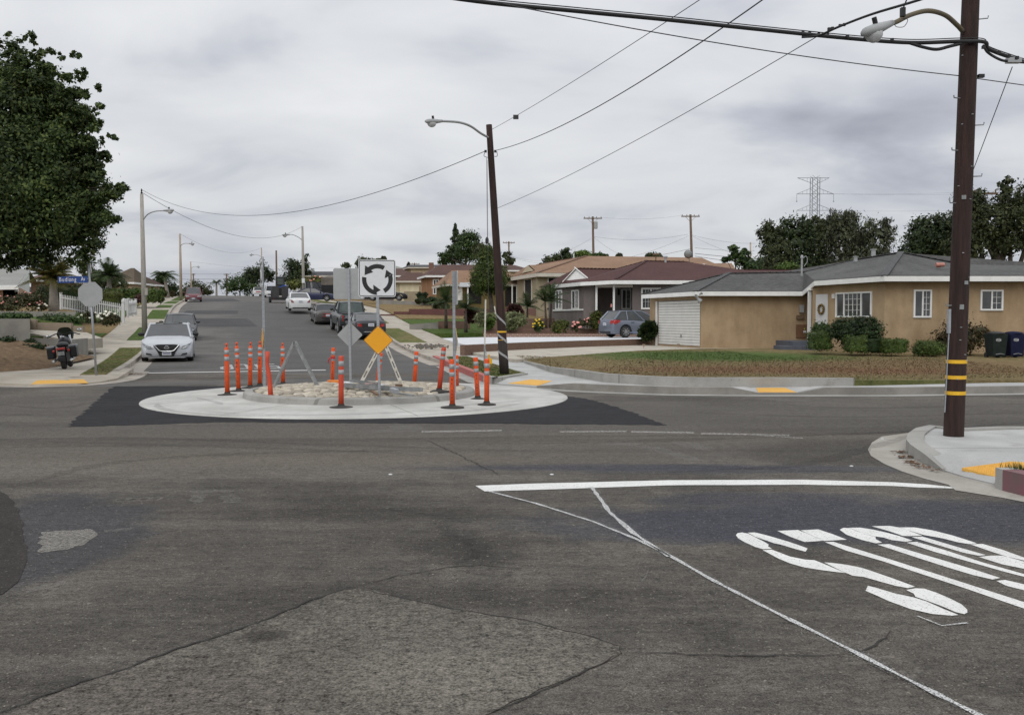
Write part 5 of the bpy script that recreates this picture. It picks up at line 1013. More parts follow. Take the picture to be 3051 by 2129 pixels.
def win(parent, p, dx, nrm, w_, h, cols=((1, 1),), sill=False, name='window', fw=.06, glass=None, fm=None):
    """one window: frame with mullions and muntins, pane as sub-part; cols = (relative width, (nx, ny)) per sash"""
    p = Vector(p); dx = Vector(dx).normalized(); nrm = Vector(nrm).normalized(); mb = MB(); c = lambda x, z, o=.0: p+dx*x+UZ*z+nrm*o; fm = fm or M_TRIM
    def br(x0, z0, x1, z1, t, o=.03): mb.bar(c(x0, z0, o), c(x1, z1, o), t, .06, up=nrm)
    br(0, fw/2, w_, fw/2, fw); br(0, h-fw/2, w_, h-fw/2, fw); br(fw/2, fw, fw/2, h-fw, fw); br(w_-fw/2, fw, w_-fw/2, h-fw, fw)
    tot = sum(a for a, b in cols); x = fw; iw = w_-2*fw
    for i, (a, g) in enumerate(cols):
        sw = iw*a/tot
        if i: br(x, fw, x, h-fw, fw*.8, .032)
        if isinstance(g, tuple):
            for k in range(1, g[0]): br(x+sw*k/g[0], fw, x+sw*k/g[0], h-fw, .013, .010)
            for k in range(1, g[1]): br(x+fw*.3, fw+(h-2*fw)*k/g[1], x+sw-fw*.3, fw+(h-2*fw)*k/g[1], .013, .0105)
        x += sw
    f = mb.build(name, fm, parent)
    MB().ext([tuple(c(fw, fw, .004)), tuple(c(w_-fw, fw, .004)), tuple(c(w_-fw, h-fw, .004)), tuple(c(fw, h-fw, .004))], tuple(nrm*.006)).build('pane', glass or M_PANE, f); return f
def rect(parent, name, p, dx, nrm, w_, h, m, o0=.004, o1=.03):
    p = Vector(p); dx = Vector(dx).normalized(); nrm = Vector(nrm).normalized(); q = [p+nrm*o0, p+dx*w_+nrm*o0, p+dx*w_+UZ*h+nrm*o0, p+UZ*h+nrm*o0]
    return MB().ext([tuple(a) for a in q], tuple(nrm*(o1-o0))).build(name, m, parent)
def walls(parent, pts, z0, z1, m, name='wall'): return MB().prism([(x, y, z1) for x, y in pts], z1-z0).build(name, m, parent)
def fascia(parent, pts, m, h=.2, name='fascia'):
    mb = MB()
    for a, b in zip(pts, pts[1:]): mb.bar(Vector(a)-UZ*h/2, Vector(b)-UZ*h/2, .035, h)
    return mb.build(name, m, parent)
def roof(parent, faces, m, name='roof', th=.06):
    mb = MB()
    for f in faces: mb.poly([tuple(Vector(p)+UZ*.02) for p in f])
    return mb.build(name, m, parent)
def caps(rf, lines, m, r=.05):
    for a, b in lines:
        mb = MB(); a, b = Vector(a), Vector(b); n = max(2, int((b-a).length/.32))
        for i in range(n): mb.bar(a+(b-a)*i/n+UZ*.03, a+(b-a)*(i+1.12)/n+UZ*.055, .26, .03)
        mb.build('ridge_cap', m, rf)
M_CAPG = mat('grey_ridge', (.06, .062, .062), (.10, .10, .10), 9, .95); M_CAPM = mat('maroon_ridge', (.045, .02, .02), (.07, .03, .03), 9, .95); M_CAPT = mat('tan_ridge', (.11, .06, .04), (.16, .09, .06), 9, .95)
X_ = Vector((1, 0, 0)); DV3 = Vector((DV.x, DV.y, 0)); NL = Vector((-.9505, -.3107, 0)); NF = Vector((0, -1, 0))
# --- yellow corner house
A0 = Vector((14.40, 35.5, .1)); yh = thing('bungalow', 'ochre stucco corner bungalow with grey shingle roof and white slatted garage door', 'house', A0)
pA = lambda t: (A0.x+DV.x*t, A0.y+DV.y*t)
ze, zg = 3.03, 2.68
walls(yh, [pA(0), (44, 35.5), (44, 47), (14.4, 47), (14.4, 42), (13.6, 39.8), pA(4.5)], -.1, ze, ST_YEL)
Cg = Vector((8.85, 43.0)); pC = lambda t: (Cg.x+DV.x*t, Cg.y+DV.y*t)
walls(yh, [pC(0), (14.38, 43.0), (14.38, 47.9), pC(5.3)], 0, zg, ST_YEL)
E1 = Vector((14.17, 35.0, 3.23)); L1 = Vector((12.85, 39.05, 3.21)); M1 = Vector((13.45, 42.55, 2.87)); N1 = Vector((8.50, 42.55, 2.87)); O1 = Vector((6.75, 47.9, 2.86)); R1 = Vector((10.75, 45.7, 3.84)); R2 = Vector((14.5, 45.7, 3.90)); Pk = Q(2684, 754, 41.0); P2 = Q(2545, 776, 45.5); S1 = Q(2865, 789, 41.5); S2 = Q(3051, 803, 41.5); S3 = S2+Vector((22, 0, 0)); F1 = Vector((45, 35.0, 3.23)); B1_ = Vector((45, 48, 3.2)); B2 = Vector((13, 49, 2.9)); B3 = Vector((7.5, 49, 2.86))
M1b = Vector((13.55, 44.2, 3.35))
yr = roof(yh, [[E1, F1, S1], [E1, S1, Pk], [F1, S2, S1], [F1, S3, S2], [E1, Pk, P2, L1], [L1, P2, R2, M1], [M1, R2, R1, N1], [N1, R1, O1], [R1, R2, P2, B2, O1], [P2, Pk, B2], [Pk, S1, B1_, B2], [S1, S2, B1_], [S2, S3, B1_], [E1-UZ*.19, F1-UZ*.19, Vector((45, 36, 3.04)), Vector((14.6, 36, 3.04))], [E1-UZ*.19, L1-UZ*.19, Vector((13.4, 39.2, 3.0)), Vector((14.6, 36, 3.0))], [N1-UZ*.19, M1-UZ*.19, Vector((13.5, 43.2, 2.68)), Vector((9.0, 43.2, 2.68))], [N1-UZ*.19, O1-UZ*.19, Vector((7.6, 47.9, 2.66)), Vector((9.1, 43.3, 2.66))], [L1-UZ*.19, M1-UZ*.19, Vector((14.4, 43, 2.7)), Vector((13.6, 39.6, 3.0))]], RO_GREY)
caps(yr, [(E1, Pk), (N1, R1), (R1, R2)], M_CAPG)
caps(yr, [(Pk, P2), (P2, R2), (Pk, S1), (R1, O1)], M_CAPG)
fascia(yh, [F1, E1, L1, M1, N1, O1], M_TRIM)
wl_p = lambda t, z: Vector((*pA(t), z))
win(yh, wl_p(2.88, Q(2494, 945, 37.6).z), -DV3, NL, 2.18, 1.02, ((.9, 0), (2, (4, 4)), (1.05, 0)))
dr_ = rect(yh, 'front_door', wl_p(4.22, .62), -DV3, NL, .80, 2.03, M_DOORW); dr_.name = 'front_door'
mb = MB(); c0 = wl_p(3.80, 2.02)+NL*.06
for k in range(26):
    a = k*.2417*2; mb.ell(c0-DV3*math.cos(a)*.17+UZ*math.sin(a)*.19+NL*random.Random(k).uniform(0, .03), (.06, .06, .045), 6, 4)
tag(mb.build('wreath', mat('autumn_wreath', (.20, .13, .03), (.11, .07, .02), 20, .9)), 'yellow-brown wreath hanging on the white front door', 'wreath')
MB().lathe([(.02, 0), (.03, .04), (.02, .06)], 8, wl_p(3.52, 1.55)+NL*.03, Matrix((UZ, DV3, NL)).transposed()).build('handle', M_GALVD, dr_)
MB().box(wl_p(2.99, 2.55)+NL*.08, (.1, .1, .18)).build('porch_light', M_TRIM, yh)
pp = Q(2412, 900, 40.2); MB().box((pp.x, pp.y, 1.58), (.13, .13, 2.76)).build('porch_post', M_TRIM, yh)
mb = MB(); mb.bar((pp.x-.1, pp.y, 2.9), (13.9, 38.5, 2.9), .08, .1); mb.build('porch_beam', M_TRIM, yh)
MB().box((pp.x+.1, 41.2, .5), (1.8, 2.6, .24)).build('porch_slab', mat('blue_grey_step', (.075, .085, .11), (.1, .11, .13), 4, .8), yh)
MB().box((pp.x-.75, 40.2, .33), (1.3, 1.1, .2)).build('porch_step', bpy.data.materials['blue_grey_step'], yh); MB().box((pp.x+.1, 39.5, .27), (1.1, .6, .3)).build('porch_step', bpy.data.materials['blue_grey_step'], yh)
g2 = lambda u, v, d=42.98: Q(u, v, d)
rect(yh, 'mailbox', g2(2381, 931), X_, NF, .20, .36, M_LAMP, .005, .12); rect(yh, 'meter_box', g2(2372, 950), X_, NF, .34, .18, M_BARN, .005, .1)
rect(yh, 'plywood_panel', g2(2371, 1006), X_, NF, .55, .62, mat('brown_plywood', (.16, .08, .04), (.19, .10, .05), 3, .8), .005, .04)
rect(yh, 'notice', g2(2394, 981), X_, NF, .05, .06, mat('green_tag', (.35, .6, .05)), .042, .046); rect(yh, 'notice', g2(2393, 991), X_, NF, .12, .10, M_SIGNW, .042, .046)
win(yh, Vector((Q(2720, 945, 35.5).x, 35.5, Q(2720, 946, 35.5).z)), X_, NF, .70, 1.08, ((1, (1, 1)), (1, (2, 4))), fw=.065)
win(yh, Vector((Q(2919, 925, 35.5).x, 35.5, Q(2919, 925, 35.5).z)), X_, NF, .88, .80, ((1, (1, 1)), (1, (2, 3))), fw=.065)
rect(yh, 'vent_opening', Q(2692, 1027, 35.48), X_, NF, .15, .1, M_BARN, .0, .08)
# garage door of slats on the oblique wall
gd = MB(); gw = 4.15; gp0 = lambda t, z, o: Vector((*pC(t), z))+NL*o
for i in range(16):
    z0 = .34+i*.134; gd.ext([tuple(gp0(.06, z0, .03)), tuple(gp0(.06+gw, z0, .03)), tuple(gp0(.06+gw, z0+.112, .05)), tuple(gp0(.06, z0+.112, .05))], tuple(-NL*.03))
gdo = gd.build('garage_door', M_GDOOR, yh); MB().ext([tuple(gp0(.05, .33, .006)), tuple(gp0(.08+gw, .33, .006)), tuple(gp0(.08+gw, 2.5, .006)), tuple(gp0(.05, 2.5, .006))], tuple(NL*.012)).build('backing', M_GALVD, gdo)
MB().bar(gp0(4.42, .2, .05), gp0(4.42, 2.5, .05), .16, .05, up=NL).build('door_jamb', M_TRIM, yh)
MB().box(gp0(1.8, .78, .07), (.05, .05, .16)).build('handle', M_GALVD, gdo)
fl = Q(2075, 884, 42.3); mb = MB().lathe([(.05, 0), (.06, .1), (.13, .28), (.12, .29)], 10, fl, Matrix.Rotation(R(140), 3, 'Y')); mb.box(fl+Vector((-.02, 0, .05)), (.1, .1, .12)); mb.lathe([(.03, 0), (.04, .06), (.07, .16)], 10, fl+Vector((.12, 0, .1)), Matrix.Rotation(R(60), 3, 'Y')); mb.build('flood_light', M_GALVD, yh)
def vent(u, v, d, w_, h, lab_m=M_LAMP, nm='roof_vent', par=yh):
    p = Q(u, v, d); mb = MB().box(p+UZ*h*.4, (w_, w_, h*1.1)); mb.box(p+UZ*h*.98, (w_*1.4, w_*1.4, h*.16)); return mb.build(nm, lab_m, par)
vent(2549, 778, 44, .14, .22); vent(2602, 762, 43.5, .16, .30)
mb = MB().lathe([(.09, 0), (.09, .12)], 10, Q(2797, 797, 38.5)); p = Q(2800, 790, 38.4); mb.lathe([(.085, -.16), (.085, .18)], 10, p+Vector((0, 0, .02)), Matrix.Rotation(R(90), 3, 'Y')); mb.build('copper_vent', mat('pink_copper', (.50, .22, .17), (.42, .18, .14), 8, .6), yh)
mb = MB(); p = Q(2389, 800, 44.5); mb.tube([p-UZ*.35, p+UZ*.5], .05, 8); mb.lathe([(.08, .5), (.07, .6), (.02, .66)], 8, p); mb.tube(curve([p+UZ*.45, p+Vector((.2, 0, .6)), p+Vector((.26, 0, .35)), p+Vector((.1, 0, .1))], 4), .015, 5); mb.build('service_mast', M_LAMP, yh)
# --- grey house with the maroon roof
B0 = Q(1739, 965, 60.0); gh = thing('bungalow', 'taupe grey bungalow with maroon shingle roof and white trim behind the blue hatchback', 'house', (B0.x, 60, 1.1))
pB = lambda t: (B0.x+DV.x*t, B0.y+DV.y*t); zE = Q(1739, 845, 60).z-.05; ZB = .7
xg = lambda u, d=60.0: Q(u, 900, d).x
walls(gh, [pB(0), (xg(1773), 60), (xg(1773), 62.6), (xg(1884, 62.6), 62.6), (xg(1884), 60.3), (xg(1884), 60.0), (24, 60), (24, 70), (3, 70), pB(6.6)], ZB, zE, ST_GREY)
F0 = Q(1642, 849, 65.5); F1g = Q(1730, 840, 59.4); F2 = Q(1827, 835, 59.2); F3 = Q(2430, 836, 59.2); G0 = Q(1687, 836, 63); G1 = Q(1752, 829, 61.5); R0g = Q(1717, 800, 63.0); R1g = Q(1838, 802, 65); R2g = Q(1925, 778, 64.5); R3g = Q(2036, 780, 64.5); R4g = Q(2160, 804, 64.5); R5g = Q(2470, 806, 64.5); bk1 = Vector((2.0, 70.5, F1g.z)); bk2 = Vector((24.5, 70.5, F1g.z))
gr_ = roof(gh, [[F2, F3, R3g], [F2, R3g, R2g], [F3, R4g, R3g], [F3, R5g, R4g], [F2, R2g, R1g, R0g, G1, F1g], [F0, F1g, G1, G0], [F0, G0, R0g, R1g, bk1], [R1g, R2g, bk1], [R2g, R3g, bk2, bk1], [R3g, R4g, bk2], [R4g, R5g, bk2], [F1g-UZ*.2, F2-UZ*.2, F3-UZ*.2, Vector((24, 60.3, zE-.02)), Vector((B0.x, 60.3, zE-.02))], [F0-UZ*.2, F1g-UZ*.2, Vector((B0.x+.2, 60.4, zE-.03)), Vector((pB(6)[0]+.3, pB(6)[1], zE-.03))]], RO_MAR)
caps(gr_, [(R0g, R1g), (R1g, R2g), (R2g, R3g), (R3g, R4g), (R4g, R5g)], M_CAPM); caps(gr_, [(F2+Vector((.2, .3, .1)), R2g)], M_CAPM)
fascia(gh, [F0, F1g, F2, F3], M_TRIM, .24)
MB().poly([tuple(p+Vector((-.05, -.12, 0))) for p in (G0, G1, R0g)]).build('gable', ST_WHT, gh)
mb = MB(); o_ = Vector((-.08, -.2, 0)); mb.bar(G0+o_+Vector((-.2, 0, -.1)), R0g+o_, .05, .26, up=(0, 1, 0)); mb.bar(G1+o_+Vector((.1, 0, -.05)), R0g+o_+UZ*.02, .055, .25, up=(0, 1, 0)); mb.build('bargeboard', M_TRIM, gh)
gz = lambda v, d=60: Q(1700, v, d).z
wB = lambda t, z: Vector((*pB(t), z))
win(gh, wB(2.05, gz(921, 61.5)), -DV3, NL, 1.25, 1.28, ((1, 0), (1, (2, 4))), fw=.08); win(gh, wB(5.1, gz(921.5, 64)), -DV3, NL, 1.25, 1.35, ((1, 0), (1, (2, 4))), fw=.08)
mb = MB().bar(wB(5.6, gz(924, 64))+NL*.03, wB(.05, gz(922, 60))+NL*.03, .10, .06, up=NL); mb.build('sill_band', M_TRIM, gh)
win(gh, Vector((xg(1910), 60, gz(921))), X_, NF, 1.28, 1.40, ((1, (3, 3)), (1, (3, 3))), fw=.1); 
win(gh, Vector((xg(1849, 62.6)+.05, 62.6, gz(921, 62.6))), X_, NF, .66, 1.38, ((1, 0), (1, (2, 4))), fw=.08)
d_ = rect(gh, 'front_door', Vector((xg(1833, 62.6), 62.6, gz(940, 62.6))), X_, NF, .36, 1.9, mat('grey_door', (.26, .25, .25), (.3, .29, .29), 4, .6)); MB().box((xg(1843, 62.6), 62.53, gz(870, 62.6)), (.14, .08, .4)).build('door_lamp', M_DARK, gh)
for u in (1776.5, 1828.5): MB().box((xg(u, 59.9), 59.85, (zE+1.0)/2+.1), (.13, .13, zE-1.05)).build('porch_post', M_TRIM, gh)
MB().box(((xg(1773)+xg(1884))/2, 59.88, zE-.10), (xg(1884)-xg(1773), .1, .2)).build('porch_beam', M_TRIMC, gh)
rect(gh, 'pink_banner', Q(1819, 915, 59.9), X_, NF, .1, .22, mat('pink_cloth', (.6, .25, .22)), .0, .02)
p = Q(1983, 776, 64.2); MB().lathe([(.08, -.2), (.08, .18), (.14, .2), (.14, .3)], 10, p).build('roof_vent', M_LAMP, gh); p = Q(2097, 791, 64.2); MB().lathe([(.1, -.1), (.1, .12)], 8, p).build('roof_vent', M_TRIM, gh)
# --- khaki house with the wide tan roof
D1 = 76; kh = thing('bungalow', 'khaki stucco house with a wide tan shingle roof behind the grey house', 'house', (Q(1545, 960, D1).x, D1, 2)); q = lambda u, v, d=D1: Q(u, v, d)
K0 = q(1601, 945, 76); pk = lambda t: (K0.x+DV.x*t, K0.y+DV.y*t); zk = q(1601, 816).z
walls(kh, [pk(0), (q(2190, 800).x, 76), (q(2190, 800).x, 92), (q(1700, 800).x, 92), pk(5.3)], 1.0, zk, ST_KHA)
f0, f1, f2 = q(1522, 826, 81), q(1601, 813, 75.4), q(2200, 816, 75.4); a0, a1_, a2, a3, a4 = q(1576, 790, 79.5), q(1598, 789.5, 82), q(1748, 763, 84), q(2090, 768, 84), q(2126, 785, 84); a5 = q(2180, 784, 84); g1 = q(1558, 814, 79), q(1594, 806, 77.2); kb = [Vector((f2.x, 92, zk)), Vector((f0.x-1, 92, zk))]
kr = roof(kh, [[f1, f2, a3], [f1, a3, a2], [f2, a4, a3], [f2, a5, a4], [f1, a2, a1_, a0, g1[1]], [f0, f1, g1[1], g1[0]], [f0, g1[0], a0, a1_, kb[1]], [a1_, a2, kb[1]], [a2, a3, kb[0], kb[1]], [a3, a4, a5, kb[0]], [f0-UZ*.2, f1-UZ*.2, f2-UZ*.2, Vector((f2.x, 76.3, zk-.03)), Vector((K0.x, 76.3, zk-.03))]], RO_TAN)
caps(kr, [(f1, a2), (a1_, a2)], M_CAPT); fascia(kh, [f0, f1, f2], M_TRIMC, .3); mb = MB().poly([tuple(p+Vector((-.1, -.15, 0))) for p in (g1[0], g1[1], a0)]); mb.build('gable', ST_KHA, kh)
wk = lambda t, z: Vector((*pk(t), z)); win(kh, wk(3.2, Q(1561, 900, 78.5).z-.4), -DV3, NL, 1.9, 2.4, ((1, 0),), fw=.1, glass=M_DARK, fm=M_TRIMC)
win(kh, Vector((q(1632, 845).x, 76, q(1632, 846).z)), X_, NF, .55, .55, ((1, 0),), glass=M_DARK); win(kh, Vector((q(1650, 845).x, 76, q(1650, 846).z)), X_, NF, .62, .58, ((1, (2, 2)), (1, (2, 2))))
rect(kh, 'brick_panel', Vector((*pk(2.6), 1.4)), -DV3, NL, 2.2, 1.1, M_BRICK, .004, .06); rect(kh, 'mail_slot', q(1630, 921, 75.95), X_, NF, .3, .1, M_DARK, .0, .02)
sd = Q(2051, 757, 78); t = thing('satellite_dish', 'grey satellite dish on the tan roof ridge in front of the dark pole', 'satellite dish', sd-UZ*.6)
MB().lathe([(.02, .10), (.2, .07), (.36, 0), (.37, .01), (.2, .085), (.02, .115)], 20, sd, Matrix.Rotation(R(100), 3, 'X') @ Matrix.Rotation(R(-15), 3, 'Y')).build('dish', M_GALVD, t, smooth=True); MB().tube([sd, sd-UZ*.7+Vector((.15, .2, 0))], .03, 6).build('mast', M_GALVD, t)
mb = MB(); p = Q(1954, 775, 78); mb.tube([p-UZ*.4, p+UZ*.45], .05, 6); mb.box(p+UZ*.5, (.45, .45, .12)); mb.build('roof_vent', M_BARN, kh)
# --- smaller houses up the hill, each boxed from its own corner
def house(lab, u0, u1, ve, vb, vr, d, V, wm, rm, tm=M_TRIMC, rl=.25, rr=.75, items=(), ov=.45, side=True, gable=None, name='bungalow'):
    a = Q(u0, ve, d); b = Q(u1, ve, d); zb_ = Q(u0, vb, d).z; ze_ = a.z; t = thing(name, lab, 'house', (a.x, d, zb_)); U = b.x-a.x; dv = DV3*V
    walls(t, [(a.x, d), (b.x, d), (b.x+dv.x*.2, d+V), (a.x+dv.x, d+V)], zb_-.8, ze_, wm)
    e0, e1 = a+Vector((-ov, -ov, .05)), b+Vector((ov, -ov, .05)); e3 = a+dv+Vector((-ov, ov, .05)); e2 = b+Vector((dv.x*.2+ov, V+ov, .05)); zr = Q(u0, vr, d+V*.5).z; mid = DV3*(V*.5)
    r0 = Vector((a.x+U*rl+mid.x, d+V*.5, zr)); r1 = Vector((a.x+U*rr+mid.x, d+V*.5, zr))
    rf = roof(t, [[e0, e1, r1, r0], [e3, e0, r0], [e1, e2, r1], [e2, e3, r0, r1], [e0-UZ*.17, e1-UZ*.17, e2-UZ*.17, e3-UZ*.17]], rm); fascia(t, [e3, e0, e1, e2], tm, .2)
    for it in items:
        k, u, v, uw, vh = it[:5]; p = Q(u, v+vh, d); w_ = uw/F*d; h = vh/F*d
        if k == 'win': win(t, p, X_, NF, w_, h, ((1, 0), (1, 0)), fw=.09, fm=tm)
        else: rect(t, k, p, X_, NF, w_, h, it[5], .004, .05)
    return t, rf
house('cream house with brown hip roof and tan shutter beside the sign', 1192, 1277, 838, 895, 812, 104, 4, ST_CRM, RO_BRN, M_TRIMC, .35, .9, (('garage_panel', 1204, 868, 58, 27, ST_KHA), ('wood_post', 1250, 853, 3, 18, M_BARN)))
house('orange stucco house with brown roof and tall picture window', 1283, 1470, 822, 888, 789, 93, 4.5, ST_ORA, RO_BRN, M_TRIM, .22, .8, (('win', 1290, 832, 18, 45), ('win', 1325, 828, 24, 16), ('shutter', 1325, 828, 11, 16, M_DOORW)))
mb = MB().box(Q(1285, 796, 112), (.55, .6, 1.1)); tag(mb.build('chimney_stack', M_BRICK), 'square red brick chimney above the brown roofs', 'chimney')
t_, _ = house('house with low tan roof, deep dark porch and pale awning behind the egg-shaped tree', 1345, 1560, 848, 920, 806, 84, 6, ST_OLV, RO_TAN, M_TRIMC, .12, .9, (('garage_door', 1360, 852, 18, 42, M_GDOOR), ('porch_shade_panel', 1396, 856, 38, 48, M_DARK), ('porch_shade_panel', 1505, 856, 36, 55, M_DARK)))  # flat dark panels on the wall stand for the shade inside the porch
p = Q(1385, 848, 83.4); MB().ext([tuple(p+Vector(v)) for v in ((-.45, 0, .15), (.5, 0, .15), (.5, -1, -.25), (-.45, -1, -.25))], (0, 0, .05)).build('awning', M_LAMP, t_)
for u in (1394, 1526, 1540): MB().box((Q(u, 880, 82.6).x, 82.6, Q(u, 885, 82.6).z), (.12, .12, 2.2)).build('porch_post', M_TRIM, t_)
house('brown-roofed house mostly hidden behind the circular-arrow sign', 1095, 1230, 822, 885, 800, 122, 10, ST_GREY, RO_BRN, M_TRIM, .3, .9)
house('white gabled house far up the hill right of the circular-arrow sign', 1150, 1215, 805, 830, 783, 165, 12, ST_WHT, RO_LG, M_TRIM, .05, .2)
house('low dark-roofed house near the crest behind the white fence', 895, 1075, 822, 850, 809, 150, 12, ST_BEI, RO_DK, M_TRIMC, .12, .92)
house('long brown roof far behind the egg-shaped tree', 1440, 1575, 806, 860, 790, 125, 10, ST_BEI, RO_BRN, M_TRIM, .08, .95)
house('grey roofed house on the skyline behind the red chimney', 1225, 1400, 797, 830, 789, 150, 12, ST_BEI, RO_DK, M_TRIMC, .1, .95)
# left side houses
wg = thing('bungalow', 'peach house with white gable end and grey roof at the left edge under the tree', 'house', (Q(0, 900, 60).x, 60, 1.5))
q = lambda u, v, d: Q(u, v, d)
mb = MB().poly([tuple(p) for p in (q(-160, 853, 62), q(53, 853, 62), q(53, 940, 62), q(-160, 940, 62))]); mb.ext([tuple(p) for p in (q(53, 853, 62), q(53, 940, 62), q(93, 940, 70), q(93, 876, 70))], (-1, 0, 0)); mb.build('wall', ST_PCH, wg)
MB().ext([tuple(p) for p in (q(51, 868, 61.5), q(88, 876, 70), q(88, 808, 70), q(84, 806, 69.5))], (-.2, 0, 0)).build('gable', ST_WHT, wg)
roof(wg, [[q(-170, 853, 61.2), q(53, 850, 61.2), q(87, 804, 69.5), q(-120, 780, 69.5)], [q(87, 804, 69.5), q(-120, 780, 69.5), q(-120, 840, 78), q(110, 840, 78)]], RO_LG); fascia(wg, [q(-170, 853, 61.2), q(53, 851, 61.2)], M_TRIM, .25); fascia(wg, [q(53, 851, 61.2), q(87, 805, 69.5)], M_TRIM, .25)
house('pink stucco house with brown hip roof beyond the white sport utility car', 92, 168, 834, 880, 817, 78, 8, ST_PCH, RO_BRN, M_TRIM, .1, .6)
house('beige house with steep brown gable roof behind the left palm', 318, 392, 842, 880, 799, 95, 6, ST_BEI, RO_OLV, M_TRIM, .86, 1.0, (('window', 330, 848, 17, 14, M_BARN),))
house('maroon-roofed house just beyond the beige gabled one', 395, 412, 843, 870, 818, 112, 8, ST_BEI, RO_MAR, M_TRIM, .2, .95)
house('low pale house far up the left side behind the hedge', 425, 472, 855, 870, 849, 135, 8, ST_BEI, RO_BRN, M_TRIM, .1, .9)
# ------------------------------------------------------------------ garden walls and fences
def gwall(lab, pts, h, th, m, name='garden_wall', cat='garden wall'): return tag(wallline(name, [p[:2] for p in pts], [p[2] for p in pts], h, th, m), lab, cat)
def Z(u, v, d): return Q(u, v, d)
gwall('low dark brick wall along the lower edge of the white driveway', [Z(1383, 1027.5, 36.9), Z(1560, 1020, 41), Z(1760, 1013.5, 45.3), Z(1952, 1008.5, 48.6)], .6, .2, M_BRICKD, 'brick_wall')
gwall('low block edging wall above the white driveway', [Z(1442, 993, 54.5), Z(1640, 993, 55.2), Z(1800, 994, 56), Z(1960, 994, 57)], .7, .2, M_BLOCK, 'block_wall'); 
gwall('brown planter wall above the block edging', [Z(1441, 979, 56), Z(1640, 978, 57), Z(1790, 979, 58.5)], .6, .2, M_BLKP, 'planter_wall')
for l, a, b, v, d in (('maroon wall at its low left step along the dry lawn', 1128, 1173, 936, 74), ('maroon wall at its middle step', 1173, 1218, 928, 74.3), ('long maroon block wall in front of the egg-shaped tree', 1218, 1530, 920, 74.6)): gwall(l, [Z(a, v, d), Z(b, v, d+.2)], 1.6, .2, M_MARW, 'block_wall')
gwall('short grey block wall crossing the green lawn', [Z(1220, 966, 62), Z(1305, 960, 62)], .5, .2, M_GBLK, 'block_wall'); gwall('short brown block wall right of the grey one in the lawn', [Z(1306, 956, 62.5), Z(1400, 957, 62.5)], .5, .2, M_BLKP, 'block_wall')
gwall('long low brown wall behind the bushes of the grey house', [Z(1440, 951, 63), Z(1650, 948, 61.5)], .8, .2, M_BLKP, 'block_wall')
gwall('grey wall below the cream house on the dry lawn', [Z(1120, 893, 96), Z(1300, 900, 92)], .8, .2, M_GBLK, 'block_wall')
# left retaining walls
gwall('tall grey block retaining wall above the soil bank on the left', [Z(-200, 949, 32.0), Z(88, 949, 32.0), Z(88, 949, 38)], 1.3, .2, M_GBLK, 'retaining_wall')
gwall('low grey block wall behind the motorcycle along the driveway', [Z(60, 1003, 32.2), Z(205, 1012, 32.5), Z(261, 1007, 36.5)], 1.0, .15, M_GBLK, 'retaining_wall')
for l, u0, u1, v, d in (('tan stepped block wall, highest left step', 88, 106, 950, 41.5), ('tan stepped block wall, long middle step', 106, 212, 960, 41.6), ('tan stepped block wall, lowest right step', 212, 247, 970, 41.7)): gwall(l, [Z(u0, v, d), Z(u1, v+2, d)], 1.2, .2, M_TBLK, 'retaining_wall')
gwall('upper grey block wall below the rose bushes', [Z(-100, 926, 46), Z(225, 928, 47)], .8, .2, M_GBLK, 'retaining_wall'); 
struct(MB().prism([tuple(p) for p in (Z(-200, 945, 46.2), Z(226, 927, 47.2), Z(170, 915, 62), Z(-200, 905, 62))], .5).build('yard', M_DRY)); struct(MB().prism([tuple(p) for p in (Z(-200, 950, 32.3), Z(86, 950, 32.3), Z(88, 950, 41.7), Z(247, 972, 41.9), Z(226, 942, 46.8), Z(-200, 945, 46))], .3).build('yard', M_GREEN)); 
struct(MB().prism([tuple(Z(*a)) for a in ((90, 985, 36), (90, 992, 33), (205, 1013, 32.8), (258, 1009, 36.4), (306, 1007, 38.2), (258, 990, 41), (90, 982, 41))], .4).build('driveway', M_WALK))
struct(MB().prism([tuple(p) for p in (Z(90, 986, 35.9), Z(90, 1001, 32.6), Z(160, 1004, 33.2))], .2).build('lawn', M_GREEN))
# picket fence
M_FENCE = mat('fence_white', (.60, .60, .59), (.52, .52, .51), 3, .7)
def picket(lab, a, b, h, n, gate=None):
    M_TRIM = M_FENCE; a, b = Vector(a), Vector(b); t = thing('picket_fence', lab, 'picket fence', a); L = b-a; dx = L.normalized(); nr = dx.cross(UZ)
    for f in (0, .5, 1): p = a+L*f; mb = MB(); mb.box(p+UZ*(h*.52), (.11, .11, h*1.08)); mb.box(p+UZ*h*1.08, (.14, .14, .05)); mb.build('post', M_TRIM, t)
    for z in (.22, .8): MB().bar(a+UZ*h*z, b+UZ*h*z, .09, .04, up=UZ).build('rail', M_TRIM, t)
    for i in range(n):
        p = a+L*((i+.5)/n)+nr*.035; w_ = .042; pts = [p-dx*w_+UZ*.08, p+dx*w_+UZ*.08, p+dx*w_+UZ*h*.92, p+UZ*h*1.0, p-dx*w_+UZ*h*.92]; MB().ext([tuple(v) for v in pts], tuple(nr*.02)).build('picket', M_TRIM, t)
    return t
def gnd(u, v, d): p = Q(u, v, d); return p
fa, fb, fc, fd = gnd(182, 925, 54), gnd(368, 961, 47.5), gnd(381, 945, 54), gnd(405, 938, 60)
fa.z, fb.z = Q(182, 926, 54).z, Q(368, 961, 47.5).z
picket('white picket fence running along the front garden on the left', fa, fb, .98, 34); picket('white picket fence section along the pavement beyond the gap', fc, fd, .95, 22); 
picket('short far run of white picket fence behind the trimmed bush', gnd(352, 928, 60), gnd(384, 929, 59.5), .8, 10)
picket('white fence near the crest behind the white coupe', gnd(873, 893, 128), gnd(898, 884, 128), 1.3, 8)
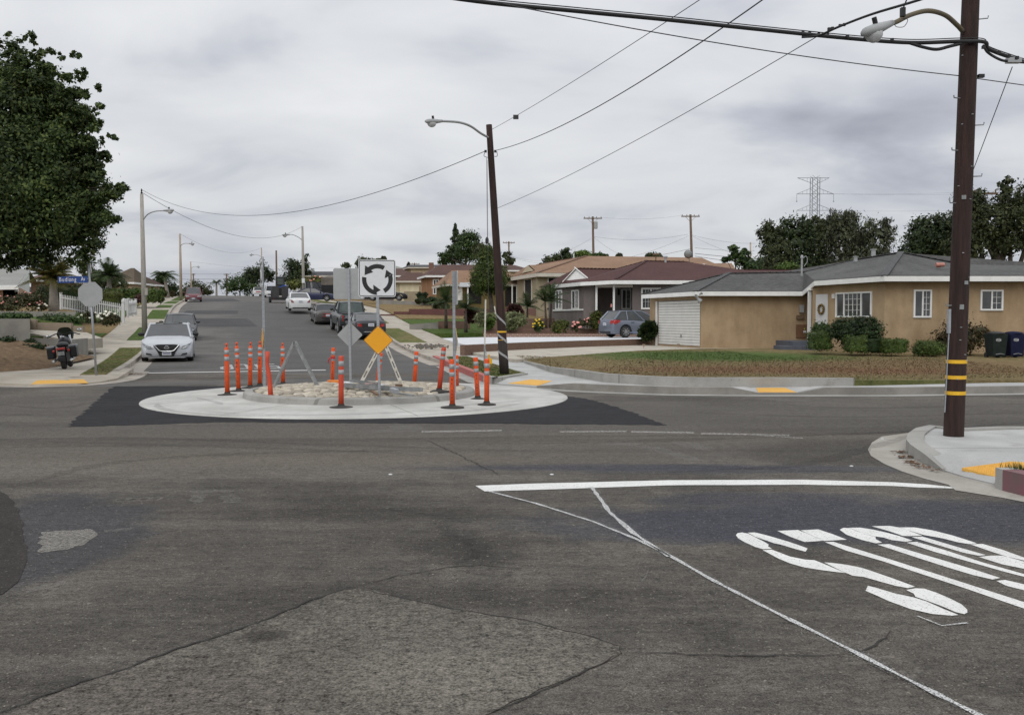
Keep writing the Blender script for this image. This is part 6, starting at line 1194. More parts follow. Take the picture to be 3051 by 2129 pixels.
mb = MB().box(Q(366, 897, 55), (.38, .5, .28)); mb.tube([Q(366, 905, 55), Q(366, 925, 55)], .05, 6); tag(mb.build('mailbox', M_TRIM, bev=.03), 'white mailbox by the picket fence', 'mailbox')
# ------------------------------------------------------------------ vegetation
L_BIG = leafmat('carob_leaf', (.024, .044, .015), (.048, .080, .022), (.13, .165, .045), .28)
L_DARK = leafmat('dark_leaf', (.015, .027, .011), (.030, .048, .016), (.060, .082, .026), .18)
L_OLIVE = leafmat('olive_leaf', (.025, .035, .014), (.046, .058, .021), (.088, .098, .034), .18)
L_GREY = leafmat('grey_green_leaf', (.035, .042, .024), (.060, .070, .036), (.105, .115, .058), .15)
L_MID = leafmat('mid_green_leaf', (.020, .042, .012), (.040, .078, .020), (.085, .125, .035), .2)
L_LIGHT = leafmat('light_green_leaf', (.055, .10, .02), (.09, .15, .03), (.15, .20, .05), .25)
L_YEL = leafmat('yellow_green_leaf', (.045, .062, .012), (.085, .105, .02), (.15, .15, .03), .2)
L_HEDGE = leafmat('hedge_leaf', (.012, .024, .008), (.022, .042, .012), (.045, .075, .020), .15)
L_BOXT = leafmat('boxwood_leaf', (.034, .058, .014), (.066, .104, .023), (.13, .175, .038), .2)
L_MAROON = leafmat('maroon_leaf', (.045, .018, .018), (.07, .028, .024), (.10, .05, .035), .15)
L_VAR = leafmat('variegated_leaf', (.08, .11, .035), (.18, .20, .09), (.36, .36, .22), .15)
L_TOP = leafmat('clipped_tree_leaf', (.032, .056, .013), (.058, .088, .018), (.12, .145, .032), .25)
L_PALM = leafmat('palm_leaf', (.022, .042, .014), (.04, .068, .02), (.075, .105, .03), .2)
L_PALMY = leafmat('yellowing_palm_leaf', (.035, .042, .012), (.08, .075, .016), (.16, .125, .02), .2)
L_RED = leafmat('reddish_leaf', (.03, .03, .012), (.055, .048, .018), (.10, .06, .025), .15)
L_ROSE = leafmat('rose_leaf', (.03, .045, .015), (.06, .065, .025), (.11, .08, .04), .15)
M_BARK = mat('bark', (.055, .042, .033), (.095, .075, .06), 3, .95, bump=.5); M_PBARK = mat('palm_bark', (.24, .21, .18), (.32, .29, .25), 4, .95, stretch=(1, 1, 4))
M_PETY = mat('yellow_petals', (.80, .55, .03), rough=.6); M_PETP = mat('pink_petals', (.75, .32, .28), rough=.6); M_PETW = mat('white_petals', (.80, .78, .66), rough=.6)
def foliage(name, blobs, n, size, m, parent, clump=.25, core=.62, seed=1, up=.35, k=30, elong=.5, droop=0):
    """crown of leaf-sized diamonds gathered in clumps on and inside several ellipsoids (world coordinates)"""
    rg = np.random.default_rng(seed); B = np.array([list(b[0])+list(b[1]) for b in blobs], float); wgt = (B[:, 3]*B[:, 4]*B[:, 5])**.62; wgt /= wgt.sum()
    nc = max(4, n//k); bi = rg.choice(len(B), nc, p=wgt); d = rg.normal(size=(nc, 3)); d[:, 2] += .15; d /= np.linalg.norm(d, axis=1)[:, None]; rr = .62+.45*rg.random(nc)**.75
    cc = B[bi, :3]+d*B[bi, 3:]*rr[:, None]; cr_ = clump*B[bi, 3:].mean(1)*(.6+.8*rg.random(nc))
    ci = rg.integers(0, nc, n); off = rg.normal(size=(n, 3))*np.array([1, 1, .8])*.55; c = cc[ci]+off*cr_[ci][:, None]
    nr = off/ (np.linalg.norm(off, axis=1)[:, None]+1e-6)*.6+d[ci]*.5+rg.normal(size=(n, 3))*.55+np.array([0, 0, up]); nr /= np.linalg.norm(nr, axis=1)[:, None]
    a = np.cross(nr, rg.normal(size=(n, 3))); a /= np.linalg.norm(a, axis=1)[:, None]+1e-9; b = np.cross(nr, a); s = size*(.6+.8*rg.random(n))[:, None]
    if droop: a[:, 2] -= droop; a /= np.linalg.norm(a, axis=1)[:, None]
    V_ = np.stack([c-a*s*.5, c+b*s*elong*.5+a*s*.05, c+a*s*.5, c-b*s*elong*.5+a*s*.05], 1).reshape(-1, 3); F_ = np.arange(4*n).reshape(-1, 4)
    mb = MB()
    if core:
        for q in B:
            s2 = size*1.9; m_ = int(min(1500, max(40, 11*(core*(q[3]+q[4]+q[5])/3)**2/s2**2*2.2))); dd = rg.normal(size=(m_, 3)); dd /= np.linalg.norm(dd, axis=1)[:, None]; c_ = q[:3]+dd*q[3:]*core*(.72+.4*rg.random(m_))[:, None]
            n_ = dd+rg.normal(size=(m_, 3))*.35; n_ /= np.linalg.norm(n_, axis=1)[:, None]; a_ = np.cross(n_, rg.normal(size=(m_, 3))); a_ /= np.linalg.norm(a_, axis=1)[:, None]; b_ = np.cross(n_, a_); o = len(mb.v)
            mb.v += np.stack([c_-a_*s2*.5, c_+b_*s2*.42, c_+a_*s2*.5, c_-b_*s2*.42], 1).reshape(-1, 3).tolist(); mb.f += [(o+4*i, o+4*i+1, o+4*i+2, o+4*i+3) for i in range(m_)]
    o = len(mb.v); V = np.vstack([np.array(mb.v).reshape(-1, 3), V_]) if mb.v else V_
    if parent is not None: V = V-np.array(parent.location)
    me = bpy.data.meshes.new(name); me.from_pydata(V.tolist(), [], [tuple(f) for f in mb.f]+[tuple(int(x)+o for x in f) for f in F_]); me.materials.append(m)
    ob = bpy.data.objects.new(name, me); col.objects.link(ob); ob.parent = parent; return ob
def PB(u, v, rx, ry, d, dd=None):            # ellipsoid from its place in the view and its distance
    c = Q(u, v, d); return (tuple(c), (rx/F*d, dd if dd else rx/F*d, ry/F*d))
def tree(lab, blobs, n, size, m, base, trunk=.2, seed=1, cat='tree', name='tree', limbs=True, group=None, **kw):
    base = Vector(base); t = thing(name, lab, cat, base, group); foliage('crown', blobs, n, size, m, t, seed=seed, **kw); mb = MB(); c = Vector(blobs[0][0]); top = Vector((base.x+(c.x-base.x)*.6, base.y+(c.y-base.y)*.6, base.z+(c.z-base.z)*.75)); rg = random.Random(seed)
    mid = base.lerp(top, .5)+Vector((rg.uniform(-.1, .1), rg.uniform(-.1, .1), 0)); mb.tube([base-UZ*.2, base+UZ*.1, mid, top], [trunk*1.35, trunk*1.1, trunk*.85, trunk*.6], 10); mb.build('trunk', M_BARK, t, smooth=True)
    if limbs:
        for b in blobs[:6]:
            e_ = Vector(b[0]); s0 = mid.lerp(top, rg.uniform(.3, .9)); mb = MB(); mb.tube([s0, s0.lerp(e_, .5)+UZ*.1*b[1][2], e_], [trunk*.5, trunk*.35, trunk*.12], 7); mb.build('limb', M_BARK, t, smooth=True)
    return t
def gb(u, d, off=0.): p = Q(u, 900, d); return (p.x, d, hz(p.x, d)+off)
# the big tree at the left edge
bl = [PB(-120, 500, 260, 240, 25, 2.4), PB(60, 560, 200, 190, 24.5, 1.9), PB(20, 380, 190, 170, 25, 1.8), PB(-60, 250, 150, 110, 25.5, 1.4), PB(180, 540, 92, 100, 24.3, 1.0), PB(190, 660, 95, 85, 24.2, 1.0), PB(30, 680, 140, 95, 24.3, 1.5), PB(150, 430, 110, 95, 24.5, 1.1), PB(110, 320, 90, 75, 24.8, .9), PB(250, 610, 60, 60, 24.2, .7)]
bt = (Q(-190, 900, 25).x, 25.0, .5)
tree('large dark green broadleaf tree filling the left edge above the soil bank', bl, 78000, .105, L_BIG, bt, .30, 3, clump=.25, core=.62, k=44)
big = bpy.data.objects['tree']
sp2 = [PB(310, 585, 40, 16, 24, .3), PB(345, 570, 30, 13, 24, .2), PB(365, 560, 16, 12, 24, .15), PB(300, 655, 42, 22, 24, .3), PB(330, 648, 20, 14, 24, .2), PB(235, 350, 34, 26, 24.4, .3), PB(262, 348, 14, 14, 24.4, .2), PB(255, 430, 32, 24, 24.3, .3), PB(270, 490, 30, 20, 24.2, .3), PB(140, 215, 22, 40, 24.8, .25), PB(128, 235, 30, 30, 24.8, .3), PB(40, 165, 26, 40, 25, .3), PB(150, 290, 40, 25, 24.7, .4), PB(275, 735, 36, 22, 24.2, .3), PB(240, 770, 40, 25, 24.2, .3), PB(110, 770, 50, 22, 24.2, .4), PB(30, 785, 34, 18, 24.2, .3), PB(295, 535, 30, 26, 24.2, .3)]
_r = random.Random(77)
for k in range(24):
    th = R(-48+128*k/23+_r.uniform(-3, 3)); cx_, cy_ = 10, 500; rx_ = 285+_r.uniform(-25, 15); L_ = _r.uniform(35, 85); dz_ = 24.3+_r.uniform(-.4, .5)
    for j in range(4):
        f = j/3; rr = rx_-30+(L_+30)*f; an = th+R(14)*f*f; sp2.append(PB(cx_+math.cos(an)*rr*.93, cy_-math.sin(an)*rr*1.12, 24-10*f, 18-8*f, dz_, .22-.10*f))
foliage('crown_sprigs', sp2, 36000, .10, L_BIG, big, clump=.42, core=0, seed=8, k=26)
mb = MB()
for b in sp2[:18]: c_ = Vector(b[0]); mb.tube([c_, c_.lerp(Vector(bl[1][0]), .5), c_.lerp(Vector(bl[1][0]), .9)], [.012, .03, .05], 5)
mb.build('twigs', M_BARK, big)
# trees on the right skyline
SK = 'skyline trees behind the ochre house'
for i, (l, bb, d, m, sz_) in enumerate((
 ('dark skyline tree at the left end of the row behind the grey roof', ((2300, 760, 36, 70), (2290, 700, 28, 42), (2320, 770, 45, 50), (2290, 805, 60, 35)), 74, L_OLIVE, .26),
 ('broad dark skyline tree second in the row', ((2370, 740, 55, 80), (2345, 690, 30, 40), (2395, 680, 32, 40), (2370, 800, 80, 40)), 76, L_DARK, .26),
 ('olive skyline tree in front of the lattice tower', ((2445, 730, 50, 75), (2430, 680, 34, 36), (2470, 690, 34, 40), (2460, 800, 80, 40)), 78, L_OLIVE, .26),
 ('tall grey-green skyline tree right of the lattice tower', ((2515, 720, 50, 85), (2490, 665, 28, 38), (2530, 660, 26, 34), (2550, 740, 45, 60)), 74, L_GREY, .28),
 ('feathery grey-green skyline tree at the right end of the row', ((2615, 730, 45, 70), (2590, 690, 26, 38), (2640, 690, 22, 40), (2600, 770, 60, 40), (2560, 800, 90, 40)), 72, L_GREY, .28))):
    tree(l, [PB(*b, d, b[2]/F*d*1.1) for b in bb], 5600, sz_*.88, m, gb(bb[0][0], d), .25, 20+i, clump=.34, core=.78, up=.1, droop=-.9 if m is L_GREY else 0, elong=.35 if m is L_GREY else .5)
tree('rounded dark tree left of the near right pole behind the ochre house', [PB(*b, 66) for b in ((2790, 730, 75, 70), (2745, 710, 50, 55), (2720, 765, 45, 40), (2820, 690, 55, 50), (2765, 670, 45, 30), (2830, 760, 60, 50))], 10500, .22, L_DARK, gb(2790, 66), .3, 31, clump=.32, core=.74)
tree('huge dark tree with bare trunks behind the near right pole', [PB(*b, 62) for b in ((2960, 670, 80, 60), (2900, 650, 60, 60), (3040, 650, 80, 60), (3010, 600, 45, 50), (2998, 555, 22, 30), (2890, 600, 45, 40), (3090, 620, 70, 80), (2880, 735, 60, 60), (2985, 735, 55, 36), (3080, 720, 60, 40))], 15500, .21, L_OLIVE, gb(2990, 62), .32, 32, clump=.3, core=.72)
tt = bpy.data.objects[[o.name for o in bpy.data.objects if o.get('label', '').startswith('huge dark tree')][0]]
for u0, u1 in ((2890, 2905), (2935, 2915), (2950, 2975), (3010, 3010), (3035, 3060)):
    mb = MB().tube([Vector(gb((2990*2+u0)/3, 62)), Q(u0, 800, 62), Q((u0+u1)/2, 760, 62), Q(u1, 700, 62)], [.22, .16, .14, .08], 7); mb.build('limb', M_BARK, tt, smooth=True)
tree('small loose tree at the right end of the tan roof', [PB(*b, 70) for b in ((2190, 757, 20, 26), (2215, 775, 25, 28), (2165, 772, 20, 9), (2184, 740, 12, 10), (2218, 748, 12, 14), (2235, 790, 40, 22))], 1700, .22, L_MID, gb(2200, 70), .09, 33, clump=.4, core=.5)
tree('pale green bush tree over the maroon ridge', [PB(2340, 800, 30, 14, 72)], 700, .2, L_LIGHT, gb(2340, 72), .08, 34, clump=.4, core=.6)
# middle skyline
tree('tall dark conifer rising above the brown roofs', [PB(*b, 128) for b in ((1354, 765, 34, 24), (1356, 738, 24, 18), (1357, 714, 16, 15), (1357, 694, 10, 13), (1357, 676, 4, 13))], 4200, .24, L_DARK, gb(1355, 128), .25, 35, clump=.3, core=.75)
tree('round broadleaf tree right of the tall conifer', [PB(*b, 124) for b in ((1390, 735, 36, 45), (1384, 708, 18, 20), (1404, 706, 18, 16), (1325, 770, 20, 30), (1410, 750, 22, 30))], 3200, .34, L_MID, gb(1385, 124), .25, 36, clump=.36, core=.6)
tree('olive brown tree between the broadleaf tree and the centre pole', [PB(*b, 118) for b in ((1437, 745, 30, 26), (1450, 760, 34, 30))], 1500, .3, L_OLIVE, gb(1440, 118), .2, 37, clump=.36, core=.65)
eg = tree('egg-shaped clipped tree on a grey trunk beside the centre pole', [PB(1452, 830, 52, 52, 67, 1.25), PB(1450, 785, 38, 50, 67, .9), PB(1450, 755, 22, 24, 67, .5), PB(1485, 830, 34, 50, 67, .9), PB(1424, 838, 26, 40, 67, .7)], 15000, .10, L_TOP, (Q(1466, 935, 67).x, 67, Q(1466, 938, 67).z), .20, 38, clump=.24, core=.84, k=16, limbs=False)
tree('loose tree right of the centre pole on the skyline', [PB(*b, 135) for b in ((1515, 772, 17, 18), (1505, 760, 10, 10), (1524, 782, 12, 12))], 800, .3, L_OLIVE, gb(1515, 135), .15, 39, clump=.4, core=.5)
for i, (l, bb, m, d) in enumerate((('dark bush tree left of the dark pointed one behind the tan roof', ((1640, 778, 24, 14), (1660, 770, 18, 14), (1615, 790, 14, 6)), L_OLIVE, 108), ('small dark pointed tree behind the tan roof', ((1687, 760, 17, 20), (1687, 748, 10, 9)), L_DARK, 106), ('bright green tree left of the transformer pole', ((1737, 758, 22, 10), (1752, 763, 18, 8)), L_LIGHT, 104), ('bright green tree right of the transformer pole', ((1785, 760, 14, 7), (1800, 764, 12, 5)), L_MID, 104), ('low treetop above the middle of the tan ridge', ((1945, 762, 18, 7), (1960, 764, 14, 6), (1930, 766, 8, 4)), L_OLIVE, 100), ('tiny treetop above the tan ridge between the two crossarm poles', ((1845, 763, 8, 6),), L_OLIVE, 104))):
    tree(l, [PB(*b, d) for b in bb], 900, .3, m, gb(bb[0][0], d), .15, 50+i, clump=.4, core=.6)
# hill crest trees
for i, (l, bb, m, d, n) in enumerate((('dark round tree left of the maroon van beyond the crest', ((585, 858, 38, 20), (560, 864, 24, 14), (610, 866, 20, 16)), L_OLIVE, 230, 1500),
 ('mid green tree left of the dark domed tree at the crest', ((715, 845, 38, 30), (735, 830, 26, 20), (690, 855, 28, 22), (745, 850, 28, 26)), L_MID, 215, 2600), ('dark domed tree behind the left edge-on sign', ((775, 812, 38, 26), (755, 820, 26, 22), (800, 822, 20, 20)), L_DARK, 190, 2600),
 ('layered dark conifer beside the right lamp pole', ((885, 815, 38, 24), (870, 790, 22, 18), (908, 780, 12, 28), (905, 800, 24, 26), (862, 830, 22, 14)), L_DARK, 150, 3400), ('small dark treetop above the circular-arrow sign', ((1080, 775, 22, 10), (1095, 780, 22, 12), (1068, 785, 16, 12)), L_OLIVE, 160, 900),
 ('brown-green treetop left above the grey square sign back', ((1032, 792, 14, 8),), L_OLIVE, 165, 400), ('tiny dark cypress by the small white gable', ((1216, 792, 4, 10),), L_DARK, 160, 250), ('dark treetop behind the right top corner of the circular-arrow sign', ((1145, 770, 9, 8), (1128, 774, 14, 5)), L_OLIVE, 160, 350),
 ('dark tree mass behind the palms on the left', ((300, 838, 45, 26), (275, 820, 28, 22), (350, 845, 30, 16), (255, 800, 26, 30)), L_OLIVE, 86, 3000), ('bushy tree under the third left palm', ((465, 845, 26, 14), (480, 835, 24, 14), (505, 858, 30, 14)), L_MID, 130, 1500), ('dark shrubby tree row near the second left lamp pole', ((520, 872, 22, 12), (500, 875, 20, 10), (545, 872, 18, 12)), L_OLIVE, 140, 1000), ('bush of dark trees right of the left hedge', ((425, 850, 20, 14), (445, 852, 16, 10)), L_MID, 110, 800))):
    tree(l, [PB(*b, d) for b in bb], n, .0019*d+.02, m, gb(bb[0][0], d), .2, 60+i, clump=.34, core=.66)
# palms
def palm(lab, ub, vb, uc, vc, d, nf, L, r, m=L_PALM, tr=M_PBARK, seed=1, rise=.5, w_=.05, droop=.62, cat='palm tree', group=None):
    b = Q(ub, vb, d); c = Q(uc, vc, d); t = thing('palm_tree', lab, cat, b, group); mb = MB(); mb.tube([b-UZ*.3, b.lerp(c, .3), b.lerp(c, .8), c], [r*1.5, r*1.2, r*.9, r*.75], 12); mb.build('trunk', tr, t, smooth=True); rg = random.Random(seed); mb = MB()
    for i in range(nf):
        az = i*2.4+rg.uniform(-.3, .3); el = rg.uniform(-.15, 1.25)*rise+.15; l = L*rg.uniform(.75, 1.1); h = Vector((math.cos(az), math.sin(az), 0)); pts = []
        for k in range(9):
            f = k/8; pts.append(c+h*(l*f*math.cos(el)*.95)+UZ*(l*(f*math.sin(el)-droop*f*f*(.55+.45*math.cos(el)))))
        mb.tube(pts, [.018*L*(1-.8*k/8) for k in range(9)], 4)
        for k in range(1, 25):
            f = k/25*8; j = min(7, int(f)); p = pts[j].lerp(pts[j+1], f-j); tg = (pts[j+1]-pts[j]).normalized(); sd = tg.cross(UZ).normalized(); ll = l*.30*math.sin(math.pi*min(1, .18+.8*k/25))*rg.uniform(.8, 1.15)
            for s in (-1, 1): q = p+sd*s*ll*.8+tg*ll*.55-UZ*ll*.32; nrm = tg*w_*.5*L*.5; mb.add([p-nrm, p+nrm, q+nrm*.25, q-nrm*.1], [(0, 1, 2, 3)])
    mb.build('fronds', m, t); return t
palm('stout palm with grey trunk and yellowing fronds under the big tree', 161, 926, 158, 832, 50, 60, 1.9, .2, L_PALMY, seed=2, rise=.95, droop=.5)
palm('palm with shaggy green crown behind the clipped hedge on the left', 326, 868, 324, 822, 78, 44, 2.1, .17, L_PALM, seed=3, rise=1.05, droop=.5)
palm('dark drooping palm left of the second lamp pole', 500, 880, 490, 822, 128, 26, 2.6, .2, L_PALM, seed=4, rise=.6)
palm('distant palm silhouette beyond the crest', 645, 900, 645, 842, 240, 24, 2.3, .25, L_PALM, seed=5, rise=.7)
palm('young palm left of the right edge-on sign in the green lawn', 1329, 964, 1328, 900, 61, 20, 1.7, .085, L_PALM, M_BARK, seed=6, rise=1.15, droop=.3, w_=.035)
palm('young palm right of the right edge-on sign in the green lawn', 1388, 977, 1388, 918, 59, 18, 1.5, .08, L_PALM, M_BARK, seed=7, rise=1.0, droop=.35, w_=.035)
palm('small palm in front of the khaki house window', 1571, 965, 1571, 912, 64, 16, 1.6, .07, L_PALM, M_BARK, seed=8, rise=1.0, droop=.35, w_=.035)
palm('slender left stem of the twin palm before the grey house', 1627, 965, 1624, 898, 60, 15, 1.6, .06, L_PALM, M_BARK, seed=9, rise=1.0, droop=.4, w_=.035); palm('slender right stem of the twin palm before the grey house', 1639, 963, 1643, 890, 60.3, 15, 1.7, .06, L_PALM, M_BARK, seed=10, rise=1.1, droop=.4, w_=.035)
# shrubs
def bush(lab, u0, u1, v0, v1, d, n, size, m, name='shrub', cat='shrub', depth=None, seed=1, box=False, flowers=None, nf=0, fs=.05, group=None, core=.85, clump=.3, **kw):
    c = Q((u0+u1)/2, (v0+v1)/2, d); rx = (u1-u0)/2/F*d; rz = (v1-v0)/2/F*d; dy = depth or rx*.8; t = thing(name, lab, cat, (c.x, c.y, c.z-rz), group); rg = random.Random(seed)
    if box:
        r = min(rx, rz, dy)*.55; bl = [((c.x+sx*(rx-r*sc1), c.y+sy*(dy-r*sc1), c.z+sz_*(rz-r*sc1)), (r, r, r)) for sx in np.linspace(-1, 1, max(2, round(rx/r))) for sy in (-1, 1) for sz_ in np.linspace(-1, 1, max(2, round(rz/r))) for sc1 in (1,)]
        o = foliage('foliage', bl, int(n*2.2), size*1.3, m, t, clump=.46, core=0, seed=seed, k=10, **kw)
        q = MB().box((0, 0, 0), (1.66*rx, 1.66*dy, 1.72*rz)); bm_ = q.build('inner_growth', m, t, world=False, bev=min(rx, rz, dy)*.25); bm_.location = Vector((0, 0, rz))
    else:
        bl = [((c.x, c.y, c.z), (rx*.9, dy*.9, rz*.9))]+[((c.x+rg.uniform(-.6, .6)*rx, c.y+rg.uniform(-.6, .3)*dy, c.z+rg.uniform(-.4, .55)*rz), (rx*.45, dy*.45, rz*.42)) for _ in range(6)]
        foliage('foliage', bl, n, size, m, t, clump=clump, core=core, seed=seed, k=12, **kw)
    if flowers:
        for i in range(nf):
            a = rg.uniform(0, 6.28); e_ = rg.uniform(-.2, 1.2); p = c+Vector((rx*math.cos(a)*math.cos(e_), -abs(dy*math.sin(a)*math.cos(e_))*1.02, rz*math.sin(e_))); MB().ell(p, (fs, fs, fs*.7), 7, 5).build('flower', flowers, t)
    return t
S = lambda *a, **k: bush(*a, **k)
S('large rounded hedge under the picture window of the ochre house', 2466, 2637, 936, 1042, 34.4, 5200, .085, L_HEDGE, depth=.75, seed=1)
S('lighter bush at the left of the large hedge by the porch', 2418, 2478, 956, 1010, 36, 1600, .08, L_MID, depth=.5, seed=2)
S('clipped box hedge left of the large hedge beside the porch post', 2412, 2470, 987, 1043, 35.0, 2200, .045, L_BOXT, depth=.55, seed=3, box=True)
S('clipped wedge hedge low in front of the large hedge', 2520, 2576, 1000, 1049, 33.6, 1900, .045, L_BOXT, depth=.4, seed=4, box=True); S('dark clipped hedge between the wedge and the flat-topped box', 2560, 2622, 1004, 1051, 34.0, 1700, .045, L_HEDGE, depth=.4, seed=5, box=True)
S('flat-topped clipped box hedge at the corner of the ochre house', 2615, 2694, 1008, 1053, 33.6, 2400, .045, L_BOXT, depth=.5, seed=6, box=True)
S('low dome-shaped clipped bush left of the near right pole', 2717, 2822, 1012, 1062, 33.2, 6500, .06, L_BOXT, depth=.6, seed=7, core=.8)
S('tall reddish green shrub behind the near right pole', 2782, 2935, 950, 1064, 34.2, 3200, .105, L_RED, depth=.9, seed=8, core=.75)
S('spiky dark yucca at the left corner of the garage', 1908, 1952, 958, 1010, 47.5, 700, .5, L_DARK, depth=.4, seed=9, core=.3, elong=.1)
S('variegated spiky bush left of the centre pole', 1408, 1480, 934, 976, 57, 1400, .38, L_VAR, depth=.7, seed=10, core=.5, elong=.12); S('variegated spiky bush right of the centre pole', 1500, 1572, 934, 977, 57, 1400, .38, L_VAR, depth=.7, seed=11, core=.5, elong=.12)
S('small bright agave in front of the variegated bushes', 1447, 1467, 952, 980, 56, 300, .35, L_LIGHT, seed=12, core=.2, elong=.14); S('pale agave right of the centre pole base', 1508, 1538, 952, 982, 56, 350, .35, L_VAR, seed=41, core=.2, elong=.14)
S('maroon grass clump behind the left variegated bush', 1390, 1424, 912, 968, 60, 700, .4, L_MAROON, seed=13, core=.5, elong=.1); S('maroon grass clump behind the right variegated bush', 1515, 1556, 908, 950, 60, 700, .4, L_MAROON, seed=14, core=.5, elong=.1)
S('bush with yellow roses above the planter wall', 1586, 1620, 950, 992, 56, 500, .11, L_MID, seed=15, core=.4, flowers=M_PETY, nf=12, fs=.07); S('round green shrub with yellowing top on the planter wall', 1638, 1697, 950, 996, 56, 1700, .10, L_YEL, seed=16)
S('pink flowering bush on the planter wall', 1700, 1730, 958, 992, 56, 500, .10, L_ROSE, seed=17, core=.4, flowers=M_PETP, nf=9, fs=.09); S('loose rose bush in front of the grey house corner', 1716, 1768, 945, 978, 57.5, 900, .12, L_ROSE, seed=18, core=.5, flowers=M_PETP, nf=5, fs=.06)
S('tall yellow-green shrub left of the blue hatchback', 1752, 1800, 925, 984, 58, 1500, .15, L_YEL, seed=19)
S('dark clipped bush beside the cream house', 1242, 1274, 871, 902, 92, 700, .14, L_HEDGE, seed=20, box=True); S('row of dark shrubs before the orange house', 1262, 1312, 885, 905, 90, 900, .2, L_HEDGE, seed=21); S('low dark shrub left of the orange house shrubs', 1238, 1262, 888, 906, 90, 400, .18, L_OLIVE, seed=42); S('spiky grass clump on the dry lawn beside the left young palm', 1282, 1340, 895, 925, 78, 600, .4, L_OLIVE, seed=22, core=.4, elong=.15)
S('yellow-green bush tree behind the right lamp pole', 858, 925, 826, 880, 132, 1600, .25, L_YEL, seed=23, depth=2); S('light bush with pinkish flowers left of the grey square sign back', 925, 965, 822, 862, 130, 1000, .25, L_YEL, seed=24, depth=2, flowers=M_PETP, nf=6, fs=.15)
S('tall clipped dark hedge behind the stop sign', 124, 300, 850, 930, 60, 7000, .10, L_HEDGE, 'hedge', 'hedge', depth=.9, seed=25, box=True)
S('clipped cube bush right of the stop sign', 307, 357, 867, 918, 51, 2200, .06, L_YEL, depth=.55, seed=26, box=True)
S('long clipped hedge behind the round maroon bush', 325, 478, 860, 900, 78, 5200, .11, L_BOXT, 'hedge', 'hedge', depth=1.2, seed=27, box=True); S('round maroon ball bush left of the concrete lamp pole', 402, 424, 874, 904, 70, 900, .09, L_MAROON, seed=28, core=.95)
S('dark bush far up beyond the long hedge', 478, 500, 862, 884, 105, 600, .16, L_OLIVE, seed=29); S('orange-brown bush by the second lamp pole on the left', 506, 522, 866, 884, 108, 400, .16, L_RED, seed=30)
S('pink rose bushes at the left edge on the upper wall', -20, 70, 880, 934, 48, 1500, .12, L_ROSE, depth=1, seed=31, core=.45, flowers=M_PETP, nf=9, fs=.05); S('pink and white rose bush in front of the white sport utility car', 60, 130, 868, 934, 48.4, 1500, .12, L_ROSE, depth=1, seed=32, core=.45, flowers=M_PETP, nf=8, fs=.05); S('low rose bush with white blooms beside the stout palm', 112, 146, 905, 930, 48.2, 500, .10, L_ROSE, seed=33, core=.4, flowers=M_PETW, nf=6, fs=.07)
S('white rose bush in front of the picket fence', 296, 356, 925, 972, 45.5, 1500, .12, L_ROSE, depth=.6, seed=34, core=.5, flowers=M_PETW, nf=13, fs=.075); S('thin rose stems before the picket fence near the stop sign post', 228, 296, 925, 965, 46, 700, .10, L_ROSE, depth=.5, seed=35, core=.2, flowers=M_PETW, nf=5, fs=.06)
S('trailing green ground cover along the tall grey wall', -30, 96, 934, 953, 33, 1600, .09, L_MID, 'ground_cover', 'ground cover', depth=.5, seed=36); S('trailing green ground cover over the tan stepped wall', 96, 256, 936, 978, 42.6, 3200, .11, L_MID, 'ground_cover', 'ground cover', depth=.6, seed=37, core=.7); S('dark ivy at the foot of the grey wall on the bank', -20, 60, 1003, 1035, 30.8, 1300, .09, L_HEDGE, 'ground_cover', 'ground cover', depth=.35, seed=38, core=.6); S('dark ivy trailing down the bank towards the motorcycle', 50, 150, 1022, 1060, 30.6, 1500, .09, L_HEDGE, 'ground_cover', 'ground cover', depth=.3, seed=39, core=.5)
# grass tufts and dry leaves
def tuft(lab, pts, n, h, m, seed=1, name='grass_tuft'):
    rg = random.Random(seed); mb = MB()
    for p in pts:
        for i in range(n):
            a = rg.uniform(0, 6.28); b = Vector(p)+Vector((rg.gauss(0, .05), rg.gauss(0, .05), 0)); l = h*rg.uniform(.5, 1.1); tp_ = b+Vector((math.cos(a)*l*.5, math.sin(a)*l*.5, l)); s = Vector((-math.sin(a), math.cos(a), 0))*.005; mb.add([b-s, b+s, tp_], [(0, 1, 2)])
    return tag(mb.build(name, m), lab, 'grass', kind=None)
tuft('tuft of green grass behind the faded red kerb', [G(3025, 1413, .14), G(3045, 1415, .14), G(3035, 1409, .14)], 70, .12, L_MID, 3)
rg = random.Random(9); mb = MB()
def litter(u0, v0, n, sx, sy, z): 
    for i in range(n):
        p = G(u0, v0, z)+Vector((rg.gauss(0, sx), rg.gauss(0, sy), rg.uniform(.003, .02))); a = rg.uniform(0, 6.28); M3 = Matrix.Rotation(a, 3, 'Z') @ Matrix.Rotation(rg.uniform(-.5, .5), 3, 'X'); s = rg.uniform(.012, .03); mb.add([p+M3 @ Vector(v) for v in ((-s, 0, 0), (0, s*.45, .003), (s, 0, 0), (0, -s*.45, .003))], [(0, 1, 2, 3)])
for u, v, n in ((2692, 1348, 60), (2700, 1362, 60), (2715, 1376, 45), (2735, 1384, 40), (2760, 1394, 30), (2790, 1402, 20)): litter(u-4, v, n, .05, .04, .012)
tag(mb.build('dry_leaves', mat('dry_leaf', (.16, .08, .04), (.10, .055, .03), 8, .9)), None, None, kind='stuff')
mb = MB(); litter(395, 1115, 240, .28, .16, .02); tag(mb.build('dry_leaves', bpy.data.materials['dry_leaf']), None, None, kind='stuff')

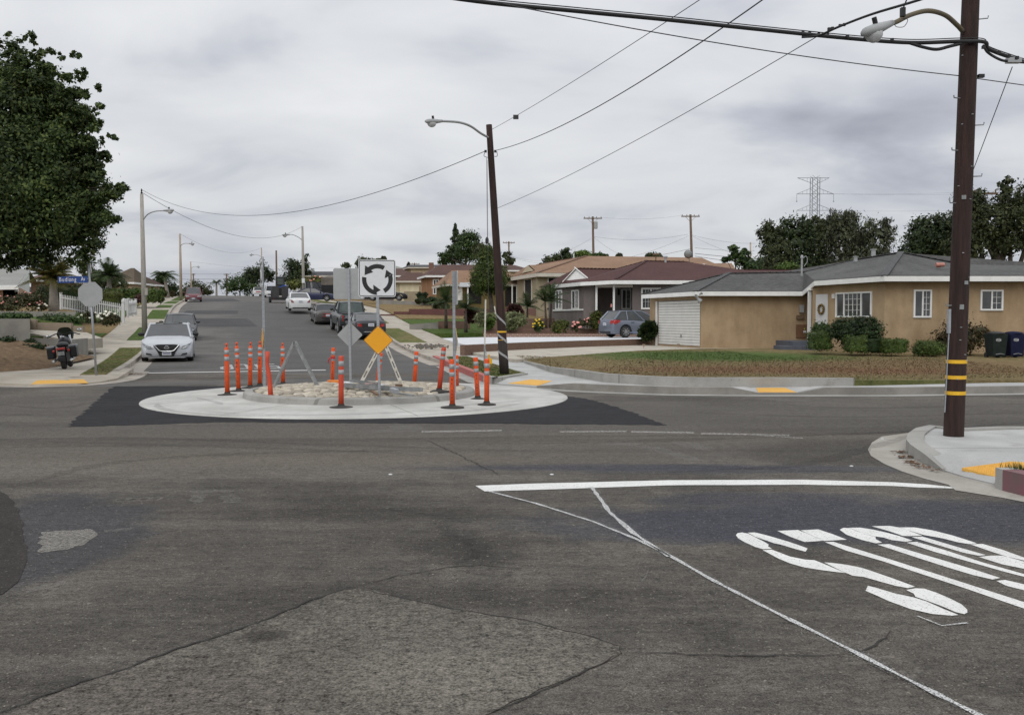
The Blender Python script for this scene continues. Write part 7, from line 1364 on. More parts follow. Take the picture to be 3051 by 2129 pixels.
# grass blades standing on the lawns: one uncountable cover
def blade_mesh(name, poly, n, h, m, seed, zf, w_=.014):
    rg = np.random.default_rng(seed); P_ = np.array([(p[0], p[1]) for p in poly]); lo, hi = P_.min(0), P_.max(0); xs = rg.uniform(lo, hi, (n*4, 2)); ins = np.zeros(len(xs), bool); j = len(P_)-1
    for i in range(len(P_)):
        a, b = P_[i], P_[j]; ins ^= ((a[1] > xs[:, 1]) != (b[1] > xs[:, 1])) & (xs[:, 0] < (b[0]-a[0])*(xs[:, 1]-a[1])/(b[1]-a[1]+1e-12)+a[0]); j = i
    xs = xs[ins][:n]; k = len(xs); a = rg.uniform(0, 6.28, k); l = h*rg.uniform(.4, 1.3, k); dx, dy = np.cos(a), np.sin(a); z = np.array([zf(x, y) for x, y in xs]); T = lambda *c: np.stack(c, 1)
    V = np.stack([T(xs[:, 0]-dy*w_, xs[:, 1]+dx*w_, z), T(xs[:, 0]+dy*w_, xs[:, 1]-dx*w_, z), T(xs[:, 0]+dx*l*1.1, xs[:, 1]+dy*l*1.1, z+l*.5)], 1).reshape(-1, 3)
    me = bpy.data.meshes.new(name); me.from_pydata(V.tolist(), [], np.arange(len(V)).reshape(-1, 3).tolist()); me.materials.append(m); nr = np.repeat(T(dx*.25, dy*.25, np.ones(k)), 3, 0); nr /= np.linalg.norm(nr, axis=1)[:, None]
    me.shade_smooth(); me.normals_split_custom_set_from_vertices(nr.tolist()); o = bpy.data.objects.new(name, me); col.objects.link(o); return tag(o, kind='stuff')
blade_mesh('lawn_grass', [p for p in lawn if p[0] < 30], 52000, .045, M_LAWN, 1, lambda x, y: .262 if x < 9 else .24)
blade_mesh('parkway_grass', [(*XY(s, wl(s)-o), .14) for s, o in ((27.2, .22), (46, .22), (46, 1.2), (27.2, .78))], 12000, .04, M_PARK, 2, lambda x, y: hz(x, y)+.14)
blade_mesh('parkway_grass', [(*G(u, v, .16).xy, .16) for u, v in ((1350, 1078), (1445, 1115), (1482, 1122), (1560, 1110), (1540, 1106), (1460, 1082), (1392, 1062), (1335, 1063))], 7000, .04, M_PARK, 3, lambda x, y: .163)
S('dark ivy clump low on the bank below the end of the tall wall', 60, 120, 1008, 1045, 31.2, 1200, .09, L_HEDGE, 'ground_cover', 'ground cover', depth=.3, seed=43, core=.5)
# ------------------------------------------------------------------ vehicles
def carpaint(name, c, metal=.15, rough=.38): return mat(name, c, tuple(x*.93 for x in c), 3, rough, metal=metal, coat=.3, spec=.4)
CP_SIL = carpaint('silver_white_paint', (.52, .54, .57)); CP_GRY = carpaint('charcoal_paint', (.026, .028, .034)); CP_MAR = carpaint('maroon_paint', (.11, .014, .022)); CP_WHT = carpaint('white_paint', (.66, .67, .67), 0); CP_NVY = carpaint('navy_paint', (.012, .016, .055)); CP_BRN = carpaint('grey_brown_paint', (.085, .078, .075)); CP_GRN = carpaint('dark_green_grey_paint', (.035, .042, .044)); CP_BLU = carpaint('slate_blue_paint', (.155, .175, .218), .3); CP_CRM = carpaint('cream_paint', (.55, .50, .42), 0); CP_BLK = mat('black_paint', (.009, .009, .010), (.012, .012, .014), 3, .35, spec=.35)
M_CGL = mat('car_glass', (.014, .017, .018), (.035, .04, .042), 1.5, .05, spec=.75); M_CGL2 = mat('painted_see_through_glass', (.10, .125, .115), (.055, .07, .066), 2.2, .06, spec=.8); M_TYRE = mat('tyre', (.016, .016, .016), (.028, .028, .028), 8, .9); M_RIM = mat('alloy_rim', (.42, .43, .44), rough=.35, metal=.7); M_CHR = mat('chrome', (.62, .63, .64), rough=.18, metal=.9); M_LENS = mat('clear_lens', (.40, .42, .44), (.16, .17, .18), 14, .1, spec=.9); M_TAIL = mat('red_lens', (.42, .02, .016), (.30, .012, .012), 9, .15, spec=.7); M_PLATE = mat('licence_plate', (.62, .63, .66), rough=.5); M_PLINK = mat('plate_ink', (.08, .09, .22), rough=.6); M_TRIMB = mat('black_trim', (.016, .016, .017), rough=.55)  # second car glass is opaque; brightness seen through the cab is in its colour
def interp(p, x): return float(np.interp(x, [a for a, b in p], [b for a, b in p]))
def car(name, lab, cat, pos, head, paint, L, W, zb, prof_, cabin, Rw, ax, wr=.56, glass=None, slope=0, pillars=(.5,), grp='cars parked along the hill street', rimm=None, boxy=0, spoke=0):
    """prof_: body top line (y, z), cabin: rear base y, rear top y, front top y, front base y, roof z; y runs to the front"""
    t = thing(name, lab, cat, pos, grp, rz=head, rx=slope); glass = glass or M_CGL; hw = W/2; h = L/2
    ys = sorted(set([round(v, 3) for v in np.linspace(-h+.16, h-.16, 44)]+[-h, -h+.03, -h+.09, h-.09, h-.03, h]+[a+q*Rw*1.2 for a in ax for q in (-1.0, -.98, .98, 1.0)])); mb = MB(); k = 15
    def hwf(y):
        d = min(h-y, h+y); return hw*float(np.interp(d, [0, .03, .09, .2, .45, .9], [.78, .86, .92, .962, .985, 1.0] if not boxy else [.92, .96, .98, .99, 1, 1]))
    for y in ys:
        zt = interp(prof_, y); d = min(h-y, h+y); zlo = zb+float(np.interp(d, [0, .03, .1, .4], [.12, .06, .02, 0])); zt2 = zt-float(np.interp(d, [0, .03, .09], [.10, .05, 0])); w_ = hwf(y); ar = zlo
        for a in ax:
            q = 1-((y-a)/(Rw*1.2))**2
            if q > 0: ar = max(ar, Rw+Rw*1.2*math.sqrt(q)*.98)
        ar = min(ar, zt2-.16); sh = zt2-.17; md = max(ar+.03, (sh+zlo)/2+.04)
        half = [(0, zt2+.015), (.5*w_, zt2+.01), (.8*w_, zt2-.015), (.925*w_, zt2-.06), (.985*w_, max(sh, ar+.1)), (1.0*w_, min(md, max(sh, ar+.1)-.02)), (.985*w_, ar+.02), (.95*w_, ar)]
        ring = [(-x, y, z) for x, z in half[::-1]]+[(x, y, z) for x, z in half[1:]]; mb.v += ring
    n = len(ys)
    for i in range(n-1):
        for j in range(k-1): mb.f.append((i*k+j, i*k+j+1, (i+1)*k+j+1, (i+1)*k+j))
        mb.f.append((i*k+k-1, i*k, (i+1)*k, (i+1)*k+k-1))
    mb.f += [tuple(range(k)), tuple(range((n-1)*k, n*k))]
    body = mb.build('body', paint, t, smooth=False, world=False); body.data.shade_smooth()
    try: body.data.set_sharp_from_angle(angle=R(38))
    except Exception: pass
    MB().box((0, 0, zb+.12), (W*.86, L*.94, .2)).build('underbody', M_TRIMB, t, world=False)
    r0, r1, r2, r3, zr = cabin; bz_ = lambda y: interp(prof_, y)-.035; wb = hw*.90; wt = W*wr*.5/.5*.5 if wr > 1 else hw*wr*1.34
    crn = .035
    def rp(y, x): return Vector((x*wt, y, zr-.05*(abs(y-(r1+r2)/2)/(abs(r2-r1)/2+.01))**2*.8+crn*(1-x*x)))
    mb = MB(); nu, nv = 8, 6
    for i in range(nu+1):
        for j in range(nv+1): mb.v.append(tuple(rp(r1+(r2-r1)*i/nu, -1+2*j/nv)))
    for i in range(nu):
        for j in range(nv): a = i*(nv+1)+j; mb.f.append((a, a+1, a+nv+2, a+nv+1))
    def sidept(y, s, f): # f 0 belt 1 roof
        b = Vector((s*wb, y, bz_(y))); return b
    A0, A1, C0_, C1 = (lambda s: Vector((s*wb, r3, bz_(r3)))), (lambda s: rp(r2, s)), (lambda s: Vector((s*wb*.97, r0, bz_(r0)))), (lambda s: rp(r1, s))
    pr_ = .045
    for s in (-1, 1):
        mb.tube([A0(s), A1(s)], pr_*.8, 6); mb.tube([C0_(s), C1(s)], pr_*1.3, 6); mb.tube([rp(r1+(r2-r1)*i/6, s) for i in range(7)], pr_*.75, 6)
        for f in pillars: yb = r0+(r3-r0)*f; yt = r1+(r2-r1)*f; mb.tube([Vector((s*wb, yb, bz_(yb))), rp(yt, s)], pr_*.8, 6)
    rf = mb.build('roof', paint, t, world=False); rf.data.shade_smooth()
    try: rf.data.set_sharp_from_angle(angle=R(45))
    except Exception: pass
    def pane(nm, a, b, c, d, bul):
        mb = MB(); n_ = 6
        for i in range(n_+1):
            for j in range(n_+1):
                u, v = i/n_, j/n_; p = (a*(1-u)+b*u)*(1-v)+(d*(1-u)+c*u)*v; mb.v.append(tuple(p+bul*(math.sin(math.pi*u)*.8*(1-.4*v))))
        for i in range(n_):
            for j in range(n_): q = i*(n_+1)+j; mb.f.append((q, q+1, q+n_+2, q+n_+1))
        o = mb.build(nm, glass, t, world=False, smooth=True); return o
    pane('windscreen', A0(-1), A0(1), A1(1), A1(-1), Vector((0, .10, .0))); pane('rear_window', C0_(-1), C0_(1), C1(1), C1(-1), Vector((0, -.06, 0)))
    fs = [0]+list(pillars)+[1]
    for s in (-1, 1):
        for f0, f1 in zip(fs, fs[1:]):
            y0, y1 = r0+(r3-r0)*f0, r0+(r3-r0)*f1; a, b = Vector((s*wb, y0, bz_(y0))), Vector((s*wb, y1, bz_(y1)))
            if f0 == 0: a = C0_(s)
            if f1 == 1: b = A0(s)
            pane('side_window', a, b, rp(r1+(r2-r1)*f1, s), rp(r1+(r2-r1)*f0, s), Vector((s*.02, 0, 0)))
    for a in ax:
        for s in (-1, 1):
            o = Vector((s*(hw-.115), a, Rw)); Mx = Matrix.Rotation(R(90)*s, 3, 'Y'); wd = .11
            ty = MB().lathe([(Rw*.62, -wd), (Rw*.93, -wd), (Rw, -wd*.6), (Rw, wd*.6), (Rw*.94, wd), (Rw*.66, wd*1.02), (Rw*.64, wd*.8)], 24, o, Mx, False).build('wheel', M_TYRE, t, world=False, smooth=True)
            mb = MB(); mb.lathe([(Rw*.66, wd*.9), (Rw*.63, wd*1.0), (Rw*.58, wd*.75)], 24, o, Mx, False)
            for i in range(spoke or 7): g = i*2*math.pi/(spoke or 7); p0 = o+Mx @ Vector((Rw*.1*math.cos(g), Rw*.1*math.sin(g), wd*.9)); p1 = o+Mx @ Vector((Rw*.63*math.cos(g), Rw*.63*math.sin(g), wd*.92)); mb.bar(p0, p1, Rw*.15, .03, up=Mx @ Vector((0, 0, 1)))
            mb.lathe([(Rw*.16, wd*.75), (Rw*.16, wd*.98), (Rw*.1, wd*1.02)], 12, o, Mx); mb.build('rim', rimm or M_RIM, ty, world=False)
            MB().lathe([(Rw*.6, wd*.55), (Rw*.05, wd*.5)], 20, o, Mx).build('brake_disc', M_TRIMB, ty, world=False)
    t['L'] = L; t['W'] = W
    return t
def end_y(t, x, z, front, zt=.66):
    h, hw = t['L']/2, t['W']/2; f = abs(x)/hw; y = h+.012-float(np.interp(f, [0, .72, .80, .88, .94, 1], [0, 0.0, .03, .09, .2, .5])); y -= max(0, z-zt)*.9; return y if front else -y
def patch(t, nm, pts, m, front, o=.0, zt=.66, th=.03):   # small fitting following the curved nose or tail
    s = 1 if front else -1; out = []
    for (x0, z0), (x1, z1) in zip(pts, pts[1:]+pts[:1]):
        for i in range(4): f = i/4; x, z = x0+(x1-x0)*f, z0+(z1-z0)*f; out.append((x, end_y(t, x, z, front, zt)+s*o, z))
    cx = sum(p[0] for p in out)/len(out); cz = sum(p[2] for p in out)/len(out); n = len(out); mb = MB(); mb.v = [tuple(p) for p in out]+[(cx, end_y(t, cx, cz, front, zt)+s*o, cz)]+[(p[0], p[1]-s*th, p[2]) for p in out]
    mb.f = [(i, (i+1) % n, n) for i in range(n)]+[(i, n+1+i, n+1+(i+1) % n, (i+1) % n) for i in range(n)]
    return mb.build(nm, m, t, world=False)
def mir(pts): return [(-x, z) for x, z in pts[::-1]]
def both(t, nm, pts, m, front, **k): patch(t, nm, pts, m, front, **k); patch(t, nm, mir(pts), m, front, **k)
def plate(t, z, front, zt=.66, w_=.32, h=.155):
    p = patch(t, 'licence_plate', [(-w_/2, z), (w_/2, z), (w_/2, z+h), (-w_/2, z+h)], M_PLATE, front, o=.03, zt=zt); mb = MB(); s = 1 if front else -1
    for i in range(7): x = -.115+.038*i; mb.box((x, end_y(t, x, z+h/2, front, zt)+s*.0325, z+h*.45), (.022, .002, .06))
    mb.build('plate_characters', M_PLINK, p, world=False)
def mirrors(t, y, z, m):
    for s in (-1, 1): MB().ell((s*(t['W']/2+.07), y, z), (.12, .07, .075), 10, 7).build('wing_mirror', m, t, world=False, smooth=True)
def handles(t, ys, z):
    for s in (-1, 1):
        for y in ys: MB().box((s*t['W']/2*.995, y, z), (.03, .2, .03)).build('door_handle', M_TRIMB, t, world=False)
def onroad(u, d, off=.006): p = Q(u, 900, d); return Vector((p.x, d, hz(p.x, d)+off))
def slp(p): s, _ = SW(p.x, p.y); return math.atan((prof(s+2)-prof(s-2))/4)
HD = R(18.1)
# silver sedan facing the camera
p = onroad(503, 36.6, .0); v = car('silver_sedan', 'silver white sedan with dark V grille parked nearest on the left kerb, facing the camera', 'car', p, HD+math.pi, CP_SIL, 4.85, 1.86, .17, [(-2.43, .92), (-2.3, 1.02), (-1.6, 1.06), (-.2, 1.0), (.85, .98), (1.3, .92), (1.9, .82), (2.25, .72), (2.43, .60)], (-1.75, -.95, .18, 1.15, 1.43), .335, (-1.42, 1.46), slope=-slp(p), pillars=(.52,))
patch(v, 'grille', [(-.24, .22), (.24, .22), (.33, .42), (.47, .64), (.3, .675), (-.3, .675), (-.47, .64), (-.33, .42)], M_TRIMB, True, o=.012)
for s in (-1, 1):
    mb = MB(); P3 = [Vector((x, end_y(v, x, z, True)+.035, z)) for x, z in ((s*.45, .66), (s*.26, .45), (s*.18, .425), (0, .42))]; mb.tube(P3, .017, 6); mb.build('chrome_strip', M_CHR, v, world=False)
both(v, 'headlight', [(.50, .52), (.70, .55), (.86, .68), (.88, .73), (.74, .68), (.54, .60)], M_LENS, True, o=.02, zt=.6); both(v, 'bumper_vent', [(.50, .26), (.72, .30), (.72, .36), (.55, .33)], M_TRIMB, True, o=.015); patch(v, 'bumper_lip', [(-.6, .17), (.6, .17), (.75, .22), (.6, .215), (-.6, .215), (-.75, .22)], M_CHR, True, o=.02)
mb = MB(); c0 = Vector((0, end_y(v, 0, .55, True)+.04, .55)); mb.tube([c0+Vector((math.cos(a)*.075, 0, math.sin(a)*.065)) for a in np.linspace(0, 6.283, 17)], .013, 6); mb.box(c0, (.2, .02, .032)); mb.build('emblem', M_CHR, v, world=False)
plate(v, .27, True); mirrors(v, .75, 1.02, M_TRIMB); handles(v, (-.75, .25), .86); MB().box((0, -.35, 1.452), (1.0, .85, .02)).build('sunroof', M_CGL, v, world=False)
# dark sedan behind it
p = onroad(536, 52.5, .0); v = car('dark_sedan', 'charcoal sedan parked on the left kerb right behind the silver white one', 'car', p, HD+math.pi, CP_GRY, 4.7, 1.82, .18, [(-2.35, .9), (-2.2, 1.02), (-1.5, 1.05), (0, .98), (.9, .97), (1.5, .9), (2.1, .76), (2.35, .60)], (-1.7, -.9, .2, 1.15, 1.42), .33, (-1.38, 1.4), slope=-slp(p))
both(v, 'headlight', [(.45, .56), (.72, .58), (.86, .72), (.7, .70), (.5, .64)], M_LENS, True, o=.02, zt=.6); patch(v, 'grille', [(-.4, .42), (.4, .42), (.46, .6), (-.46, .6)], M_TRIMB, True, o=.012); plate(v, .34, True); mirrors(v, .75, 1.0, CP_GRY)
# maroon minivan
p = onroad(577, 112); v = car('maroon_minivan', 'maroon minivan parked on the left kerb near the crest, facing the camera', 'van', p, HD+math.pi, CP_MAR, 4.9, 1.92, .22, [(-2.45, 1.0), (-2.3, 1.12), (0, 1.1), (1.2, 1.05), (1.9, .92), (2.3, .78), (2.45, .6)], (-2.35, -2.1, .5, 1.6, 1.72), .34, (-1.5, 1.5), slope=-slp(p), pillars=(.33, .66))
both(v, 'headlight', [(.42, .62), (.84, .64), (.86, .76), (.5, .72)], M_LENS, True, o=.02, zt=.62); patch(v, 'bumper', [(-.8, .28), (.8, .28), (.86, .52), (-.86, .52)], mat('grey_bumper', (.14, .14, .15), rough=.6), True, o=.02); plate(v, .34, True); mirrors(v, 1.0, 1.1, CP_MAR)
# dark coupe, rear view, nearest on the right kerb
p = onroad(1085, 55.8); p.z += .05; v = car('dark_coupe', 'dark grey coupe seen from behind, partly hidden by the amber diamond sign', 'car', p, HD, CP_GRY, 4.95, 1.90, .2, [(-2.47, .92), (-2.3, 1.08), (-1.6, 1.12), (-.4, 1.05), (.8, 1.0), (1.7, .92), (2.3, .75), (2.47, .6)], (-1.75, -.75, .1, 1.15, 1.46), .36, (-1.45, 1.5), slope=slp(p), pillars=(.5,))
patch(v, 'tail_panel', [(-.62, .70), (.62, .70), (.66, .92), (-.66, .92)], M_TRIMB, False, o=.012, zt=1.0); both(v, 'taillight', [(.52, .74), (.86, .76), (.90, .92), (.56, .90)], M_TAIL, False, o=.02, zt=1.0); plate(v, .76, False, 1.0, .34, .17); patch(v, 'bumper_lip', [(-.78, .42), (.78, .42), (.8, .46), (-.8, .46)], M_CHR, False, o=.015); mirrors(v, .8, 1.04, CP_GRY)
# dark green pickup
p = onroad(1040, 60.5); p.z += .02; v = car('pickup_truck', 'dark green-grey lifted pickup truck behind the dark coupe on the right kerb', 'pickup truck', p, HD, CP_GRN, 5.2, 1.85, .48, [(-2.6, 1.12), (-2.45, 1.18), (-.6, 1.2), (.0, 1.22), (1.2, 1.18), (2.2, 1.08), (2.6, .9)], (-.72, -.62, .35, 1.1, 1.80), .43, (-1.6, 1.65), slope=slp(p), pillars=(.72,), glass=M_CGL2, boxy=1)
MB().box((0, -1.62, 1.2), (1.5, 1.75, .02)).build('bed_shade_sheet', M_TRIMB, v, world=False); patch(v, 'tailgate', [(-.66, .72), (.66, .72), (.66, 1.12), (-.66, 1.12)], CP_GRN, False, o=.015, zt=2); patch(v, 'tailgate_trim', [(-.62, .92), (.62, .92), (.62, 1.10), (-.62, 1.10)], M_CHR, False, o=.03, zt=2); v.scale = (1.06, 1.06, 1.10); both(v, 'taillight', [(.70, .78), (.84, .78), (.84, 1.10), (.70, 1.10)], M_TAIL, False, o=.03, zt=2); patch(v, 'rear_bumper', [(-.84, .50), (.84, .50), (.84, .66), (-.84, .66)], M_CHR, False, o=.05, zt=2); mirrors(v, .75, 1.3, M_TRIMB)  # dark sheet at rim height stands for the shaded hollow of the bed
for s in (-1, 1): MB().ell((s*.36, -.35, 1.22), (.22, .1, .22), 8, 6).build('seat', M_TRIMB, v, world=False)
# grey-brown sedan
p = onroad(966, 68.0); v = car('old_sedan', 'old grey-brown sedan in front of the pickup truck on the right kerb', 'car', p, HD, CP_BRN, 4.6, 1.72, .2, [(-2.3, .9), (-2.2, 1.0), (-1.3, 1.02), (0, .98), (1, .95), (2, .85), (2.3, .7)], (-1.45, -.95, .2, .95, 1.40), .31, (-1.3, 1.35), slope=slp(p), boxy=1)
patch(v, 'taillight', [(-.82, .62), (.82, .62), (.82, .84), (-.82, .84)], M_TAIL, False, o=.015, zt=2); patch(v, 'bumper', [(-.82, .34), (.82, .34), (.82, .54), (-.82, .54)], M_TRIMB, False, o=.04, zt=2); plate(v, .63, False, 2); mirrors(v, .65, 1.0, M_TRIMB)
# white coupe
p = onroad(888, 77.5); p.z = Q(888, 922, 77).z; v = car('white_coupe', 'white coupe seen from behind at the right kerb beside the lamp pole', 'car', p, HD, CP_WHT, 4.75, 1.82, .2, [(-2.37, .92), (-2.25, 1.03), (-1.6, 1.06), (-.3, 1.0), (.9, .96), (1.9, .84), (2.37, .62)], (-1.75, -.75, .1, 1.15, 1.42), .32, (-1.4, 1.4), slope=slp(p))
both(v, 'taillight', [(.50, .72), (.84, .70), (.90, .92), (.70, .94)], mat('pinkish_lens', (.30, .12, .11), (.22, .08, .08), 9, .2), False, o=.015, zt=.98); plate(v, .74, False, .98); patch(v, 'rear_diffuser', [(-.6, .22), (.6, .22), (.66, .32), (-.66, .32)], M_TRIMB, False, o=.012)
# far vehicles near the crest
p = onroad(806, 150); v = car('white_suburban', 'white sport utility vehicle near the crest just left of the black trailer', 'car', p, HD, CP_WHT, 5.1, 1.95, .35, [(-2.55, 1.05), (-2.4, 1.15), (0, 1.15), (1, 1.12), (2.2, 1.02), (2.55, .8)], (-2.45, -2.25, .4, 1.1, 1.9), .4, (-1.6, 1.6), slope=slp(p), boxy=1); both(v, 'taillight', [(.8, .8), (.9, .8), (.9, 1.1), (.8, 1.1)], M_TAIL, False, o=.02, zt=2); patch(v, 'bumper', [(-.85, .4), (.85, .4), (.85, .6), (-.85, .6)], M_TRIMB, False, o=.04, zt=2)
p = onroad(768, 172); v = car('white_wagon', 'farthest white car on the right kerb, just at the crest', 'car', p, HD, CP_WHT, 4.8, 1.9, .3, [(-2.4, 1.0), (-2.2, 1.08), (0, 1.05), (1, 1.0), (2.2, .9), (2.4, .7)], (-2.2, -1.9, .3, 1.1, 1.6), .36, (-1.5, 1.5), slope=slp(p)); patch(v, 'taillight', [(-.8, .75), (.8, .75), (.8, .92), (-.8, .92)], M_TAIL, False, o=.02, zt=2)
# side views in the driveways
p = Q(935, 897, 100); v = car('navy_sedan', 'navy blue sedan parked sideways in the driveway behind the white coupe', 'car', p, R(-80), CP_NVY, 4.7, 1.8, .18, [(-2.35, .85), (-2.2, .98), (-1.5, 1.02), (0, .95), (1, .93), (2, .78), (2.35, .6)], (-1.7, -.9, .2, 1.15, 1.4), .33, (-1.4, 1.4), grp='cars in the right driveways'); both(v, 'headlight', [(.5, .6), (.85, .6), (.85, .7), (.5, .68)], M_LENS, True, o=.02); mirrors(v, .75, .98, CP_NVY)
p = Q(955, 885, 108); v = car('dark_suv', 'dark sport utility vehicle behind the navy sedan', 'car', p, R(-80), CP_BLK, 4.6, 1.85, .3, [(-2.3, 1.0), (-2.1, 1.1), (0, 1.05), (1, 1.02), (2, .92), (2.3, .7)], (-2.2, -1.9, .3, 1.1, 1.75), .36, (-1.4, 1.4), grp='cars in the right driveways', pillars=(.33, .66))
p = Q(1150, 896, 98); v = car('black_sedan', 'black car mostly hidden below the circular-arrow sign by the grey wall', 'car', p, R(-85), CP_BLK, 4.6, 1.8, .2, [(-2.3, .9), (-2.1, 1.0), (0, .96), (1, .94), (2, .8), (2.3, .6)], (-1.6, -.9, .2, 1.1, 1.42), .33, (-1.4, 1.4), grp='cars in the right driveways')
p = Vector((7.35, 54.0, .525)); v = car('blue_hatchback', 'slate blue hatchback parked on the white driveway beside the garage', 'car', p, R(-65), CP_BLU, 4.35, 1.78, .2, [(-2.17, .95), (-2.08, 1.06), (-1.2, 1.07), (0, 1.0), (1.0, .98), (1.7, .86), (2.17, .6)], (-2.02, -1.55, -.1, 1.35, 1.55), .345, (-1.3, 1.32), grp='cars in the right driveways', pillars=(.26, .60), spoke=7)
both(v, 'taillight', [(.60, .80), (.86, .82), (.92, 1.02), (.68, 1.0)], M_TAIL, False, o=.035, zt=1.0); plate(v, .70, False, 1.0); mirrors(v, .85, 1.05, CP_BLU); handles(v, (-.85, .15), .88)
for s in (-1, 1): MB().box((s*.885, -.05, .30), (.03, 2.0, .05)).build('side_skirt', mat('blue_trim', (.20, .24, .33)), v, world=False); MB().ell((s*.84, -1.98, .90), (.06, .14, .13), 10, 7).build('taillight', M_TAIL, v, world=False)
patch(v, 'bumper_recess', [(-.55, .24), (.55, .24), (.6, .36), (-.6, .36)], M_TRIMB, False, o=.01)
p = Q(131, 908, 92); v = car('cream_suv', 'cream white sport utility car behind the rose bushes at the left house', 'car', Vector((p.x-2.25, 92, p.z)), R(80), CP_CRM, 4.6, 1.85, .3, [(-2.3, 1.05), (-2.15, 1.15), (0, 1.1), (1, 1.05), (2, .95), (2.3, .7)], (-2.2, -1.85, .4, 1.1, 1.8), .38, (-1.4, 1.4), grp='cars in the left driveways', pillars=(.33, .62), boxy=1)
# trailer with a loader on it, and the tarpaulined truck
p = onroad(832, 112); sc_t = 1.0; t = thing('equipment_trailer', 'black equipment trailer with raised ramps standing on the right near the crest', 'trailer', p, rz=HD, rx=slp(p))
mb = MB().box((0, 0, .55), (2.1, 4.2, .16)); mb.build('deck', M_TRIMB, t, world=False); mb = MB().box((0, -2.08, .42), (2.3, .15, .16)); mb.build('rear_beam', M_TRIMB, t, world=False)
for s in (-1, 1): MB().box((s*.55, -2.0, 1.25), (.78, .10, 1.5), M=Matrix.Rotation(R(6), 3, 'X')).build('ramp', mat('ramp_steel', (.045, .045, .048), (.07, .07, .072), 5, .8), t, world=False); MB().lathe([(.2, -.12), (.38, -.12), (.38, .12), (.2, .12)], 16, (s*1.1, -.9, .38), Matrix.Rotation(R(90), 3, 'Y')).build('wheel', M_TYRE, t, world=False); MB().lathe([(.2, -.12), (.38, -.12), (.38, .12), (.2, .12)], 16, (s*1.1, .2, .38), Matrix.Rotation(R(90), 3, 'Y')).build('wheel', M_TYRE, t, world=False); MB().box((s*.8, -2.12, .5), (.15, .04, .08)).build('taillight', M_TAIL, t, world=False)
q = thing('skid_loader', 'black compact loader with a small cab standing on the trailer', 'loader', p+Vector((-.1, .4, .63)), rz=HD, rx=slp(p))
MB().box((0, 0, .75), (1.5, 2.4, 1.0)).build('body', M_TRIMB, q, world=False, bev=.08); MB().box((.12, -.1, 1.85), (1.05, 1.1, 1.35)).build('cab', M_TRIMB, q, world=False, bev=.05); MB().box((.12, -.67, 1.95), (.72, .03, .75)).build('cab_window', M_CGL2, q, world=False)
for s in (-1, 1):
    for y in (-.75, .75): MB().lathe([(.2, -.14), (.4, -.14), (.4, .14), (.2, .14)], 16, (s*.8, y, .4), Matrix.Rotation(R(90), 3, 'Y')).build('wheel', M_TYRE, q, world=False)
mb = MB().ext([(x, -.75+abs(x-.3)*.1, z) for x, z in ((-.15, 1.05), (.55, 1.15), (.8, 1.25), (.78, 1.5), (.45, 1.52), (.1, 1.35), (-.1, 1.3))], (0, -.12, 0)); mb.build('blue_tarpaulin', mat('blue_tarp', (.02, .07, .38), (.03, .1, .45), 4, .5), q, world=False)
p = Q(1010, 890, 106); t = thing('covered_truck', 'black truck under a grey-brown tarpaulin left of the grey square sign back', 'truck', p)
mb = MB().box((0, 0, 1.1), (3.6, 2.2, 1.2)); mb.build('body', CP_BLK, t, world=False, bev=.08); mb = MB(); o_ = [(-1.85, -1.12), (1.85, -1.12), (1.85, 1.12), (-1.85, 1.12)]
mb.add([(x, y, 1.55) for x, y in o_]+[(x*.97, y*.96, 2.35+.1*math.sin(x*3)) for x, y in o_]+[(-1.2, 0, 2.65), (1.3, 0, 2.55)], [(0, 1, 5, 4), (1, 2, 6, 5), (2, 3, 7, 6), (3, 0, 4, 7), (4, 5, 9, 8), (6, 7, 8, 9), (5, 6, 9), (7, 4, 8)]); mb.build('tarpaulin', mat('grey_brown_tarp', (.10, .085, .07), (.15, .13, .11), 2, .85, bump=.4), t, world=False)
for x in (-1.1, 1.1): MB().lathe([(.2, -.14), (.42, -.14), (.42, .14), (.2, .14)], 16, (x, -1.0, .42), Matrix.Rotation(R(90), 3, 'X')).build('wheel', M_TYRE, t, world=False)
# motorcycle seen from behind
p = Q(193, 1096, 27.2); p.z = hz(p.x, p.y)+.135; mc = thing('motorcycle', 'black cruiser motorcycle with saddlebags and windshield parked on the left pavement', 'motorcycle', p, rz=R(20)); mc.rotation_euler = (0, R(-6), R(20))
def part(nm, mb, m, sm=True, bev=0): return mb.build(nm, m, mc, world=False, smooth=sm, bev=bev)
for y, r, nm in ((0, .31, 'rear_wheel'), (1.6, .32, 'front_wheel')):
    wv = part(nm, MB().lathe([(r*.62, -.06), (r*.93, -.065), (r, -.03), (r, .03), (r*.93, .065), (r*.62, .06)], 28, (0, y, r), Matrix.Rotation(R(90), 3, 'Y'), False), M_TYRE); o = MB().lathe([(.05, -.05), (r*.6, -.02), (r*.6, .02), (.05, .05)], 18, (0, y, r), Matrix.Rotation(R(90), 3, 'Y')).build('rim', M_CHR, wv, world=False)
mb = MB(); pts = [(math.cos(a)*.36, math.sin(a)*.36) for a in np.linspace(R(-10), R(150), 12)]
for i, (y, z) in enumerate(pts): mb.v += [(-.10, -y+0, .31+z), (.10, -y, .31+z), (.0, -y*1.05, .31+z*1.05)]
mb.f = [(3*i+a, 3*i+b, 3*i+3+b, 3*i+3+a) for i in range(11) for a, b in ((0, 2), (2, 1))]; part('rear_fender', mb, CP_BLK)
part('seat', MB().ell((0, .28, .72), (.17, .42, .10), 14, 8), M_TRIMB); part('fuel_tank', MB().ell((0, .85, .80), (.17, .36, .17), 14, 8), CP_BLK); part('engine', MB().box((0, .75, .42), (.42, .5, .42)), M_GALVD, False, .06); part('tank_console', MB().ell((0, .72, .95), (.05, .14, .03), 8, 6), M_CHR)
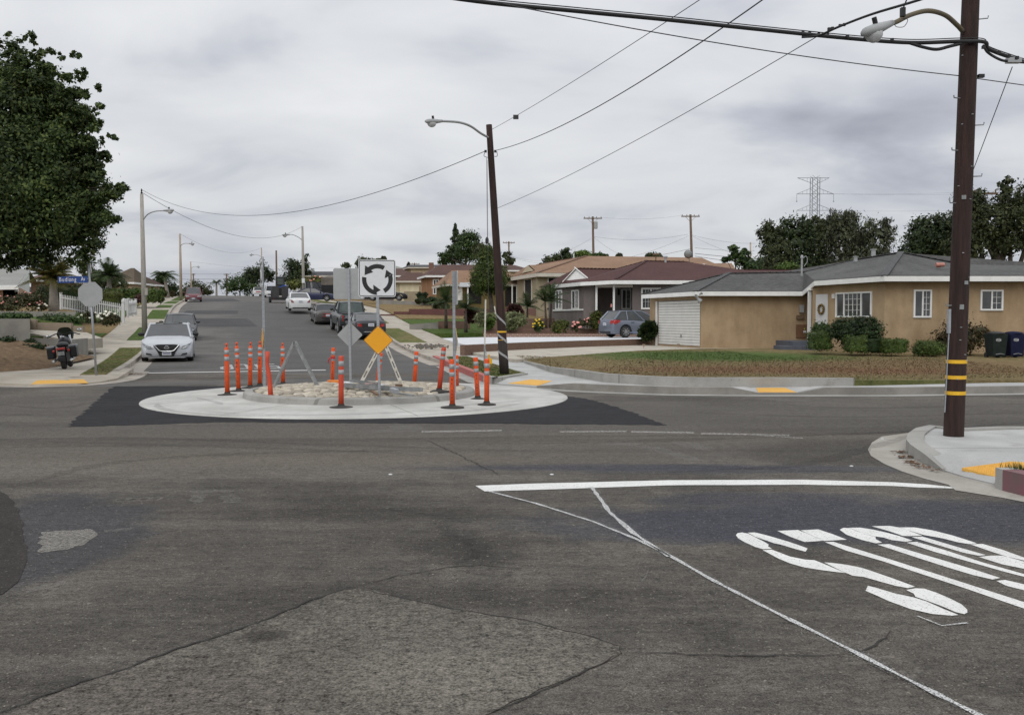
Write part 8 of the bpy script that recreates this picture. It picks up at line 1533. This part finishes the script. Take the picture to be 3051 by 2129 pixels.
for s in (-1, 1):
    part('saddlebag', MB().box((s*.30, .08, .50), (.20, .52, .34)), CP_BLK, False, .045); part('saddlebag_lid', MB().box((s*.30, .08, .685), (.21, .53, .05)), mat('grey_bag_lid', (.22, .23, .26), rough=.3) if s == -1 else bpy.data.materials['grey_bag_lid'], False, .02)
    part('exhaust', MB().tube([(s*.22, .7, .3), (s*.24, -.3, .26)], .045, 10), M_CHR); part('fork', MB().tube([(s*.12, 1.6, .32), (s*.12, 1.25, 1.0)], .03, 8), M_CHR); part('handlebar', MB().tube(curve([(0, 1.15, 1.02), (s*.2, 1.1, 1.06), (s*.38, .95, 1.0), (s*.45, .85, .98)], 4), .018, 6), M_TRIMB)
    part('mirror', MB().ell((s*.44, 1.0, 1.12 if s > 0 else 1.0), (.075, .02, .05), 10, 6), M_CHR); part('indicator', MB().ell((s*.2, -.28, .56), (.04, .03, .04), 8, 6), M_TAIL)
mb = MB(); n_ = 8
for i in range(n_+1):
    a = R(-60+120*i/n_)
    for z, wd, y in ((.86, .20, 1.36), (1.05, .25, 1.30), (1.24, .16, 1.2)): mb.v.append((math.sin(a)*wd*1.15, y+math.cos(a)*.06, z-(abs(math.sin(a))**3*.06 if z > 1.2 else 0)))
mb.f = [(3*i+k, 3*i+k+1, 3*i+k+4, 3*i+k+3) for i in range(n_) for k in range(2)]; part('windshield', mb, mat('dark_acrylic', (.04, .05, .035), rough=.1, spec=.7)); part('headlamp', MB().ell((0, 1.45, .85), (.11, .14, .11), 12, 8), M_CHR); part('taillight', MB().box((0, -.36, .62), (.24, .05, .06)), M_TAIL, False, .01); part('licence_plate', MB().box((0, -.40, .48), (.18, .01, .11)), M_GALVD, False)
# ------------------------------------------------------------------ bins, garden lights, markers
def bin_(u, d, m, lab, lid, emb=True):
    p = Q(u, 1066, d); p.z = .22; t = thing('wheelie_bin', lab, 'rubbish bin', p, 'bins beside the ochre house'); a = .27; mb = MB(); mb.add([(-a*.8, -.26, .06), (a*.8, -.26, .06), (a*.8, .26, .06), (-a*.8, .26, .06), (-a, -.31, .86), (a, -.31, .86), (a, .33, .86), (-a, .33, .86)], [(0, 1, 2, 3), (4, 5, 6, 7), (0, 1, 5, 4), (1, 2, 6, 5), (2, 3, 7, 6), (3, 0, 4, 7)]); mb.build('body', m, t, world=False, bev=.03)
    MB().ell((0, 0, .87), (a*1.08, .36, .075), 14, 6).build('lid', lid, t, world=False, smooth=True)
    for s in (-1, 1): MB().lathe([(.02, -.04), (.1, -.04), (.1, .04), (.02, .04)], 14, (s*.2, .24, .1), Matrix.Rotation(R(90), 3, 'Y')).build('wheel', M_TYRE, t, world=False)
    if emb:
        mb = MB()
        for r, z in ((.085, .66), (.085, .63)): mb.tube([(-.06+math.cos(q)*r, -.302, z+math.sin(q)*.03) for q in np.linspace(0, 6.283, 15)], .006, 5)
        mb.build('emblem', M_SIGNW, t, world=False)
    MB().tube([(-.15, -.3, .14), (.0, -.33, .17), (.15, -.3, .14)], .012, 6).build('lift_bar', M_GALVD, t, world=False)
    return t
M_BING = mat('dark_green_plastic', (.013, .019, .017), (.019, .026, .023), 4, .85, spec=.2); M_BINB = mat('dark_blue_plastic', (.009, .011, .034), (.012, .015, .044), 4, .85, spec=.2)
bin_(2966, 32.4, M_BING, 'dark green wheelie bin with a white oval emblem at the right edge', M_BLK); bin_(3018, 32.6, M_BINB, 'dark blue wheelie bin with a white oval emblem at the right edge', M_BINB); bin_(3062, 33.2, M_BARN, 'brown-lidded wheelie bin cut off by the right edge behind the blue one', M_BARN, False)
for i, (u, v, l) in enumerate(((1918, 1036, 'leftmost by the driveway'), (2021, 1034, 'under the middle of the garage door'), (2087, 1034, 'at the near corner of the garage'), (2211, 1034, 'below the blank ochre wall'), (2283, 1033, 'below the blank wall right of its middle'), (2347, 1033, 'nearest the porch steps'))):
    p = G(u, v, .26); t = thing('garden_light', 'small tan flared garden light '+l, 'garden light', p, 'garden lights edging the lawn'); MB().lathe([(.015, 0), (.015, .06), (.03, .07), (.085, .17), (.08, .17)], 12, p).build('lamp', mat('tan_plastic', (.36, .27, .19), rough=.7) if i == 0 else bpy.data.materials['tan_plastic'], t)
    MB().lathe([(.012, -.05), (.012, .02)], 8, p).build('stake', M_GALVD, t)
b = G(1443, 1090, .16); a_ = Q(1447, 892, b.y); t = thing('wooden_stake', 'tall pale wooden stake standing in the parkway grass left of the centre pole', 'stake', b); MB().bar(b, a_, .045, .045, up=(0, 1, 0)).build('upper_post', M_WOODW, t); MB().bar(b-UZ*.05, b+(a_-b)*.32, .055, .055, up=(0, 1, 0)).build('dark_base', M_GALVD, t)
p = G(1457, 1095, .16); t = thing('marker_post', 'short yellow marker post between two delineators beside the stake', 'marker', p); d_ = p.y; h_ = Q(1457, 1056, d_).z-p.z; MB().lathe([(.045, 0), (.045, h_*.55), (.03, h_*.62), (.03, h_)], 10, p).build('post', M_TACT, t); MB().box(p+UZ*h_*.5+Vector((.05, -.03, 0)), (.09, .07, .16)).build('bracket', M_YBAND, t)
MB().bar(b+(a_-b)*.28, Vector((p.x, p.y, p.z+h_*.45)), .012, .012).build('tie_wire', M_GALVD, t)
# loose gravel on the right-hand driveway apron, litter on the road
rg = random.Random(4); mb = MB()
for i in range(260):
    u = 1270+rg.gauss(0, 26); v = 1031+rg.gauss(0, 3.2); p = G(u, v, .30); s = rg.uniform(.02, .06); mb.ell((p.x, p.y, .30), (s, s*.8, s*.6), 5, 4)
tag(mb.build('gravel_heap', M_MORT), kind='stuff')
for i, (u, v, l) in enumerate(((2629, 1309, 'crumpled white litter on the dark asphalt near the corner gutter'), (2537, 1390, 'tiny white scrap on the asphalt left of the corner gutter'), (1163, 1415, 'small white scrap in the road below the stop line start'), (1644, 1415, 'small white scrap just above the stop line'))):
    p = G(u, v, .0); mb = MB().ell((p.x, p.y, .008), (.022, .012, .009), 6, 4); tag(mb.build('litter', M_SIGNW), l, 'litter')
